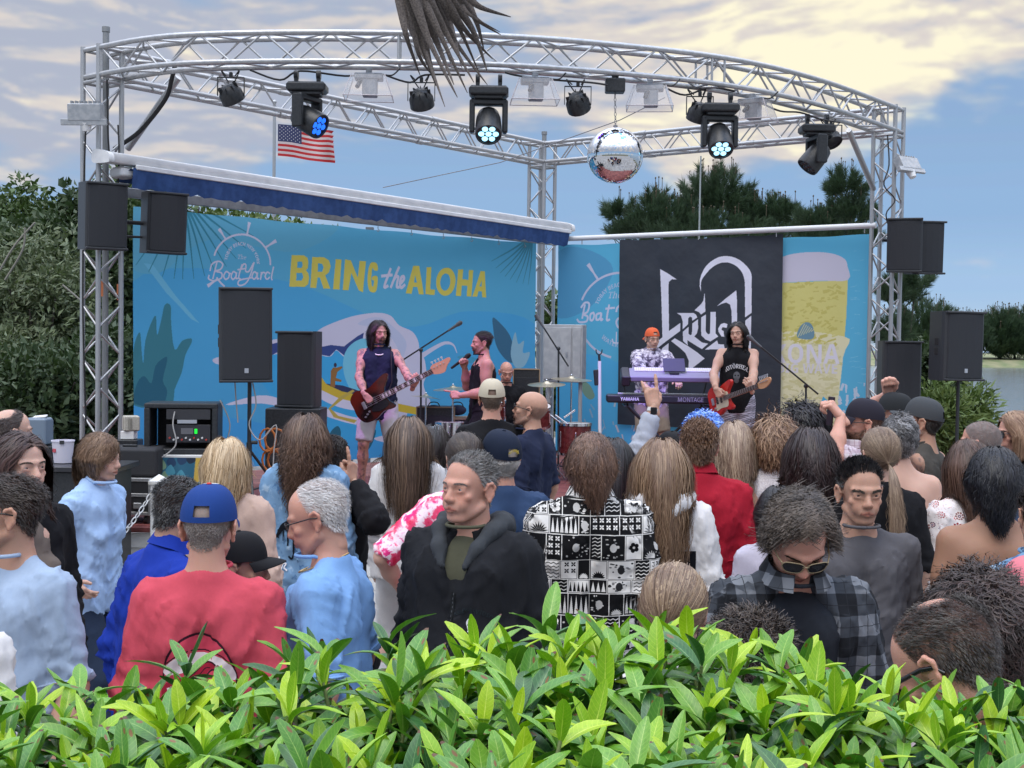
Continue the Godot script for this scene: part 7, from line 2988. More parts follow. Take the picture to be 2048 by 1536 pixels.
	# beard
	if face.get("whiskers",0)>0:
		var bb:=MB.new()
		var bc: Color=face.get("beard_c",c1)
		var br:=PackedInt32Array()
		for k in v.size():
			if hd.beard[k]>.5 and (not face.get("goatee",false) or (absf(v[k].x)<.03 and v[k].z>.05)):
				br.append(k)
		for j in (face.whiskers if br.size() else 0):
			var k:=br[r.randi() % br.size()]
			var p:=v[k]
			var d=(nrm[k]*.5+Vector3(r.randf_range(-.3,.3),-.8,.1)).normalized()*face.get("beard_len",.012)
			ribbon(bb,PackedVector3Array([b.head*p,b.head*(p+d*.5+nrm[k]*.002),b.head*(p+d)]),mid,.0022,.0006,bc*r.randf_range(.7,1.5),bc)
		if bb.v.size():
			put(bb.mesh(),"beard",hair_mat(),b.root)
func hair_off_body(p: Vector3,ta: Vector3,tb: Vector3,sa: Vector3,sb: Vector3,u: float,out: float)->Vector3:
	var ba:=tb-ta
	var t:=clampf((p-ta).dot(ba)/ba.length_squared(),.0,1.0)
	var c:=ta+ba*t
	var d:=p-c
	var r:=.088*u+out
	if d.length_squared()<r*r:
		p=c+d.normalized()*r
	ba=sb-sa
	t=clampf((p-sa).dot(ba)/ba.length_squared(),.0,1.0)
	c=sa+ba*t
	d=p-c
	r=.122*u+out
	var dx:=d.x*.60
	if t>.01 and dx*dx+d.z*d.z<r*r:
		p.z=c.z+(1.0 if d.z>.03 else -1.0)*sqrt(maxf(.0,r*r-dx*dx))
	return p
# caps and glasses
func make_cap(b: Body,t: Dictionary)->void:
	var c: Color=t.c
	var m: Material=t.get("mat",cloth("cap_"+c.to_html(),c,.8,.04))
	var yaw: float=t.get("turn",.0)
	var xf:=b.head*Transform3D(Basis(Vector3.UP,yaw)*Basis(Vector3.RIGHT,t.get("tip",-.10)),Vector3(0,.052,-.008))
	var k:=MB.new()
	var rings:=9
	var sides:=42
	var hh: float=t.get("h",.104)
	for r in rings+1:
		for s in sides+1:
			var a:=TAU*s/sides
			var f:=float(r)/rings
			var el:=f*PI/2
			var seam:=1.0-.010*pow(absf(cos(3.0*a)),14.0)*sin(el+.6)
			var rad:=pow(cos(el),.72)*seam
			k.vert(Vector3(sin(a)*.0835*rad,hh*pow(sin(el),1.0)*(1.0+.06*cos(a)*cos(el)),cos(a)*.104*rad),Vector3(sin(a)*cos(el),sin(el)+.05,cos(a)*cos(el)))
	for r in rings:
		for s in sides:
			var a:=TAU*(s+.5)/sides-PI
			if t.get("hole",true) and absf(a)<.36 and r>=1 and r<=2 and absf(a)<(.36 if r==1 else .27):
				continue
			var a0:=r*(sides+1)+s
			k.q4(a0,a0+1,a0+sides+2,a0+sides+1)
	var crown:=put(smooth(k),"cap",m,b.root,xf)
	# brim
	var br:=MB.new()
	var bl: float=t.get("brim",.072)
	var nb:=16
	for layer: int in [0,1]:
		var first:=br.v.size()
		for s in nb+1:
			var q:=float(s)/nb*2.0-1.0
			var a:=q*1.02
			for e in 6:
				var f:=e/5.0
				var reach:=bl*sqrt(maxf(.0,1.0-q*q*.92))
				var p:=Vector3(sin(a)*.083,.004,cos(a)*.1035)+Vector3(sin(a)*.22,0,1.0)*reach*f
				p.y+=-.020*q*q*(.4+f)-.012*f*f+(.0 if layer==0 else -.0035)
				br.vert(p,Vector3(0,1 if layer==0 else -1,0))
		for s in nb:
			for e in 5:
				var a0:=first+s*6+e
				br.q4(a0,a0+1,a0+7,a0+6)
	put(smooth(br),"brim",t.get("brim_mat",m),crown)
	var bt:=MB.new()
	bt.ball(Vector3(0,hh+.001,0),Vector3(.008,.004,.008),6,10)
	put(bt.mesh(),"button",t.get("button_mat",m),crown)
	if t.has("front_mat"):
		var fp:=MB.new()
		for r in 8:
			for s in 13:
				var a:=lerpf(-.95,.95,s/12.0)
				var el:=r/7.0*PI/2*.97
				var rad:=pow(cos(el),.72)
				fp.vert(Vector3(sin(a)*.0842*rad,hh*sin(el)*(1.0+.06*cos(a)*cos(el))+.0008,cos(a)*.1048*rad),Vector3(sin(a)*cos(el),sin(el),cos(a)*cos(el)))
		for r in 7:
			for s in 12:
				var a0:=r*13+s
				fp.q4(a0,a0+1,a0+14,a0+13)
		put(smooth(fp),"front_panel",t.front_mat,crown)
	if t.has("text"):
		# small lettering on an arc over the opening at the back
		var chars: String=t.text
		for j in chars.length():
			if chars[j]==" ":
				continue
			var a:=PI+(j-(chars.length()-1)/2.0)*-.085
			var rise:=.044-.014*pow((j-(chars.length()-1)/2.0)/(chars.length()/2.0),2.0)
			var p:=Vector3(sin(a)*.081,rise,cos(a)*.1015)
			put_text(chars[j],"letter",.011,t.text_mat,crown,Transform3D(Basis(Vector3.UP,a),p+Vector3(sin(a),0,cos(a))*.002),"Droid Sans Bold")
func make_glasses(b: Body,t: Dictionary)->void:
	var fm: Material=mat("frame_"+(t.get("c",Color(.01,.01,.01)) as Color).to_html(),t.get("c",Color(.01,.01,.01)),.25)
	var dark: bool=t.get("dark",true)
	var lens: Material
	if dark:
		lens=mat("lens_dark",Color(.012,.012,.014),.06)
	else:
		if not mats.has("lens_clear"):
			var m:=StandardMaterial3D.new()
			m.resource_name="lens_clear"
			m.transparency=BaseMaterial3D.TRANSPARENCY_ALPHA
			m.albedo_color=Color(.95,.97,1.0,.08)
			m.roughness=.05
			mats["lens_clear"]=m
		lens=mats["lens_clear"]
	var dy: float=t.get("y",.0)
	var k:=MB.new()
	var hw: float=t.get("w",.026)
	var hh: float=t.get("h",.019)
	var node:=Node3D.new()
	node.name="sunglasses" if dark else "glasses"
	b.root.add_child(node,true)
	node.transform=b.head*Transform3D(Basis(Vector3.RIGHT,t.get("tilt",.0)),Vector3(0,dy,t.get("z",.0)))
	for s: int in [-1,1]:
		var rim:=PackedVector3Array()
		var lm:=MB.new()
		var c:=Vector3(s*.033,.024,.098)
		for j in 25:
			var a:=TAU*j/24.0
			var px:=signf(cos(a))*pow(absf(cos(a)),.7)*hw
			var py:=signf(sin(a))*pow(absf(sin(a)),.75)*hh
			if py<.0:
				px*=.9
			rim.append(c+Vector3(px,py,-absf(c.x+px)*absf(c.x+px)*3.2+.004))
		lm.vert(c+Vector3(0,0,.003),Vector3(0,0,1))
		for j in 25:
			lm.vert(rim[j],Vector3(s*.25,0,1))
		for j in 24:
			lm.t3(0,j+1,j+2)
		put(lm.mesh(),"lens",lens,node)
		k.wire(rim,t.get("r",.0016),5)
		k.wire(PackedVector3Array([c+Vector3(s*hw,.008,-.010),Vector3(s*.070,.032,.066),Vector3(s*.081,.032,.0),Vector3(s*.080,.026,-.024),Vector3(s*.076,.010,-.036)]),t.get("temple",.0022),5)
	k.wire(PackedVector3Array([Vector3(-.009,.029,.1005),Vector3(0,.031,.1035),Vector3(.009,.029,.1005)]),.0022,5)
	put(k.mesh(),"frame",fm,node)
func necklace(b: Body,r: float,y_front: float,thick: float,m: Material)->void:
	var pts:=PackedVector3Array()
	for j in 33:
		var a:=TAU*j/32.0
		var f:=.5+.5*cos(a)
		pts.append(b.tor(Vector3(sin(a)*r*.98,lerpf(.572,y_front,f),lerpf(-r*.9-.012,r*1.05+.02,f))))
	var k:=MB.new()
	k.wire(pts,thick,6)
	put(k.mesh(),"necklace",m,b.root)
# cloth patterns
func ink_hawaiian()->Ink:
	var k:=Ink.new(512,512,Color8(18,18,20))
	var r:=RandomNumberGenerator.new()
	r.seed=31
	var w:=Color8(225,222,216)
	var cells:=[]
	# uneven blocks
	var ys:=[0,88,150,250,318,400,512]
	for j in ys.size()-1:
		var x:=0
		while x<512:
			var cw:=mini(r.randi_range(50,130),512-x)
			if 512-x-cw<40:
				cw=512-x
			cells.append(Rect2(x,ys[j],cw,ys[j+1]-ys[j]))
			x+=cw
	for c: Rect2 in cells:
		var kind:=r.randi() % 6
		var i:=c.grow(-4)
		var light:=r.randf()<.35
		if light:
			k.im.fill_rect(Rect2i(i),w)
		var fg:=Color8(18,18,20) if light else w
		var m:=i.get_center()
		match kind:
			0:
				var n:=int(i.size.x/18)
				for q in n:
					var x0:=i.position.x+q*i.size.x/n
					k.poly(PackedVector2Array([Vector2(x0+2,i.end.y-4),Vector2(x0+i.size.x/n-2,i.end.y-4),Vector2(x0+i.size.x/n*.5,i.position.y+6)]),fg)
			1:
				for q in 9:
					var a:=PI*(q+.5)/9.0
					var o:=Vector2(m.x,i.end.y-2)
					var tip:=o+Vector2(cos(a),-sin(a))*minf(i.size.x*.5,i.size.y)*.95
					var sd:=Vector2(sin(a),cos(a))*4.0
					k.poly(PackedVector2Array([o,o.lerp(tip,.6)+sd,tip,o.lerp(tip,.6)-sd]),fg)
			2:
				for q in 5:
					var a:=TAU*q/5.0
					k.disc(m+Vector2(cos(a),sin(a))*14.0,Vector2(10,10),fg,10)
				k.disc(m,Vector2(6,6),Color8(18,18,20) if not light else w,8)
			3:
				for q in int(i.size.y/16):
					var pts:=PackedVector2Array()
					for z in int(i.size.x/12)+1:
						pts.append(Vector2(i.position.x+z*12,i.position.y+8+q*16+(6 if z % 2 else 0)))
					if pts.size()>1:
						k.line(pts,4.0,fg)
			4:
				for gx in int(i.size.x/30):
					for gy in int(i.size.y/30):
						var o:=i.position+Vector2(15+gx*30,15+gy*30)
						for q in 4:
							var a:=TAU*(q+.5)/4.0
							var tip:=o+Vector2(cos(a),sin(a))*14
							var sd:=Vector2(-sin(a),cos(a))*4.5
							k.poly(PackedVector2Array([o,o.lerp(tip,.55)+sd,tip,o.lerp(tip,.55)-sd]),fg)
			5:
				for q in 16:
					var o:=Vector2(r.randf_range(i.position.x+6,i.end.x-6),r.randf_range(i.position.y+6,i.end.y-6))
					k.disc(o,Vector2(r.randf_range(2,9),r.randf_range(2,5)),fg.lerp(Color8(110,110,110),r.randf()*.6),8)
				k.disc(m,Vector2(16,20),fg.lerp(Color8(110,110,110),.3),12)
	for c: Rect2 in cells:
		k.line(PackedVector2Array([c.position,Vector2(c.end.x,c.position.y)]),4.0,w)
		k.line(PackedVector2Array([c.position,Vector2(c.position.x,c.end.y)]),4.0,w)
	return k
func ink_check(a: Color,b: Color,c: Color,n: int,thin: Color)->Ink:
	var k:=Ink.new(256,256,a)
	var s:=256/n
	for j in n:
		if j % 2:
			k.im.fill_rect(Rect2i(j*s,0,s,256),b)
	for j in n:
		if j % 2:
			for q in n:
				k.im.fill_rect(Rect2i(q*s,j*s,s,s),c if q % 2 else b)
	for j in n:
		k.im.fill_rect(Rect2i(j*s+s/2,0,2,256),thin)
		k.im.fill_rect(Rect2i(0,j*s+s/2,256,2),thin)
	return k
func ink_paisley()->Ink:
	var k:=Ink.new(512,512,Color8(224,216,214))
	var r:=RandomNumberGenerator.new()
	r.seed=8
	var cs:=[Color8(150,40,52),Color8(88,60,84),Color8(190,84,84),Color8(70,74,116),Color8(140,92,88)]
	for j in 34:
		var o:=Vector2(r.randf_range(0,512),r.randf_range(0,512))
		var rad:=r.randf_range(18,46)
		var c: Color=cs[j % 5]
		k.disc(o,Vector2(rad,rad),Color8(236,230,226),20)
		var petals:=r.randi_range(7,12)
		for q in petals:
			var a:=TAU*q/petals
			k.disc(o+Vector2(cos(a),sin(a))*rad*.68,Vector2(rad*.2,rad*.2),c,9)
			k.line(PackedVector2Array([o,o+Vector2(cos(a),sin(a))*rad*.5]),2.5,cs[(j+1) % 5])
		k.disc(o,Vector2(rad*.28,rad*.28),cs[(j+2) % 5],12)
		k.disc(o,Vector2(rad*.13,rad*.13),Color8(236,230,226),8)
	for j in 300:
		var o:=Vector2(r.randf_range(0,512),r.randf_range(0,512))
		k.line(PackedVector2Array([o,o+Vector2(r.randf_range(-9,9),r.randf_range(-9,9))]),2.0,cs[j % 5])
	return k
func ink_noise(colours: Array,freq: float,sharp: float,seed_at: int,stretch:=1.0)->Ink:
	var k:=Ink.new(256,256,colours[0])
	var n:=FastNoiseLite.new()
	n.seed=seed_at
	n.frequency=freq
	n.fractal_octaves=3
	n.domain_warp_enabled=true
	n.domain_warp_amplitude=30.0
	var m:=colours.size()-1
	for y in 256:
		for x in 256:
			# blend across the edges so that the cloth repeats without a seam
			var fx:=x/256.0
			var fy:=y/256.0
			var v:=.0
			if m:
				var a:=n.get_noise_2d(x,y*stretch)
				var b:=n.get_noise_2d(x-256,y*stretch)
				var c:=n.get_noise_2d(x,(y-256)*stretch)
				var d:=n.get_noise_2d(x-256,(y-256)*stretch)
				v=lerpf(lerpf(a,b,fx),lerpf(c,d,fx),fy)
			var t:=clampf(.5+v*sharp,.0,.999)*m
			k.im.set_pixel(x,y,(colours[int(t)] as Color).lerp(colours[int(t)+1],smoothstep(.3,.7,t-int(t))))
	return k
func ink_zebra()->Ink:
	var k:=Ink.new(256,256,Color8(190,186,200))
	for j in 16:
		var y:=j*16.0
		var top:=[]
		for x in 17:
			top.append(Vector2(x*16,y+sin(x*PI/8.0+j)*6.0+sin(x*PI/4.0+j*2.0)*3.0))
		for x in 16:
			k.line(PackedVector2Array([top[x],top[x+1]]),4.0+4.0*absf(sin(x*PI/8.0+j*1.7)),Color8(18,18,22))
	return k
func ink_marks()->Ink:
	var k:=Ink.new(256,256,Color8(214,216,224))
	var r:=RandomNumberGenerator.new()
	r.seed=4
	for gy in 6:
		for gx in 6:
			var o:=Vector2(20+gx*42,22+gy*42)
			var c: Color=[Color8(60,66,120),Color8(120,70,80),Color8(70,100,130)][r.randi() % 3]
			match r.randi() % 3:
				0: k.poly(PackedVector2Array([o+Vector2(-9,-8),o+Vector2(9,-8),o+Vector2(0,9)]),c)
				1: k.im.fill_rect(Rect2i(int(o.x)-7,int(o.y)-8,14,16),c)
				2: k.line(curve2([o+Vector2(-6,-8),o+Vector2(6,-3),o+Vector2(-6,3),o+Vector2(5,9)],4),4.0,c)
	return k
# the band and the crowd,one by one
func make_people()->void:
	var tan:=Color(.47,.265,.185)
	var pale:=Color(.56,.345,.265)
	var ruddy:=Color(.54,.285,.21)
	var brown:=Color(.25,.125,.075)
	var dark:=Color(.016,.011,.009)
	var jeans:=cloth("jeans",Color(.02,.032,.06),.9,.1)
	var black:=cloth("black",Color(.010,.010,.012))
	var khaki:=cloth("khaki",Color(.28,.22,.15))
	var white:=cloth("white",Color(.66,.64,.63))
	var navy:=cloth("navy",Color(.016,.022,.050))
	var grey_pants:=cloth("grey_pants",Color(.07,.07,.075))
	var J:={"mat":jeans}
	var K:={"mat":khaki,"len":.95,"extra":.012,"name": "shorts"}
	var BK:={"mat":black}
	crowd_near(tan,pale,ruddy,brown,dark,black,white,navy,J,K,BK)
	crowd_far(tan,pale,ruddy,brown,dark,black,white,navy,J,K,BK)
	band(tan,pale,ruddy,dark,black,navy)
func crowd_near(tan: Color,pale: Color,ruddy: Color,brown: Color,dark: Color,black: Material,white: Material,navy: Material,J: Dictionary,K: Dictionary,BK: Dictionary)->void:
	# coral shirt with the wave print
	var b:=person({"label": "man from behind in a coral long-sleeved shirt and blue cap","px":421,"py":967,"s":668,"yaw":180,"fine":true,"girth":1.08,"skin":ruddy,"hp":6,
		"top":{"mat":cloth("coral",Color(.56,.075,.105)),"sleeve":1.95,"folds":.012},"bottom":K,"hair":{"style": "buzz","c":Color(.22,.19,.17),"len":.008},"cap":{"c":Color(.012,.045,.20),"front_mat":cloth("cap_white",Color(.66,.66,.66)),"button_mat":mat("red_button",Color(.5,.02,.02),.6)}})
	necklace(b,.062,.53,.0014,mat("gold",Color(.75,.52,.22),.3,1.0))
	var ink:=Ink.new(256,320,Color(0,0,0,0))
	var nk:=Color8(52,22,34)
	var rd:=Color8(150,34,54)
	ink.disc(Vector2(128,160),Vector2(126,158),nk,48)
	ink.disc(Vector2(128,160),Vector2(119,150),Color8(196,68,88),48)
	ink.poly(curve2([Vector2(14,110),Vector2(60,76),Vector2(128,66),Vector2(196,76),Vector2(240,108),Vector2(246,150),Vector2(200,132),Vector2(150,104),Vector2(110,112),Vector2(60,132),Vector2(10,134)],4,true),Color8(226,214,214))
	ink.line(curve2([Vector2(22,96),Vector2(70,66),Vector2(128,58),Vector2(190,66),Vector2(236,96)],6),4.0,nk)
	ink.poly(curve2([Vector2(8,170),Vector2(50,150),Vector2(100,130),Vector2(140,96),Vector2(170,94),Vector2(184,112),Vector2(160,120),Vector2(150,142),Vector2(170,166),Vector2(246,176),Vector2(240,214),Vector2(10,220)],5,true),rd)
	ink.line(curve2([Vector2(60,160),Vector2(104,134),Vector2(140,100),Vector2(172,96),Vector2(186,114),Vector2(166,120),Vector2(152,140),Vector2(168,166),Vector2(214,176)],6),5.0,nk)
	ink.line(curve2([Vector2(90,166),Vector2(122,140),Vector2(144,116),Vector2(162,112)],6),3.0,nk)
	ink.poly(PackedVector2Array([Vector2(20,176),Vector2(90,166),Vector2(84,184),Vector2(24,192)]),Color8(226,214,214))
	ink.poly(PackedVector2Array([Vector2(160,166),Vector2(216,178),Vector2(190,190),Vector2(160,180)]),Color8(226,214,214))
	ink.im.fill_rect(Rect2i(26,216,204,40),nk)
	cloth_print(b,"back_print",.0,.10,.225,.30,true,print_on_cloth("wave_print",ink))
	person({"label": "man in a pale blue grey T-shirt and sunglasses at the left edge","px":14,"py":936,"s":690,"yaw":-28,"hy":-46,"fine":true,"girth":1.14,"skin":tan,
		"top":{"mat":cloth("pale_blue",Color(.33,.42,.55)),"sleeve":.95,"belly":.02,"folds":.013},"bottom":K,"hair":{"style": "short","c":Color(.035,.025,.02),"len":.022,"recede":.5},"glasses":{"y":.002},"face":{"beard":.2}})
	person({"label": "person in a white T-shirt mostly cut off at the left edge","px":-150,"py":1010,"s":850,"yaw":170,"fine":true,"skin":pale,"top":{"mat":white,"sleeve":.95,"folds":.012},"bottom":J,"hair":{"style": "short","c":Color(.1,.07,.05)}})
	person({"label": "smiling woman with long dark hair and a black cardigan at the left","px":42,"py":860,"s":560,"yaw":48,"hy":6,"f":true,"fine":true,"skin":pale,"head":1.03,
		"top":{"mat":cloth("taupe",Color(.16,.13,.11)),"sleeve":.0,"tank":true,"scoop":.10,"collar":false},"over":{"mat":black,"sleeve":1.9,"extra":.012,"open":.085,"collar":false,"name": "cardigan","hem":-.2},"bottom":J,
		"hair":{"style": "long","c":Color(.028,.014,.012),"c2":Color(.07,.034,.026),"len":.34,"vol":.014,"part":.01,"wave":.008,"w":.0055},"face":{"smile":.6,"lip":Color(.38,.12,.11),"look":.3,"nose":.3},"bare":true})
	person({"label": "balding man whose head shows above the woman at the left edge","px":24,"py":812,"s":405,"yaw":130,"fine":true,"skin":pale,"top":{"mat":grey_cloth(),"sleeve":.9},"bottom":J,"hair":{"style": "short","c":Color(.07,.055,.05),"len":.02,"crown":.055,"recede":.8,"paint":.7}})
	person({"label": "woman with short bobbed hair in a light blue puff-sleeved blouse, hand on hip","px":205,"py":866,"s":402,"yaw":72,"hy":6,"f":true,"fine":true,"lean":4,"skin":pale,"arms":[{"w":Vector3(.10,-.37,.06),"pole":Vector3(.5,0,-1),"palm":Vector3(-1,0,0),"dir":Vector3(-.3,-.6,.7)},"hang"],
		"top":{"mat":cloth("sky_blouse",Color(.38,.54,.80)),"sleeve":.62,"puff":.072,"extra":.010,"folds":.014,"collar_r":.008,"hem":-.08},"bottom":{"mat":J.mat},
		"hair":{"style": "long","c":Color(.13,.075,.045),"c2":Color(.30,.19,.115),"len":.150,"vol":.022,"part":.02,"taper":.5,"spread":.3,"draw_in":.1},"face":{"ruddy":.6}})
	person({"label": "dark grey haired man in a royal blue pullover facing right","px":380,"py":950,"s":590,"yaw":128,"hy":12,"hp":8,"lean":8,"fine":true,"skin":tan,"girth":1.12,
		"top":{"mat":cloth("royal",Color(.010,.035,.30)),"sleeve":1.95,"folds":.014,"polo":true,"collar":false,"extra":.008},"bottom":J,"hair":{"style": "short","c":Color(.035,.034,.034),"c2":Color(.12,.12,.12),"len":.026}})
	person({"label": "grinning bearded man in a black cap and red shirt, between the coral and blue shirts","px":488,"py":1062,"s":575,"yaw":86,"fine":true,"k":.94,"skin":tan,"hp":4,
		"top":{"mat":cloth("dark_red",Color(.30,.015,.02)),"sleeve":.7},"bottom":J,"hair":{"style": "buzz","c":dark,"len":.006},"cap":{"c":Color(.010,.010,.012)},"face":{"beard":.5,"smile":1.0,"teeth":1.0,"whiskers":500,"beard_len":.006}})
	b=person({"label": "white haired man with glasses in a light blue T-shirt, in profile facing left","px":612,"py":955,"s":635,"yaw":-98,"hp":14,"lean":4,"fine":true,"skin":ruddy,"girth":1.2,
		"top":{"mat":cloth("light_blue",Color(.20,.37,.66)),"sleeve":.95,"belly":.03,"folds":.013},"bottom":K,"hair":{"style": "short","c":Color(.60,.57,.55),"c2":Color(.8,.78,.76),"len":.022,"recede":1.3,"paint":.5,"lift":.2,"n":7000,"w":.0013},"glasses":{"dark":false,"c":Color(.02,.02,.02),"h":.014,"w":.024},"face":{"ruddy":.8,"fat":.5,"brow_c":Color(.4,.36,.33)}})
	necklace(b,.066,.52,.0028,mat("gold",Color(.75,.52,.22),.3,1.0))
	# man in the black zip hoodie,in front at the middle
	b=person({"label": "grey haired man in a black zip hoodie with a small white skull, looking left","px":942,"py":896,"s":625,"yaw":-24,"hy":-16,"hp":-2,"fine":true,"cell":.012,"skin":ruddy,"girth":1.24,"head":.98,
		"top":{"mat":cloth("olive",Color(.085,.085,.055)),"sleeve":.5,"folds":.004},"over":{"mat":cloth("hoodie",Color(.014,.015,.018),.9,.12),"sleeve":1.95,"extra":.014,"hood":.036,"hood_mat":cloth("hood_grey",Color(.045,.05,.056)),"scoop":.13,"collar":false,"name": "hoodie","folds":.013,"belly":.02,"hem":-.16},"bottom":J,
		"hair":{"style": "short","c":Color(.15,.145,.14),"c2":Color(.36,.35,.34),"len":.020,"recede":.3,"comb":Vector3(.2,.3,-.2)},"face":{"frown":.9,"fat":.5,"ruddy":.7,"beard":.10,"brow_c":Color(.10,.09,.08),"look":-.2,"nose":.2}})
	ink=Ink.new(128,128,Color(0,0,0,0))
	var sk:=Color8(222,222,224)
	ink.disc(Vector2(64,50),Vector2(50,44),sk,30)
	ink.poly(PackedVector2Array([Vector2(22,72),Vector2(106,72),Vector2(96,96),Vector2(92,116),Vector2(36,116),Vector2(32,96)]),sk)
	ink.disc(Vector2(42,64),Vector2(17,10),Color8(16,16,18),14)
	ink.disc(Vector2(86,64),Vector2(17,10),Color8(16,16,18),14)
	ink.poly(PackedVector2Array([Vector2(64,76),Vector2(72,92),Vector2(56,92)]),Color8(16,16,18))
	for j in 5:
		ink.im.fill_rect(Rect2i(42+j*10,104,2,14),Color8(30,30,32))
	cloth_print(b,"skull_patch",.075,.255,.048,.050,false,print_on_cloth("skull_print",ink),.003)
	ink=Ink.new(256,96,Color(0,0,0,0))
	ink.text("HARLEY-DAVIDSON",Vector2(128,260),26.0,Color8(36,44,48),font("Droid Sans Bold"),1.0,.0,205.0,.0)
	cloth_print(b,"tonal_lettering",.075,.305,.13,.05,false,print_on_cloth("tonal_print",ink),.003)
	# zip
	var zip:=Ink.new(16,128,Color8(30,32,34))
	for j in 32:
		zip.im.fill_rect(Rect2i(6,j*4,4,2),Color8(70,72,76))
	cloth_print(b,"zip",.0,-.05,.012,.42,false,print_on_cloth("zip_print",zip),.003)
	# Hawaiian shirt
	person({"label": "man from behind in a black and white block print Hawaiian shirt","px":1182,"py":864,"s":520,"yaw":178,"hy":10,"fine":true,"girth":1.2,"skin":pale,
		"top":{"mat":patterned("hawaiian",ink_hawaiian(),2.3),"sleeve":1.0,"extra":.018,"folds":.014,"polo":true,"collar":false,"hem":-.18},"bottom":K,"hair":{"style": "long","c":Color(.085,.045,.03),"c2":Color(.22,.12,.075),"len":.145,"vol":.016,"spread":.3,"part":.03,"wave":.006}})
	# white hooded sweatshirt with black back
	b=person({"label": "woman with long light brown hair in a white hooded top with black back","px":1324,"py":870,"s":500,"yaw":176,"f":true,"fine":true,"skin":pale,
		"top":{"mat":white,"sleeve":1.95,"extra":.018,"hood":.036,"collar":false,"folds":.014,"hem":-.14},"bottom":J,"hair":{"style": "long","c":Color(.15,.085,.05),"c2":Color(.38,.25,.15),"len":.46,"vol":.012,"part":.0,"wave":.012}})
	ink=Ink.new(320,320,Color8(20,20,24))
	for j in 40:
		ink.line(curve2([Vector2(150,170),Vector2(170+j*3,120+j),Vector2(180+j*3.2,60+j*3)],4),2.0,Color8(44,46,50))
	ink.text("Davidson",Vector2(214,320),50.0,Color8(206,206,210),font("Droid Serif Bold"),1.0,.1,215.0,.05)
	cloth_print(b,"back_panel",.0,-.05,.27,.42,true,print_on_cloth("back_lettering",ink),.004)
	# red polo
	person({"label": "man from behind in a red polo shirt with short auburn hair","px":1398,"py":832,"s":458,"yaw":180,"fine":true,"girth":1.26,"skin":pale,
		"top":{"mat":cloth("red_polo",Color(.36,.012,.028)),"sleeve":1.0,"polo":true,"collar":false,"folds":.013,"hem":-.2,"extra":.008},"bottom":K,"hair":{"style": "short","c":Color(.13,.065,.035),"c2":Color(.28,.16,.09),"len":.040,"side":.75,"mess":.4}})
	# man looking at the camera
	person({"label": "dark haired man in a charcoal T-shirt looking straight at the camera","px":1723,"py":912,"s":560,"yaw":2,"fine":true,"cell":.012,"skin":tan,"hp":2,
		"top":{"mat":cloth("charcoal",Color(.095,.092,.10)),"sleeve":.9,"folds":.012},"bottom":J,"hair":{"style": "short","c":Color(.012,.011,.012),"c2":Color(.05,.05,.052),"len":.026,"comb":Vector3(.0,.6,.1),"side":.3,"recede":.2},"face":{"frown":1.0,"thick":1.7,"ruddy":.35,"brow_y":-.004,"beard":.12}})
	# sunglasses,looking down
	b=person({"label": "curly haired man in sunglasses and an open checked shirt, looking down","px":1620,"py":1004,"s":762,"yaw":4,"hp":32,"lean":10,"fine":true,"cell":.012,"skin":ruddy,"girth":1.06,"rise":.03,"arms":["front","front"],
		"top":{"mat":cloth("slate_tee",Color(.022,.026,.034)),"sleeve":.7,"folds":.009},"over":{"mat":patterned("flannel",ink_check(Color8(28,30,34),Color8(62,66,72),Color8(112,116,122),4,Color8(40,42,46)),4.5),"sleeve":1.9,"extra":.014,"open":.11,"polo":true,"collar":false,"name": "overshirt","folds":.014,"hem":-.2},"bottom":J,
		"hair":{"style": "long","c":Color(.05,.038,.03),"c2":Color(.17,.13,.10),"len":.085,"vol":.016,"recede":1.7,"wave":.014,"wave_f":1.6,"part":.035,"spread":.5,"n":4600,"w":.0030,"taper":.5,"face_clear":false},"glasses":{"y":-.002,"w":.029,"h":.020,"c":Color(.35,.28,.16)},"face":{"ruddy":.8}})
	ink=Ink.new(320,256,Color(0,0,0,0))
	ink.text("NEW YORK",Vector2(160,52),32.0,Color8(206,206,208),font("Droid Sans Mono"),1.0,.0,.0,.0,1.15)
	for j in 2:
		ink.text("KNICKS",Vector2(160+j*3,200+j*3),118.0,Color8(70,82,128) if j==0 else Color8(128,84,60),font("Droid Sans Bold"),1.0,.0,.0,.0,.62)
	ink.text("KNICKS",Vector2(162,200),108.0,Color8(38,42,50),font("Droid Sans Bold"),1.0,.0,.0,.0,.60)
	cloth_print(b,"chest_print",.0,.16,.23,.20,false,print_on_cloth("team_print",ink),.003)
	# heads just beyond the hedge
	person({"label": "person with wind-blown light brown hair, only the head above the hedge","px":1350,"py":1118,"s":820,"yaw":150,"hy":20,"f":true,"fine":true,"k":.97,"skin":pale,"rise":.02,
		"top":{"mat":white,"sleeve":.8},"bottom":J,"hair":{"style": "tail","c":Color(.16,.10,.065),"c2":Color(.46,.33,.21),"len":.20,"vol":.016,"n":3200,"w":.0035,"wave":.02,"tie":Vector3(.02,-.01,-.12)}})
	person({"label": "person with short dark curls and glasses, low beside the checked shirt","px":1508,"py":1224,"s":900,"yaw":120,"fine":true,"k":.95,"skin":tan,"top":{"mat":black,"sleeve":.8},"bottom":J,"glasses":{"dark":false,"c":Color(.1,.08,.05)},
		"hair":{"style": "messy","c":Color(.02,.014,.011),"c2":Color(.10,.07,.05),"len":.042,"curl":.008,"turns":1.0,"n":5200,"w":.0024,"droop":.10,"lift":.6,"comb":Vector3(.1,.1,-.3)}})
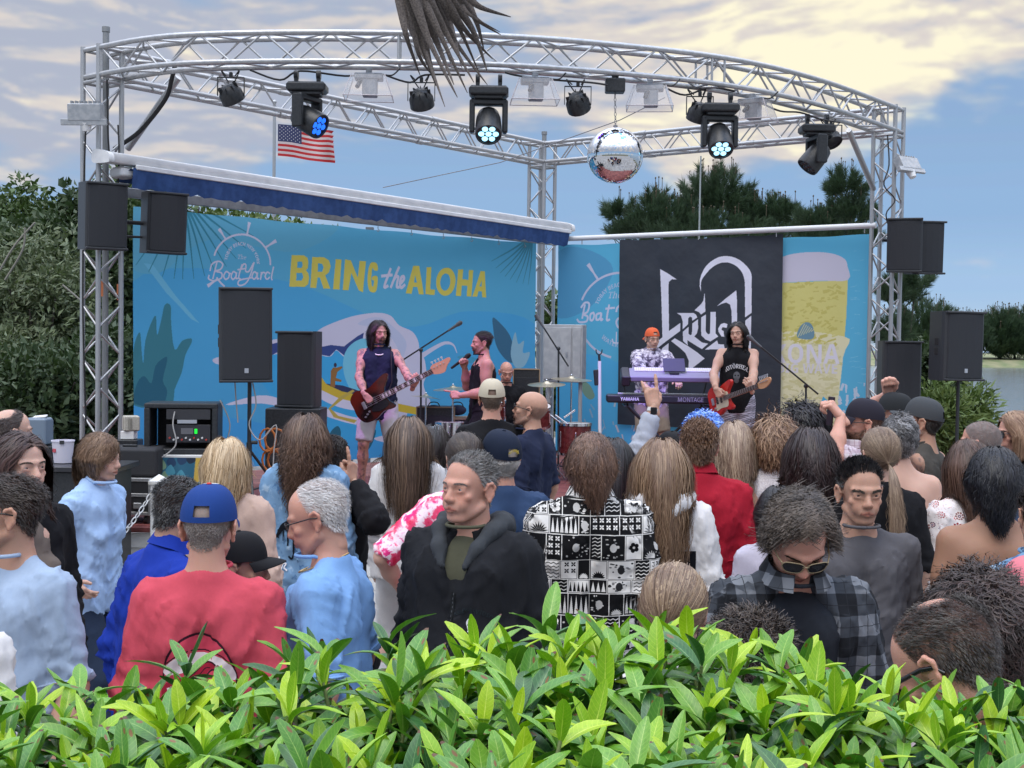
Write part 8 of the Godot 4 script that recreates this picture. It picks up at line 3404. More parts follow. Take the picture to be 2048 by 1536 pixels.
	person({"label": "man with thinning dark hair and wraparound sunglasses, nearest at the right","px":1822,"py":1196,"s":1120,"yaw":-138,"hp":26,"lean":8,"fine":true,"skin":ruddy,"girth":1.1,
		"top":{"mat":patterned("marks",ink_marks(),6.0),"sleeve":.9},"bottom":K,"hair":{"style": "short","c":Color(.03,.025,.022),"c2":Color(.13,.115,.10),"len":.022,"crown":.030,"recede":.6,"paint":.6,"n":9000,"w":.0010,"lift":.15,"mess":.12},"glasses":{"temple":.0045,"c":Color(.008,.008,.009)}})
	b=person({"label": "woman with big dark brown curls and a red checked shirt at the right edge","px":1962,"py":1112,"s":900,"yaw":165,"f":true,"fine":true,"k":1.0,"skin":tan,"rise":.07,
		"top":{"mat":patterned("red_check",ink_check(Color8(206,190,192),Color8(170,80,90),Color8(130,38,52),6,Color8(220,210,212)),5.0),"sleeve":.9,"neck":.075,"scoop_back":.03,"collar":false},"bottom":J,"hair":{"style": "curly","c":Color(.022,.013,.011),"c2":Color(.075,.042,.032),"len":.080,"curl":.013,"turns":2.2,"n":5200,"w":.0036,"droop":.12}})
	person({"label": "woman in a black sleeveless top with short black hair at the right edge","px":1990,"py":892,"s":570,"yaw":172,"f":true,"fine":true,"skin":Color(.33,.175,.11),"bare":true,"girth":1.12,"arm":1.15,
		"top":{"mat":black,"sleeve":.0,"tank":true,"armhole":.085,"scoop_back":.05,"collar":false},"bottom":J,"hair":{"style": "long","c":Color(.008,.008,.010),"c2":Color(.02,.02,.026),"len":.15,"vol":.020,"wave":.006,"spread":.4}})
	person({"label": "woman with long brown hair in a red and white paisley blouse","px":1936,"py":876,"s":462,"yaw":196,"f":true,"fine":true,"skin":pale,
		"top":{"mat":patterned("paisley",ink_paisley(),3.6),"sleeve":1.2,"extra":.014,"folds":.013,"hem":-.22,"flare":.02},"bottom":J,"hair":{"style": "long","c":Color(.05,.026,.018),"c2":Color(.15,.085,.06),"len":.36,"vol":.010,"part":-.02}})
	person({"label": "person in a denim vest cut off by the right edge","px":2090,"py":948,"s":640,"yaw":178,"skin":tan,"top":{"mat":denim(),"sleeve":.0,"extra":.01},"bottom":J,"hair":{"style": "short","c":dark}})
	person({"label": "person in a pink cap at the right edge above the red checked shirt","px":2062,"py":1112,"s":800,"yaw":160,"f":true,"skin":pale,"k":.95,"top":{"mat":white,"sleeve":.8},"bottom":J,"hair":{"style": "short","c":Color(.1,.06,.04)},"cap":{"c":Color(.60,.17,.20)}})
func grey_cloth()->StandardMaterial3D:
	return cloth("mid_grey",Color(.13,.13,.14))
func denim()->StandardMaterial3D:
	return patterned("denim",ink_noise([Color8(70,104,142),Color8(112,146,178),Color8(158,184,206)],.02,.8,3),2.2)
func crowd_far(tan: Color,pale: Color,ruddy: Color,brown: Color,dark: Color,black: Material,white: Material,navy: Material,J: Dictionary,K: Dictionary,BK: Dictionary)->void:
	person({"label": "woman with blonde hair in a beige sweater, seen from behind","px":454,"py":871,"s":452,"yaw":178,"f":true,"skin":pale,
		"top":{"mat":cloth("beige",Color(.52,.37,.30)),"sleeve":1.95,"extra":.016,"folds":.012,"hem":-.08},"bottom":BK,"hair":{"style": "long","c":Color(.40,.27,.14),"c2":Color(.72,.56,.36),"len":.30,"vol":.016,"part":.0,"wave":.008}})
	var b:=person({"label": "woman with curly brown hair in a painted light denim jacket","px":614,"py":826,"s":405,"yaw":170,"f":true,"skin":pale,"girth":1.06,
		"top":{"mat":denim(),"sleeve":1.9,"extra":.022,"folds":.013,"polo":true,"collar":false,"name": "jacket","hem":-.12},"bottom":BK,"hair":{"style": "long","c":Color(.075,.042,.028),"c2":Color(.19,.115,.075),"len":.34,"vol":.030,"wave":.022,"wave_f":1.7,"taper":.6,"spread":.7}})
	var ink:=Ink.new(256,256,Color(0,0,0,0))
	var bk:=Color8(22,26,34)
	ink.poly(curve2([Vector2(30,110),Vector2(60,50),Vector2(120,24),Vector2(180,44),Vector2(212,100),Vector2(190,84),Vector2(170,96),Vector2(150,70),Vector2(120,62),Vector2(96,74),Vector2(76,70),Vector2(56,92)],4,true),bk)
	for x: int in [40,70,96,130,160,190]:
		ink.im.fill_rect(Rect2i(x,70,8,40+(x*7) % 40),bk)
	ink.im.fill_rect(Rect2i(126,60,10,120),bk)
	ink.line(curve2([Vector2(131,180),Vector2(120,200),Vector2(104,190)],4),9.0,bk)
	ink.line(curve2([Vector2(30,236),Vector2(36,200),Vector2(56,196),Vector2(44,214),Vector2(60,236)],4),8.0,Color8(220,222,226))
	ink.line(curve2([Vector2(72,246),Vector2(76,222),Vector2(92,222),Vector2(84,238),Vector2(100,250)],4),7.0,Color8(220,222,226))
	cloth_print(b,"painted_umbrella",-.02,.05,.24,.28,true,print_on_cloth("jacket_paint",ink))
	person({"label": "person in black giving a raised finger beside the denim jacket","px":668,"py":866,"s":392,"yaw":172,"skin":tan,"arms":[{"at":at(704,962,6.45),"pole":Vector3(.6,-1,0),"hand": "point","dir":Vector3(.0,1,.1),"palm":Vector3(-1,0,.3)},"hang"],"fine_hands":true,
		"top":{"mat":black,"sleeve":1.9,"extra":.014},"bottom":BK,"hair":{"style": "short","c":dark,"len":.03}})
	b=person({"label": "woman in white blouse and trousers with very long brown hair","px":818,"py":827,"s":356,"yaw":182,"f":true,"skin":pale,
		"top":{"mat":white,"sleeve":1.95,"extra":.012,"folds":.014,"hem":-.10},"bottom":{"mat":white},"hair":{"style": "long","c":Color(.055,.033,.023),"c2":Color(.20,.13,.085),"len":.52,"vol":.010,"wave":.006}})
	var k:=MB.new()
	k.tube(PackedVector3Array([b.tor(Vector3(-.09,.53,-.06)),b.tor(Vector3(-.05,.40,-.125)),b.tor(Vector3(.05,.22,-.125)),b.tor(Vector3(.16,.02,-.09))]),PackedFloat32Array([.011,.011,.011,.011]),6,true,.3,Vector3.RIGHT)
	put(k.mesh(),"bag_strap",mat("strap_brown",Color(.11,.06,.04),.6),b.root)
	person({"label": "dark haired woman in white half hidden behind the long-haired woman in white","px":868,"py":846,"s":336,"yaw":170,"f":true,"skin":pale,"top":{"mat":white,"sleeve":1.0},"bottom":J,"hair":{"style": "long","c":dark,"c2":Color(.04,.03,.028),"len":.30,"vol":.012}})
	person({"label": "woman in a pink and white tie-dye top behind the black hoodie","px":928,"py":862,"s":470,"yaw":196,"f":true,"skin":pale,"girth":1.1,"arms":["hang",{"w":Vector3(.10,-.36,.10),"pole":Vector3(1,0,-.5),"hand": "fist","dir":Vector3(.0,1,.1)}],
		"top":{"mat":patterned("tie_dye",ink_noise([Color8(206,40,74),Color8(226,70,110),Color8(240,220,226),Color8(214,50,120)],.018,1.3,12),2.6),"sleeve":1.0,"extra":.014},"bottom":J,"hair":{"style": "tail","c":Color(.03,.02,.016),"c2":Color(.08,.055,.04),"len":.16,"vol":.008}})
	person({"label": "man in a navy cap with gold lettering and a blue long-sleeved shirt","px":1004,"py":859,"s":470,"yaw":205,"hy":6,"hp":-6,"skin":ruddy,"girth":1.12,"fine":true,
		"top":{"mat":cloth("heather_navy",Color(.030,.058,.125)),"sleeve":1.9,"folds":.012,"extra":.006},"bottom":K,"hair":{"style": "short","c":Color(.35,.33,.31),"len":.016},"cap":{"c":Color(.010,.016,.034),"text": "AMERICA","text_mat":mat("gold_thread",Color(.55,.42,.08),.6)}})
	person({"label": "man in a beige cap and black T-shirt standing close to the stage","px":984,"py":757,"s":322,"yaw":182,"skin":ruddy,"girth":1.14,
		"top":{"mat":black,"sleeve":.95,"folds":.010},"bottom":J,"hair":{"style": "buzz","c":Color(.12,.085,.06),"len":.01},"cap":{"c":Color(.50,.44,.33)}})
	person({"label": "bald man with sunglasses and a navy T-shirt looking up at the singer","px":1070,"py":778,"s":326,"yaw":-118,"hy":10,"hp":-12,"skin":tan,"girth":1.14,"fine":true,
		"top":{"mat":navy,"sleeve":.95,"folds":.010},"bottom":J,"hair":{"style": "buzz","c":Color(.16,.10,.08),"len":.003,"bald":1.0,"paint":.3},"glasses":{},"face":{"beard":.6,"goatee":true,"whiskers":300}})
	person({"label": "person with long black hair behind the Hawaiian shirt","px":1226,"py":871,"s":440,"yaw":176,"f":true,"skin":tan,"top":{"mat":patterned("paisley",null_ink(),3.6),"sleeve":1.0},"bottom":J,"hair":{"style": "long","c":Color(.010,.008,.009),"c2":Color(.03,.025,.026),"len":.40,"vol":.012}})
	b=person({"label": "person in a black cap raising an arm with a wristwatch","px":1343,"py":862,"s":376,"yaw":184,"skin":tan,"fine_hands":true,"arms":["hang",{"at":at(1308,812,6.8),"pole":Vector3(.6,-.2,-1),"hand": "sign","dir":Vector3(.15,1,.25),"palm":Vector3(0,0,1)}],
		"top":{"mat":cloth("pale_grey",Color(.36,.38,.43)),"sleeve":1.8,"extra":.006},"bottom":J,"hair":{"style": "short","c":dark},"cap":{"c":Color(.012,.012,.014)}})
	var wa: Vector3=b.wr[1]
	var wd: Vector3=(b.wr[1]-b.el[1]).normalized()
	k=MB.new()
	k.rod(wa-wd*.035,wa-wd*.015,.030,14)
	put(k.mesh(),"watch_band",mat("watch_band",Color(.6,.58,.55),.5),b.root)
	box(Vector3(.034,.038,.012),"watch_face",mat("watch_face",Color(.02,.02,.022),.1),b.root,wa-wd*.025+Vector3(0,0,-.032),.006)
	person({"label": "person in a bright blue tinsel wig behind the red polo","px":1408,"py":824,"s":396,"yaw":170,"f":true,"skin":pale,"rise":.03,"top":{"mat":white,"sleeve":.0,"tank":true,"collar":false},"bare":true,"bottom":J,"hair":{"style": "messy","c":Color(.05,.22,.75),"c2":Color(.6,.75,.95),"len":.05,"curl":.012,"turns":1.5,"n":2600,"w":.007,"name": "tinsel_wig"}})
	person({"label": "woman with long fair hair and a bare tan back beside the red polo","px":1464,"py":838,"s":405,"yaw":176,"hr":-8,"f":true,"skin":Color(.46,.27,.19),"bare":true,"girth":1.08,"top":{"mat":cloth("sand",Color(.46,.30,.22)),"sleeve":.0,"tank":true,"scoop_back":.12,"collar":false},"bottom":J,"hair":{"style": "long","c":Color(.20,.13,.09),"c2":Color(.48,.36,.25),"len":.34,"vol":.012,"wave":.008}})
	person({"label": "woman with short auburn waves and a white lace top","px":1548,"py":836,"s":405,"yaw":184,"f":true,"skin":pale,"arms":[{"w":Vector3(.08,-.30,.2),"pole":Vector3(1,-.3,0)},{"w":Vector3(.06,-.30,.22),"pole":Vector3(1,-.4,0)}],
		"top":{"mat":patterned("lace",ink_noise([Color8(196,190,192),Color8(222,218,218)],.09,2.5,21),5.0),"sleeve":.6,"extra":.016,"folds":.012,"hem":-.18},"bottom":J,"hair":{"style": "messy","c":Color(.16,.085,.05),"c2":Color(.46,.29,.17),"len":.10,"curl":.012,"turns":1.1,"n":4200,"w":.0042,"droop":.30,"lift":.55,"comb":Vector3(0,-.1,-.3)}})
	person({"label": "woman with big black curls and glasses in profile near the stage","px":1606,"py":794,"s":366,"yaw":-84,"f":true,"fine":true,"skin":tan,"rise":.05,"top":{"mat":black,"sleeve":.9},"bottom":J,"glasses":{"dark":false,"c":Color(.05,.04,.04)},"hair":{"style": "curly","c":Color(.010,.008,.010),"c2":Color(.03,.026,.03),"len":.12,"curl":.012,"turns":2.0,"n":3400,"w":.006,"droop":.22,"comb":Vector3(0,-.1,-.75)}})
	person({"label": "woman with long dark wavy hair and bare shoulders","px":1622,"py":850,"s":445,"yaw":178,"f":true,"skin":Color(.36,.18,.13),"bare":true,"girth":1.08,"top":{"mat":white,"sleeve":.0,"tank":true,"armhole":.085,"scoop_back":.14,"collar":false},"bottom":J,"hair":{"style": "long","c":Color(.018,.010,.010),"c2":Color(.06,.036,.032),"len":.42,"vol":.026,"wave":.026,"wave_f":1.9,"taper":.7,"spread":.7}})
	person({"label": "short dark haired person in front of the bare-shouldered woman","px":1556,"py":968,"s":490,"yaw":176,"f":true,"k":.9,"skin":tan,"top":{"mat":cloth("lilac_white",Color(.55,.52,.62)),"sleeve":.6},"bottom":J,"hair":{"style": "long","c":Color(.012,.011,.014),"c2":Color(.03,.028,.03),"len":.22,"vol":.012}})
	var lp:=patterned("light_plaid",ink_check(Color8(206,200,204),Color8(190,176,184),Color8(170,150,160),6,Color8(150,120,130)),4.0)
	person({"label": "bearded man in a dark cap and sunglasses holding up a phone","px":1728,"py":796,"s":382,"yaw":-98,"skin":ruddy,"fine":true,"fine_hands":true,"arms":[{"w":Vector3(-.1,-.25,.28),"pole":Vector3(.4,-1,0)},{"at":at(1682,832,6.62),"pole":Vector3(.3,-1,-.2),"hand": "grip","dir":Vector3(-.1,.75,.6),"palm":Vector3(-.4,0,1)}],
		"top":{"mat":lp,"sleeve":.9,"extra":.012,"polo":true,"collar":false},"bottom":K,"hair":{"style": "buzz","c":Color(.12,.08,.06),"len":.006},"cap":{"c":Color(.022,.020,.030)},"glasses":{},"face":{"beard":.9,"whiskers":900,"beard_c":Color(.10,.055,.035)}})
	var ph:=thing("phone","dark phone held up by the bearded man in the cap","phone",at(1661,822,6.75))
	box(Vector3(.010,.15,.074),"case",mat("phone_case",Color(.03,.012,.014),.3),ph,Vector3.ZERO,.004,Vector3(0,.15,-.08))
	person({"label": "man in a black cap with one hand raised by the right tower","px":1789,"py":784,"s":352,"yaw":-104,"skin":ruddy,"fine":true,"fine_hands":true,"arms":[{"at":at(1778,786,7.45),"pole":Vector3(.5,-1,0),"hand": "fist","dir":Vector3(-.2,1,.1)},"hang"],"top":{"mat":black,"sleeve":.9},"bottom":J,"hair":{"style": "short","c":Color(.05,.04,.035),"len":.014},"cap":{"c":Color(.022,.024,.026)}})
	person({"label": "man in a dark olive tank top and grey cap with an arm bent up","px":1850,"py":794,"s":384,"yaw":-128,"hy":12,"hp":-6,"skin":Color(.44,.25,.17),"bare":true,"fine":true,"tattoo":.6,"arm":1.1,"arms":["hang",{"w":Vector3(.02,.10,.20),"pole":Vector3(1,.6,.4),"hand": "fist","dir":Vector3(-.8,.1,.5)}],
		"top":{"mat":cloth("olive_tank",Color(.065,.06,.052)),"sleeve":.0,"tank":true,"armhole":.085,"extra":.012,"hem":-.2,"folds":.012},"bottom":{"mat":patterned("camo",ink_noise([Color8(42,46,34),Color8(84,86,62),Color8(60,58,44),Color8(110,104,84)],.03,1.6,17),3.0),"len":1.0,"extra":.02,"name": "shorts"},"hair":{"style": "short","c":Color(.03,.022,.018),"len":.012},"cap":{"c":Color(.055,.06,.065)},"shoe":Color(.05,.05,.06)})
	person({"label": "person with grey curls and a bright pink tank top","px":1800,"py":826,"s":425,"yaw":172,"f":true,"skin":pale,"bare":true,"top":{"mat":cloth("hot_pink",Color(.65,.05,.22)),"sleeve":.0,"tank":true,"armhole":.07,"scoop_back":.04,"collar":false,"hem":-.16},"bottom":J,"hair":{"style": "curly","c":Color(.05,.047,.047),"c2":Color(.34,.33,.33),"len":.032,"curl":.009,"turns":1.3,"n":3400,"w":.0036,"droop":.2}})
	person({"label": "woman with a light brown ponytail and black T-shirt, from behind","px":1760,"py":851,"s":472,"yaw":188,"f":true,"fine":true,"skin":pale,"girth":1.1,"top":{"mat":black,"sleeve":1.0,"folds":.010,"hem":-.14},"bottom":J,"hair":{"style": "tail","c":Color(.14,.09,.06),"c2":Color(.36,.26,.17),"len":.30,"vol":.004,"n":2600,"w":.0045,"tie":Vector3(.01,.0,-.118)}})
	person({"label": "man with a grey buzz cut and blue hooded top at the right","px":1962,"py":835,"s":405,"yaw":-142,"hy":10,"skin":ruddy,"girth":1.15,"fine":true,"top":{"mat":cloth("steel_blue",Color(.045,.075,.14)),"sleeve":1.9,"extra":.016,"hood":.040,"collar":false,"folds":.013},"bottom":J,"hair":{"style": "buzz","c":Color(.13,.12,.115),"c2":Color(.3,.29,.28),"len":.007}})
	person({"label": "fair haired woman with sunglasses at the right edge by the water","px":2032,"py":820,"s":384,"yaw":-84,"f":true,"fine":true,"skin":ruddy,"top":{"mat":black,"sleeve":.9},"bottom":J,"glasses":{},"hair":{"style": "long","c":Color(.20,.11,.065),"c2":Color(.42,.27,.17),"len":.26,"vol":.014}})
func null_ink()->Ink:
	return Ink.new(8,8,Color8(200,190,190))
func band(tan: Color,pale: Color,ruddy: Color,dark: Color,black: Material,navy: Material)->void:
	var grey_shorts:={"mat":cloth("pale_shorts",Color(.50,.48,.50)),"len":.96,"extra":.014,"name": "shorts"}
	var b:=person({"label": "bassist with long dark hair, navy sleeveless shirt and pale shorts","px":758,"py":640,"s":198,"yaw":8,"hy":22,"floor":DECK_Y,"skin":Color(.46,.25,.19),"fine":true,"fine_hands":true,"tattoo":.7,"girth":1.08,"bare":true,"spread":.06,
		"arms":[{"at":at(731,790,12.80),"pole":Vector3(1,.2,-.8),"hand": "grip","dir":Vector3(-.6,-.7,.3),"palm":Vector3(-.2,0,-1)},{"at":at(832,781,12.74),"pole":Vector3(.7,-1,0),"hand": "fret","dir":Vector3(.2,.75,.5),"palm":Vector3(-.2,.1,-1)}],
		"top":{"mat":navy,"sleeve":.0,"tank":true,"armhole":.062,"extra":.01,"folds":.012,"hem":-.18},"bottom":grey_shorts,"hair":{"style": "long","c":Color(.014,.010,.009),"c2":Color(.05,.036,.03),"len":.27,"vol":.024,"wave":.014,"wave_f":1.6,"part":.0},"face":{"beard":.45,"goatee":true,"whiskers":240}})
	necklace(b,.075,.47,.007,mat("shell_white",Color(.7,.68,.66),.5))
	# strap over the shoulder
	var k:=MB.new()
	k.tube(PackedVector3Array([b.tor(Vector3(.11,.53,-.05)),b.tor(Vector3(.12,.535,.02)),b.tor(Vector3(.12,.42,.13)),b.tor(Vector3(.13,.20,.155)),b.tor(Vector3(.10,.12,.17))]),PackedFloat32Array([.026,.026,.026,.026,.026]),6,true,.2,Vector3.RIGHT)
	put(k.mesh(),"guitar_strap",mat("strap_black",Color(.015,.015,.016),.6),b.root)
	b=person({"label": "singer in a black sleeveless top holding a microphone, in profile","px":964,"py":660,"s":197,"yaw":-76,"hy":-4,"floor":DECK_Y,"skin":Color(.48,.25,.19),"fine":true,"fine_hands":true,"bare":true,"girth":1.1,"arm":1.12,
		"arms":[{"at":at(929,733,13.3),"pole":Vector3(.5,-1,.1),"hand": "fist","dir":Vector3(-.3,.9,.4),"palm":Vector3(-1,0,.2)},{"at":at(920,791,13.05),"pole":Vector3(.4,-.6,-1),"hand": "point","dir":Vector3(-.2,.1,1),"palm":Vector3(-1,-.3,0)}],
		"top":{"mat":black,"sleeve":.0,"tank":true,"armhole":.068,"folds":.010,"hem":-.16},"bottom":{"mat":black,"len":2.0},"hair":{"style": "short","c":dark,"c2":Color(.03,.024,.022),"len":.030,"side":.35,"comb":Vector3(0,.1,-.9)},"face":{"beard":.5,"goatee":true,"whiskers":260,"jaw":.8}})
	var mp:=at(922,722,13.28)
	var mic:=thing("microphone","black wireless microphone in the singer's hand","microphone",mp)
	var m:=MB.new()
	var e:=(at(941,708,13.25)-at(903,736,13.32)).normalized()
	m.tube(PackedVector3Array([e*-.13,e*.06,e*.075,e*.10,e*.125]),PackedFloat32Array([.013,.018,.025,.026,.014]),14)
	put(m.mesh(),"handle",mat("mic_black",Color(.014,.014,.015),.4),mic)
	b=person({"label": "bald drummer in a black T-shirt sitting behind the drums","px":1014,"py":722,"s":178,"yaw":10,"hp":16,"floor":DECK_Y,"sit":true,"skin":Color(.52,.26,.20),"fine":true,"arms":["front","front"],"top":{"mat":black,"sleeve":.8},"bottom":{"mat":black},"hair":{"style": "none"}})
	var ink:=Ink.new(64,64,Color(0,0,0,0))
	ink.line(curve2([Vector2(14,56),Vector2(12,22),Vector2(30,8),Vector2(50,20),Vector2(50,56)],5),8.0,Color8(210,210,214))
	ink.line(PackedVector2Array([Vector2(22,34),Vector2(40,44),Vector2(28,56)]),7.0,Color8(210,210,214))
	cloth_print(b,"chest_logo",-.06,.30,.075,.085,false,print_on_cloth("band_mark",ink),.003)
	var stool:=thing("drum_stool","black drum stool under the drummer","stool",Vector3(b.root.position.x,DECK_Y,b.root.position.z))
	var sh:=maxf(.2,b.pel.y-.11)
	rod(Vector3(0,.02,0),Vector3(0,sh,0),.02,"post",black_metal(),stool)
	var st:=MB.new()
	st.lathe(PackedVector2Array([Vector2(.0,sh+.05),Vector2(.14,sh+.045),Vector2(.16,sh+.02),Vector2(.15,sh-.01),Vector2(.0,sh-.01)]),18)
	put(st.mesh(),"seat",black_metal(),stool)
	for q in 3:
		var w:=Vector3(sin(TAU*q/3.0),0,cos(TAU*q/3.0))
		rod(Vector3(0,.2,0),w*.22+Vector3(0,.01,0),.012,"leg",black_metal(),stool)
	var td:=patterned("grey_dye",ink_noise([Color8(70,66,84),Color8(120,112,132),Color8(208,202,214),Color8(224,220,228)],.02,1.4,40),2.4)
	b=person({"label": "keyboard player in a backwards orange cap and grey tie-dye shirt","px":1306,"py":655,"s":174,"yaw":8,"hy":10,"hp":6,"floor":DECK_Y,"skin":pale,"fine":true,"fine_hands":true,
		"arms":[{"at":at(1294,792,14.35),"pole":Vector3(1,-.6,-.3),"hand": "keys","dir":Vector3(0,-.3,1),"palm":Vector3(0,-1,-.2)},{"at":at(1362,778,14.35),"pole":Vector3(1,-.6,-.3),"hand": "keys","dir":Vector3(0,-.3,1),"palm":Vector3(0,-1,-.2)}],
		"top":{"mat":td,"sleeve":1.05,"extra":.022,"folds":.013,"hem":-.14},"bottom":{"mat":cloth("tan_shorts",Color(.30,.24,.19)),"len":.95,"extra":.018,"name": "shorts"},"hair":{"style": "short","c":Color(.08,.055,.04),"len":.02},"cap":{"c":Color(.72,.13,.05),"turn":PI,"tip":.14},"face":{"frown":.5}})
	ink=Ink.new(160,48,Color(0,0,0,0))
	ink.line(curve2([Vector2(8,36),Vector2(30,10),Vector2(40,38),Vector2(62,16),Vector2(80,36),Vector2(104,18),Vector2(126,36),Vector2(150,20)],5),6.0,Color8(40,36,52))
	cloth_print(b,"chest_script",.0,.33,.20,.06,false,print_on_cloth("script_print",ink),.003)
	b=person({"label": "smiling guitarist with long black hair, black tank top and zebra shorts","px":1474,"py":642,"s":191,"yaw":-12,"hy":-14,"hr":4,"floor":DECK_Y,"skin":Color(.52,.31,.23),"fine":true,"fine_hands":true,"bare":true,"arm":1.1,"girth":1.04,
		"arms":[{"at":at(1432,778,13.30),"pole":Vector3(1,.0,-.8),"hand": "fist","dir":Vector3(-.5,-.8,.2),"palm":Vector3(-.4,0,-1)},{"at":at(1500,802,13.08),"pole":Vector3(1,-.6,-.5),"hand": "fret","dir":Vector3(-.3,.7,.5),"palm":Vector3(-.5,.2,-1)}],
		"top":{"mat":black,"sleeve":.0,"tank":true,"armhole":.085,"folds":.004,"extra":.008,"hem":-.14},"bottom":{"mat":patterned("zebra",ink_zebra(),5.0),"len":.7,"extra":.018,"name": "shorts"},"hair":{"style": "long","c":Color(.011,.009,.009),"c2":Color(.035,.028,.026),"len":.32,"vol":.014,"wave":.010},"face":{"smile":1.0,"teeth":1.0}})
	ink=Ink.new(256,320,Color(0,0,0,0))
	ink.text("MOTÖRHEAD",Vector2(128,300),44.0,Color8(214,214,218),font("Droid Serif Bold"),1.0,.0,230.0,.0,.82)
	for q in [[128,170,40,46],[128,220,30,26]]:
		ink.disc(Vector2(q[0],q[1]),Vector2(q[2],q[3]),Color8(92,92,96),14)
	ink.disc(Vector2(112,166),Vector2(9,8),Color8(16,16,18),10)
	ink.disc(Vector2(146,166),Vector2(9,8),Color8(16,16,18),10)
	cloth_print(b,"chest_print",.0,.10,.23,.32,false,print_on_cloth("tour_print",ink),.003)
# trees and shrubs
func leaf_clump(n: int,size: float,spread: float,narrow: float,seed_at: int)->MB:
	var k:=MB.new()
	var r:=RandomNumberGenerator.new()
	r.seed=seed_at
	for j in n:
		var d:=Vector3(r.randfn(),r.randfn(),r.randfn()).normalized()
		var o:=d*spread*pow(r.randf(),.5)
		var y:=(d+Vector3(r.randf_range(-.7,.7),r.randf_range(-.2,.9),r.randf_range(-.7,.7))).normalized()
		var x:=y.cross(Vector3(r.randfn(),r.randfn(),r.randfn())).normalized()
		var nn:=x.cross(y)
		var L:=size*r.randf_range(.7,1.2)
		var w:=L*narrow
		var sh:=r.randf_range(.75,1.2)
		k.col=Color(sh,sh*r.randf_range(.94,1.04),sh*r.randf_range(.85,1.0))
		var a:=k.vert(o,nn)
		var b:=k.vert(o+y*L*.45+x*w+nn*w*.3,nn+x*.4)
		var c:=k.vert(o+y*L-nn*L*.15,nn)
		var e:=k.vert(o+y*L*.45-x*w+nn*w*.3,nn-x*.4)
		k.t3(a,b,c)
		k.t3(a,c,e)
	return k
var leaf_mats:={}
func leafy(key: String,c: Color,rough:=.55)->StandardMaterial3D:
	if not leaf_mats.has(key):
		var m:=StandardMaterial3D.new()
		m.resource_name="leaf_"+key
		m.albedo_color=c.linear_to_srgb()
		m.vertex_color_use_as_albedo=true
		m.roughness=rough
		m.backlight_enabled=true
		m.backlight=Color(.5,.55,.35)
		leaf_mats[key]=m
	return leaf_mats[key]
func bark()->StandardMaterial3D:
	return mottle("bark",Color(.05,.04,.032),Color(.12,.10,.085),.04,1.5,.95,.6)
func scatter(parent: Node,called: String,m: Mesh,material: Material,xs: Array)->void:
	var mm:=MultiMesh.new()
	mm.transform_format=MultiMesh.TRANSFORM_3D
	mm.mesh=m
	mm.instance_count=xs.size()
	for j in xs.size():
		mm.set_instance_transform(j,xs[j])
	var o:=MultiMeshInstance3D.new()
	o.name=called
	o.multimesh=mm
	o.material_override=material
	o.set_meta("kind","stuff")
	parent.add_child(o,true)
func trunk(parent: Node,base: Vector3,tops: Array,r0: float,seed_at: int)->void:
	var r:=RandomNumberGenerator.new()
	r.seed=seed_at
	for j in tops.size():
		var t: Vector3=tops[j]
		var mid:=base.lerp(t,.5)+Vector3(r.randf_range(-.15,.15),.1,r.randf_range(-.15,.15))
		var k:=MB.new()
		var p:=curve([base,base.lerp(mid,.5)+Vector3(0,.1,0),mid,t],4)
		var rr:=PackedFloat32Array()
		for q in p.size():
			rr.append(lerpf(r0*(1.0 if j==0 else .6),.012,float(q)/(p.size()-1)))
		k.tube(p,rr,7)
		put(k.mesh(),"trunk" if j==0 else "limb",bark(),parent)
func broadleaf(label: String,c: Vector3,rad: Vector3,n: int,col: String,color: Color,leaf: float,narrow: float,seed_at: int,called:="tree",group:="trees behind the stage")->void:
	var t:=thing(called,label,called,Vector3(c.x,0,c.z),group)
	var r:=RandomNumberGenerator.new()
	r.seed=seed_at
	var xs:=[]
	var tops:=[]
	for j in n:
		var d:=Vector3(r.randfn(),r.randfn()*.9,r.randfn()).normalized()
		var lump:=.78+.42*noise.get_noise_3dv(d*1.9+Vector3(seed_at,0,0))
		var rr:=pow(r.randf(),.33)*lump
		var p:=d*rad*rr+Vector3(0,c.y,0)
		if p.y<.05:
			continue
		var s:=r.randf_range(.75,1.35)
		xs.append(Transform3D(Basis.from_euler(Vector3(r.randf()*TAU,r.randf()*TAU,r.randf()*TAU)).scaled(Vector3.ONE*s),p))
		if tops.size()<6 and rr>.6 and d.y>.0:
			tops.append(p)
	trunk(t,Vector3.ZERO,tops,.07+rad.y*.02,seed_at)
	var key:="%s%f%f" % [col,leaf,narrow]
	if not tex_cache.has(key):
		tex_cache[key]=leaf_clump(34,leaf,.17,narrow,5).mesh()
	scatter(t,"crown",tex_cache[key],leafy(col,color),xs)
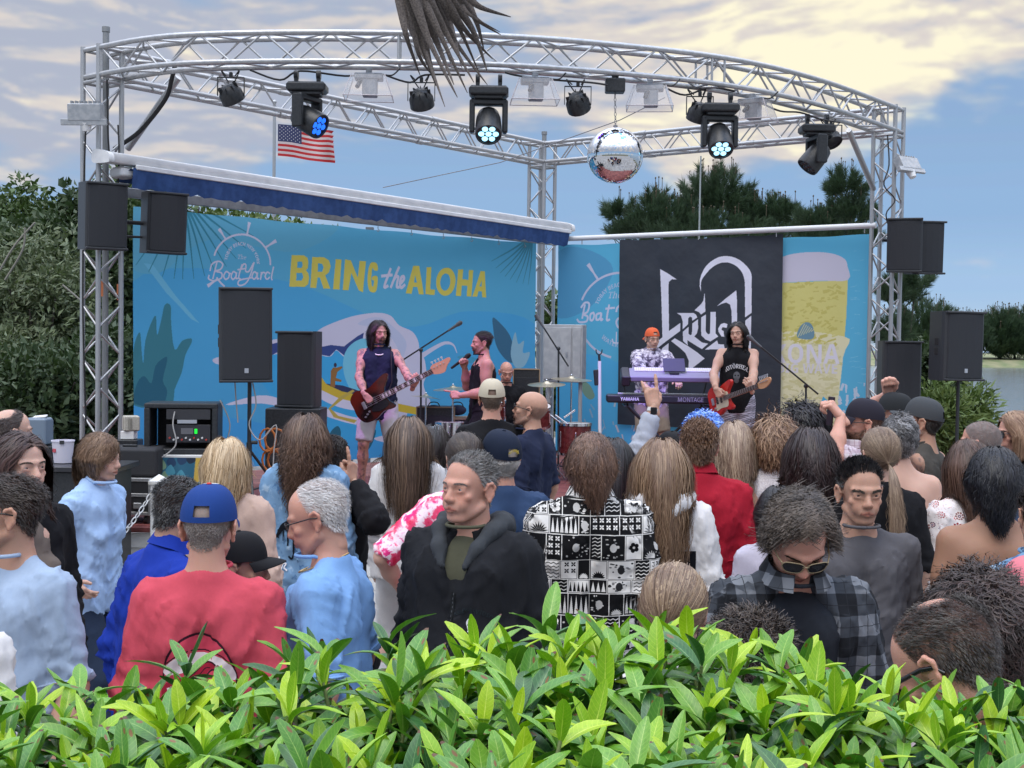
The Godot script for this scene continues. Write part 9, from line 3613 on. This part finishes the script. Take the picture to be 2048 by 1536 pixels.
func pine(label: String,base: Vector3,blobs: Array,size: float,seed_at: int,group: String)->void:
	var t:=thing("pine_tree",label,"tree",Vector3(base.x,0,base.z),group)
	var r:=RandomNumberGenerator.new()
	r.seed=seed_at
	if not tex_cache.has("tuft"):
		var k:=MB.new()
		for j in 110:
			var f:=r.randf()
			var a:=r.randf()*TAU
			var o:=Vector3(0,f*.42,0)
			var d:=(Vector3(sin(a),.55+f*1.3,cos(a))).normalized()
			var sd:=d.cross(Vector3(sin(a+1.3),.2,cos(a+1.3))).normalized()*.0085
			var sh:=r.randf_range(.7,1.25)
			k.col=Color(sh,sh,sh*.95)
			var nn:=sd.cross(d).normalized()
			k.t3(k.vert(o-sd,nn),k.vert(o+sd,nn),k.vert(o+d*.26*r.randf_range(.8,1.15),nn))
		k.col=Color(1.4,1.0,.7)
		k.rod(Vector3(0,-.25,0),Vector3(0,.42,0),.014,5,.010)
		tex_cache["tuft"]=k.mesh()
		var c:=MB.new()
		c.col=Color(1.5,1.15,.9)
		c.rod(Vector3(0,.36,0),Vector3(0,.66,0),.013,5,.010)
		c.ball(Vector3(0,.68,0),Vector3(.026,.035,.026),5,6)
		tex_cache["candle"]=c.mesh()
	var xs:=[]
	var cs:=[]
	var tops:=[]
	for b in blobs:
		var c: Vector3=b[0]
		var rad: Vector3=b[1]
		tops.append(c-Vector3(base.x,0,base.z)-Vector3(0,rad.y*.3,0))
		for j in int(b[2]*1.7):
			var d:=Vector3(r.randfn(),absf(r.randfn())*.9-.25,r.randfn()).normalized()
			var p:=c+d*rad*pow(r.randf(),.35)
			var up:=(d*.75+Vector3(0,.8,0)+Vector3(r.randf_range(-.3,.3),0,r.randf_range(-.3,.3))).normalized()
			var x:=up.cross(Vector3.FORWARD).normalized()
			var bs:=Basis(x,up,x.cross(up)).rotated(up,r.randf()*TAU).scaled(Vector3.ONE*size*r.randf_range(.8,1.25))
			var xf:=Transform3D(bs,p-Vector3(base.x,0,base.z))
			xs.append(xf)
			if d.y>.35 and p.y>c.y+rad.y*.45:
				cs.append(Transform3D(Basis(x,Vector3.UP,x.cross(Vector3.UP)).scaled(Vector3.ONE*size*r.randf_range(.7,1.2)),xf.origin))
	trunk(t,Vector3(0,base.y,0),tops,.10*size,seed_at)
	scatter(t,"crown",tex_cache["tuft"],leafy("pine",Color(.055,.095,.05)),xs)
	if cs.size():
		scatter(t,"new_shoots",tex_cache["candle"],leafy("candle",Color(.10,.075,.05)),cs)
func make_trees()->void:
	var sil:=Color(.14,.175,.095)
	var deep:=Color(.055,.088,.038)
	var mid:=Color(.085,.135,.045)
	var G:=func(px: float,py: float,d: float,rx: float,ry: float)->Array: return [at(px,py,d),Vector3(rx,ry,rx*.9)]
	for q in [["silver green shrub filling the gap left of the left tower",70,640,17.0,1.15,1.35,330,"silver",sil,.10,.17],["dark leafy tree behind the left tower, under the flown speaker",170,560,19.5,1.35,1.55,360,"deep",deep,.11,.3],
			["loose twiggy tree reaching highest at the far left",55,470,20.5,1.0,.95,110,"mid",mid,.10,.3],["dark tree cut off by the left edge above the sunglasses man",-20,600,18.5,1.1,1.5,280,"deep",deep,.11,.3],
			["bushy green tree between the two flown speakers",285,470,20.0,1.1,1.2,260,"mid",mid,.10,.3],["green treetop showing over the banner, left of the flag",440,500,21.0,1.2,.75,240,"bright",Color(.12,.175,.05),.10,.3],
			["green treetop showing over the banner below the flag",560,515,22.0,1.1,.65,200,"bright",Color(.12,.175,.05),.10,.3],["small treetop over the banner near the grey posts",655,520,23.0,.7,.55,110,"bright",Color(.12,.175,.05),.10,.3],
			["low dark shrub behind the bar counter",120,800,15.2,1.0,.8,230,"deep",deep,.10,.25],["pale green shrub low at the left edge",20,760,16.0,.9,.85,220,"silver",sil,.10,.17],["dark undergrowth shrub between left tower and banner",230,780,15.8,.85,.95,230,"deep",deep,.10,.25],
			["thin leafy twig shrub in the gap between the two banners",1106,650,19.5,.18,.5,26,"mid",mid,.09,.3],["shrub half hidden behind the grey cabinet",1095,800,18.0,.4,.5,60,"bright",Color(.12,.175,.05),.09,.3],
			["tall willow-like shrub left of the right speaker pole",1880,870,14.4,.36,.62,120,"lime",Color(.14,.20,.06),.11,.13],["willow-like shrub right of the right speaker pole",1938,865,14.9,.30,.66,90,"lime",Color(.14,.20,.06),.11,.13],["dark hanging shrub behind the right dark speaker",1868,745,16.5,.35,.45,60,"deep",deep,.10,.25]]:
		var g: Array=G.call(q[1],q[2],q[3],q[4],q[5])
		broadleaf(q[0],g[0],g[1],int(q[6]*1.5),q[7],q[8],q[9],q[10],int(q[1])+500,"shrub" if (q[0] as String).contains("shrub") else "tree")
	# bare twigs at the left
	var tw:=thing("bare_branch","pale bare branches in front of the silver green shrub","branch")
	for q in [[[0,540],[30,490],[70,445]],[[10,560],[45,500],[50,455]],[[60,740],[110,720],[150,745]],[[110,780],[140,768],[165,760]],[[125,570],[160,600],[175,620]]]:
		var p:=[]
		for w in q:
			p.append(at(w[0],w[1],15.4))
		wire(curve(p,5),.012,"twig",mat("twig",Color(.20,.19,.16),.9),tw)
	var P:=func(px: float,py: float,d: float,w: float,h: float,n: int)->Array: return [at(px,py,d),Vector3(w,h,w*.8)*d/FPX,n]
	pine("large dark pine crown rising above the black banner",at(1440,700,24.0)*Vector3(1,0,1),[P.call(1435,420,24.0,70,70,110),P.call(1330,455,24.0,80,40,80),P.call(1240,435,24.2,22,20,16),P.call(1265,475,24.2,45,26,34),P.call(1540,450,24.0,70,40,80),P.call(1440,480,23.8,160,34,120),P.call(1310,410,24.1,24,18,14)],.52,71,"pines behind the right banner")
	pine("smaller pine crown left of the right tower",at(1690,700,23.0)*Vector3(1,0,1),[P.call(1695,385,23.0,34,34,34),P.call(1700,440,23.0,48,34,54),P.call(1640,455,23.0,40,24,34),P.call(1680,490,23.0,80,30,60)],.50,72,"pines behind the right banner")
	pine("pine branches sticking out right of the right tower",at(1790,700,20.0)*Vector3(1,0,1),[P.call(1800,600,20.0,36,26,36),P.call(1830,575,20.0,22,22,16),P.call(1790,680,20.0,30,40,30)],.5,73,"pines behind the right banner")
	var far:=[["rounded pine on the far shore, left of the right speaker",1850,655,60,44],["dark pine on the far shore behind the right speaker",1925,680,60,40],["far shore pine just right of the right speaker",2000,672,44,44],["far shore pine cut off by the right edge",2062,672,50,46],["low far shore pine between the speaker and edge pines",2030,695,40,28]]
	for q in far:
		var c:=at(q[1],q[2],215.0)
		pine(q[0],Vector3(c.x,.3,c.z),[[c,Vector3(q[3],q[4],q[3])*215.0/FPX,90],[c-Vector3(0,q[4]*.5*215.0/FPX,0),Vector3(q[3]*1.15,q[4]*.6,q[3])*215.0/FPX,70]],3.4,80+int(q[1]),"pines on the far shore")
# hedge nearest the camera
func leaf_mesh(bend: float,fold: float,narrow: float,twist: float)->ArrayMesh:
	var k:=MB.new()
	var nu:=4
	var nv:=6
	for v in nv+1:
		var t:=float(v)/nv
		var w:=narrow*pow(sin(PI*pow(t*.955+.02,1.12)),.62)
		if v==nv:
			w=narrow*.16
		for u in nu+1:
			var s:=float(u)/nu*2.0-1.0
			var z:=-bend*t*t+absf(s)*w*fold
			var a:=twist*t
			var p:=Vector3(s*w*cos(a),t*(1.0-.18*absf(bend)*t),z+s*w*sin(a))
			k.vert(p,Vector3(0,0,1),Vector2(float(u)/nu,1.0-t))
	for v in nv:
		for u in nu:
			var a0:=v*(nu+1)+u
			k.q4(a0,a0+1,a0+nu+2,a0+nu+1)
	return smooth(k)
func leaf_print(base: Color,rib: Color,dark: Color,tip: bool,seed_at: int)->ImageTexture:
	var w:=64
	var h:=160
	var k:=Ink.new(w,h,base)
	var r:=RandomNumberGenerator.new()
	r.seed=seed_at
	for j in 90:
		var o:=Vector2(r.randf()*w,r.randf()*h)
		k.disc(o,Vector2(r.randf_range(2,7),r.randf_range(2,9)),base.lerp(dark,r.randf()*.45),8)
	for j in 11:
		var y:=14.0+j*13.0
		for s: int in [-1,1]:
			k.line(curve2([Vector2(32,y+8),Vector2(32+s*14,y),Vector2(32+s*30,y-12)],4),1.6,base.lerp(rib,.35))
	k.line(PackedVector2Array([Vector2(32,0),Vector2(32,h)]),2.4,rib,3.6)
	k.line(PackedVector2Array([Vector2(1,0),Vector2(1,h)]),2.0,base.lerp(rib,.55))
	k.line(PackedVector2Array([Vector2(w-1,0),Vector2(w-1,h)]),2.0,base.lerp(rib,.55))
	if tip:
		k.im.fill_rect(Rect2i(0,0,w,7),Color8(92,58,34))
		k.disc(Vector2(50,40),Vector2(7,10),Color8(120,84,44),9)
	return k.tex()
func hedge_leaf_mat(key: String,base: Color,rib: Color,dark: Color,tip: bool,through: Color)->StandardMaterial3D:
	var m:=StandardMaterial3D.new()
	m.resource_name=key
	m.albedo_texture=leaf_print(base,rib,dark,tip,hash(key) % 1000)
	m.texture_repeat=false
	m.roughness=.36
	m.backlight_enabled=true
	m.backlight=through
	return m
func make_hedge()->void:
	var t:=thing("hedge","glossy green leafy hedge across the bottom with yellow-green new tips","hedge")
	var r:=RandomNumberGenerator.new()
	r.seed=77
	var fresh:=[hedge_leaf_mat("leaf_new",Color8(164,194,36),Color8(208,222,96),Color8(132,168,26),false,Color(.5,.6,.15)),hedge_leaf_mat("leaf_new_b",Color8(138,180,38),Color8(196,214,92),Color8(108,152,30),false,Color(.45,.55,.15))]
	var middle:=[hedge_leaf_mat("leaf_mid",Color8(96,146,40),Color8(156,184,84),Color8(70,116,30),false,Color(.35,.45,.12)),hedge_leaf_mat("leaf_mid_b",Color8(80,132,46),Color8(140,174,88),Color8(58,104,34),true,Color(.3,.4,.12)),hedge_leaf_mat("leaf_mid_c",Color8(108,156,50),Color8(164,192,100),Color8(80,126,38),false,Color(.35,.45,.12))]
	var old:=[hedge_leaf_mat("leaf_old",Color8(48,90,38),Color8(104,140,78),Color8(34,70,30),false,Color(.2,.28,.08)),hedge_leaf_mat("leaf_old_b",Color8(60,106,56),Color8(116,152,96),Color8(42,82,40),true,Color(.2,.28,.08))]
	var shapes:=[leaf_mesh(.18,.40,.135,.1),leaf_mesh(.42,.30,.15,-.25),leaf_mesh(.30,.50,.125,.35),leaf_mesh(.60,.35,.14,.1),leaf_mesh(-.10,.55,.13,-.3),leaf_mesh(.26,.15,.165,.0),leaf_mesh(.75,.45,.13,.5)]
	var tube:=mat("stem_green",Color(.16,.20,.07),.6)
	var leaves:=[]
	# shoots: where each whorl of leaves stands
	var spots:=[]
	var d:=1.30
	while d<2.16:
		var half:=d*.46
		var x:=-half
		while x<half:
			spots.append(Vector2(x+r.randf_range(-.03,.03),d+r.randf_range(-.03,.03)))
			x+=.064
		d+=.066
	for q: Vector2 in spots:
		var px:=q.x/q.y*FPX+1024.0
		# outline of the hedge top as seen: lower at the left,higher in the middle and right
		var crest:=1.502+.085*sin(clampf((px-480.0)/1350.0,.0,1.0)*PI)+.035*noise.get_noise_2d(q.x*3.0,q.y*3.0)
		var slope:=(q.y-1.6)*.05
		var y:=crest+slope+r.randf_range(-.055,.035)
		if px<260.0:
			y-=.03
		if absf(px-720.0)<60.0:
			y-=.03
		var top:=Vector3(q.x,y,-q.y)
		var lean:=Vector3(r.randf_range(-.25,.25),1,r.randf_range(-.2,.3)).normalized()
		var young:=r.randf()<.62
		var n:=r.randi_range(6,9)
		var ph:=r.randf()*TAU
		for j in n:
			var f:=float(j)/n
			var az:=ph+j*2.4
			var el:=lerpf(1.38,.42,f)+r.randf_range(-.15,.15)
			if not young:
				el-=.2
			leaves.append([top-lean*f*.035,az,el,r.randf_range(.066,.108)*(.72 if young and j<2 else 1.0),lean,(0 if j<4 and r.randf()<.85 else 1) if young else (1 if j<5 and r.randf()<.75 else 2)])
		for ring in 3:
			for j in 5:
				leaves.append([top-lean*(.065+ring*.055)+Vector3(r.randf_range(-.012,.012),0,r.randf_range(-.012,.012)),r.randf()*TAU,r.randf_range(-.25,.65),r.randf_range(.085,.125),lean,1 if ring==0 and r.randf()<.6 else 2])
		var k:=MB.new()
		k.tube(curve([top,top-lean*.12,top-lean*.2+Vector3(0,-.2,0)],3),PackedFloat32Array([.0025,.003,.003,.0035,.004,.0045,.005]),5)
		put(k.mesh(),"stem",tube,t)
	# the 300 that show largest are leaves of their own
	var rank:=[]
	for j in leaves.size():
		var p: Vector3=leaves[j][0]
		var sx:=p.x/-p.z*FPX+1024.0
		var sy:=684.0+(CAM_Y-p.y)/-p.z*FPX
		var vis:=1.0 if sx>-60.0 and sx<2108.0 and sy<1600.0 else .0
		rank.append([vis*(leaves[j][3]/-p.z)*(1.0+maxf(.0,(p.y-1.50)*5.0)),j])
	rank.sort_custom(func(a: Array,b: Array)->bool: return a[0]>b[0])
	var bulk:={}
	for o in rank.size():
		var L: Array=leaves[rank[o][1]]
		var lean: Vector3=L[4]
		var side:=Vector3(sin(L[1]),0,cos(L[1]))
		side=(side-lean*side.dot(lean)).normalized()
		var y:=side*cos(L[2])+lean*sin(L[2])
		var z:=lean*cos(L[2])-side*sin(L[2])
		var x:=y.cross(z)
		var bs:=Basis(x,y,z).scaled(Vector3.ONE*L[3]) if false else Basis(x*L[3],y*L[3],z*L[3])
		var xf:=Transform3D(bs,L[0])
		var pool: Array=[fresh,middle,old][L[5]]
		var id: int=rank[o][1]
		var m: Material=pool[id % pool.size()]
		var s:=id % shapes.size()
		if o<300:
			put(shapes[s],"leaf",m,t,xf)
		else:
			var key:=[s,m]
			if not bulk.has(key):
				bulk[key]=[]
			bulk[key].append(xf)
	for key in bulk:
		scatter(t,"foliage",shapes[key[0]],key[1],bulk[key])
	# woody inside of the hedge
	for j in 60:
		var x:=r.randf_range(-.9,.9)
		var z:=r.randf_range(-2.12,-1.3)
		rod(Vector3(x,.0,z),Vector3(x+r.randf_range(-.08,.08),r.randf_range(1.25,1.45),z+r.randf_range(-.08,.08)),.008,"branch",bark(),t)
# dry palm frond hanging in from above
func make_frond()->void:
	var t:=thing("palm_frond","dry grey palm frond hanging down in front of the truss","palm frond")
	var m:=mottle("dry_palm",Color(.055,.045,.04),Color(.12,.10,.088),.05,9.0,.9,.1)
	var r:=RandomNumberGenerator.new()
	r.seed=15
	var D:=4.2
	# blades: root pixel,bend,tip
	var list:=[[790,-40,815,80,840,150],[800,-40,842,90,872,172],[806,-40,850,100,890,214],[815,-40,862,90,915,195],[822,-40,880,100,908,170],[830,-40,890,90,935,186],[838,-40,900,80,948,165],[846,-40,915,90,975,170],[856,-40,925,70,960,150],[870,-40,930,60,985,118],[880,-40,950,70,975,145],[893,-40,955,40,1002,70],[905,-40,962,15,1022,34],[915,-40,955,50,968,100],[860,-40,905,60,925,140],[798,-40,822,60,848,118],[812,-40,838,110,862,148],[900,-40,940,30,1000,64],[830,-40,862,130,884,196],[848,-40,880,60,902,128]]
	for q in list:
		var dd:=D+r.randf_range(-.12,.12)
		var a:=at(q[0],q[1],dd)
		var b:=at(q[2],q[3],dd+r.randf_range(-.08,.08))
		var c:=at(q[4],q[5],dd+r.randf_range(-.15,.15))
		var p:=curve([a,a.lerp(b,.55)+(b-a.lerp(c,.5))*.15,b,c],5)
		var k:=MB.new()
		var n:=p.size()
		var w0:=r.randf_range(.010,.017)
		for j in n:
			var f:=float(j)/(n-1)
			var tg:=(p[mini(j+1,n-1)]-p[maxi(j-1,0)]).normalized()
			var sd:=tg.cross(Vector3(.3,.1,1)).normalized().rotated(tg,r.randf_range(-.12,.12)+f*.8)
			var nn:=sd.cross(tg)
			var w:=w0*(1.0-.92*pow(f,1.6))
			k.vert(p[j]-sd*w,nn-sd)
			k.vert(p[j]+nn*w*.5,nn)
			k.vert(p[j]+sd*w,nn+sd)
		for j in n-1:
			k.q4(j*3,j*3+1,j*3+4,j*3+3)
			k.q4(j*3+1,j*3+2,j*3+5,j*3+4)
		put(k.mesh(),"blade",m,t)
	wire(curve([at(850,-30,D),at(830,-160,D),at(760,-420,D+.3)],6),.02,"stalk",m,t)
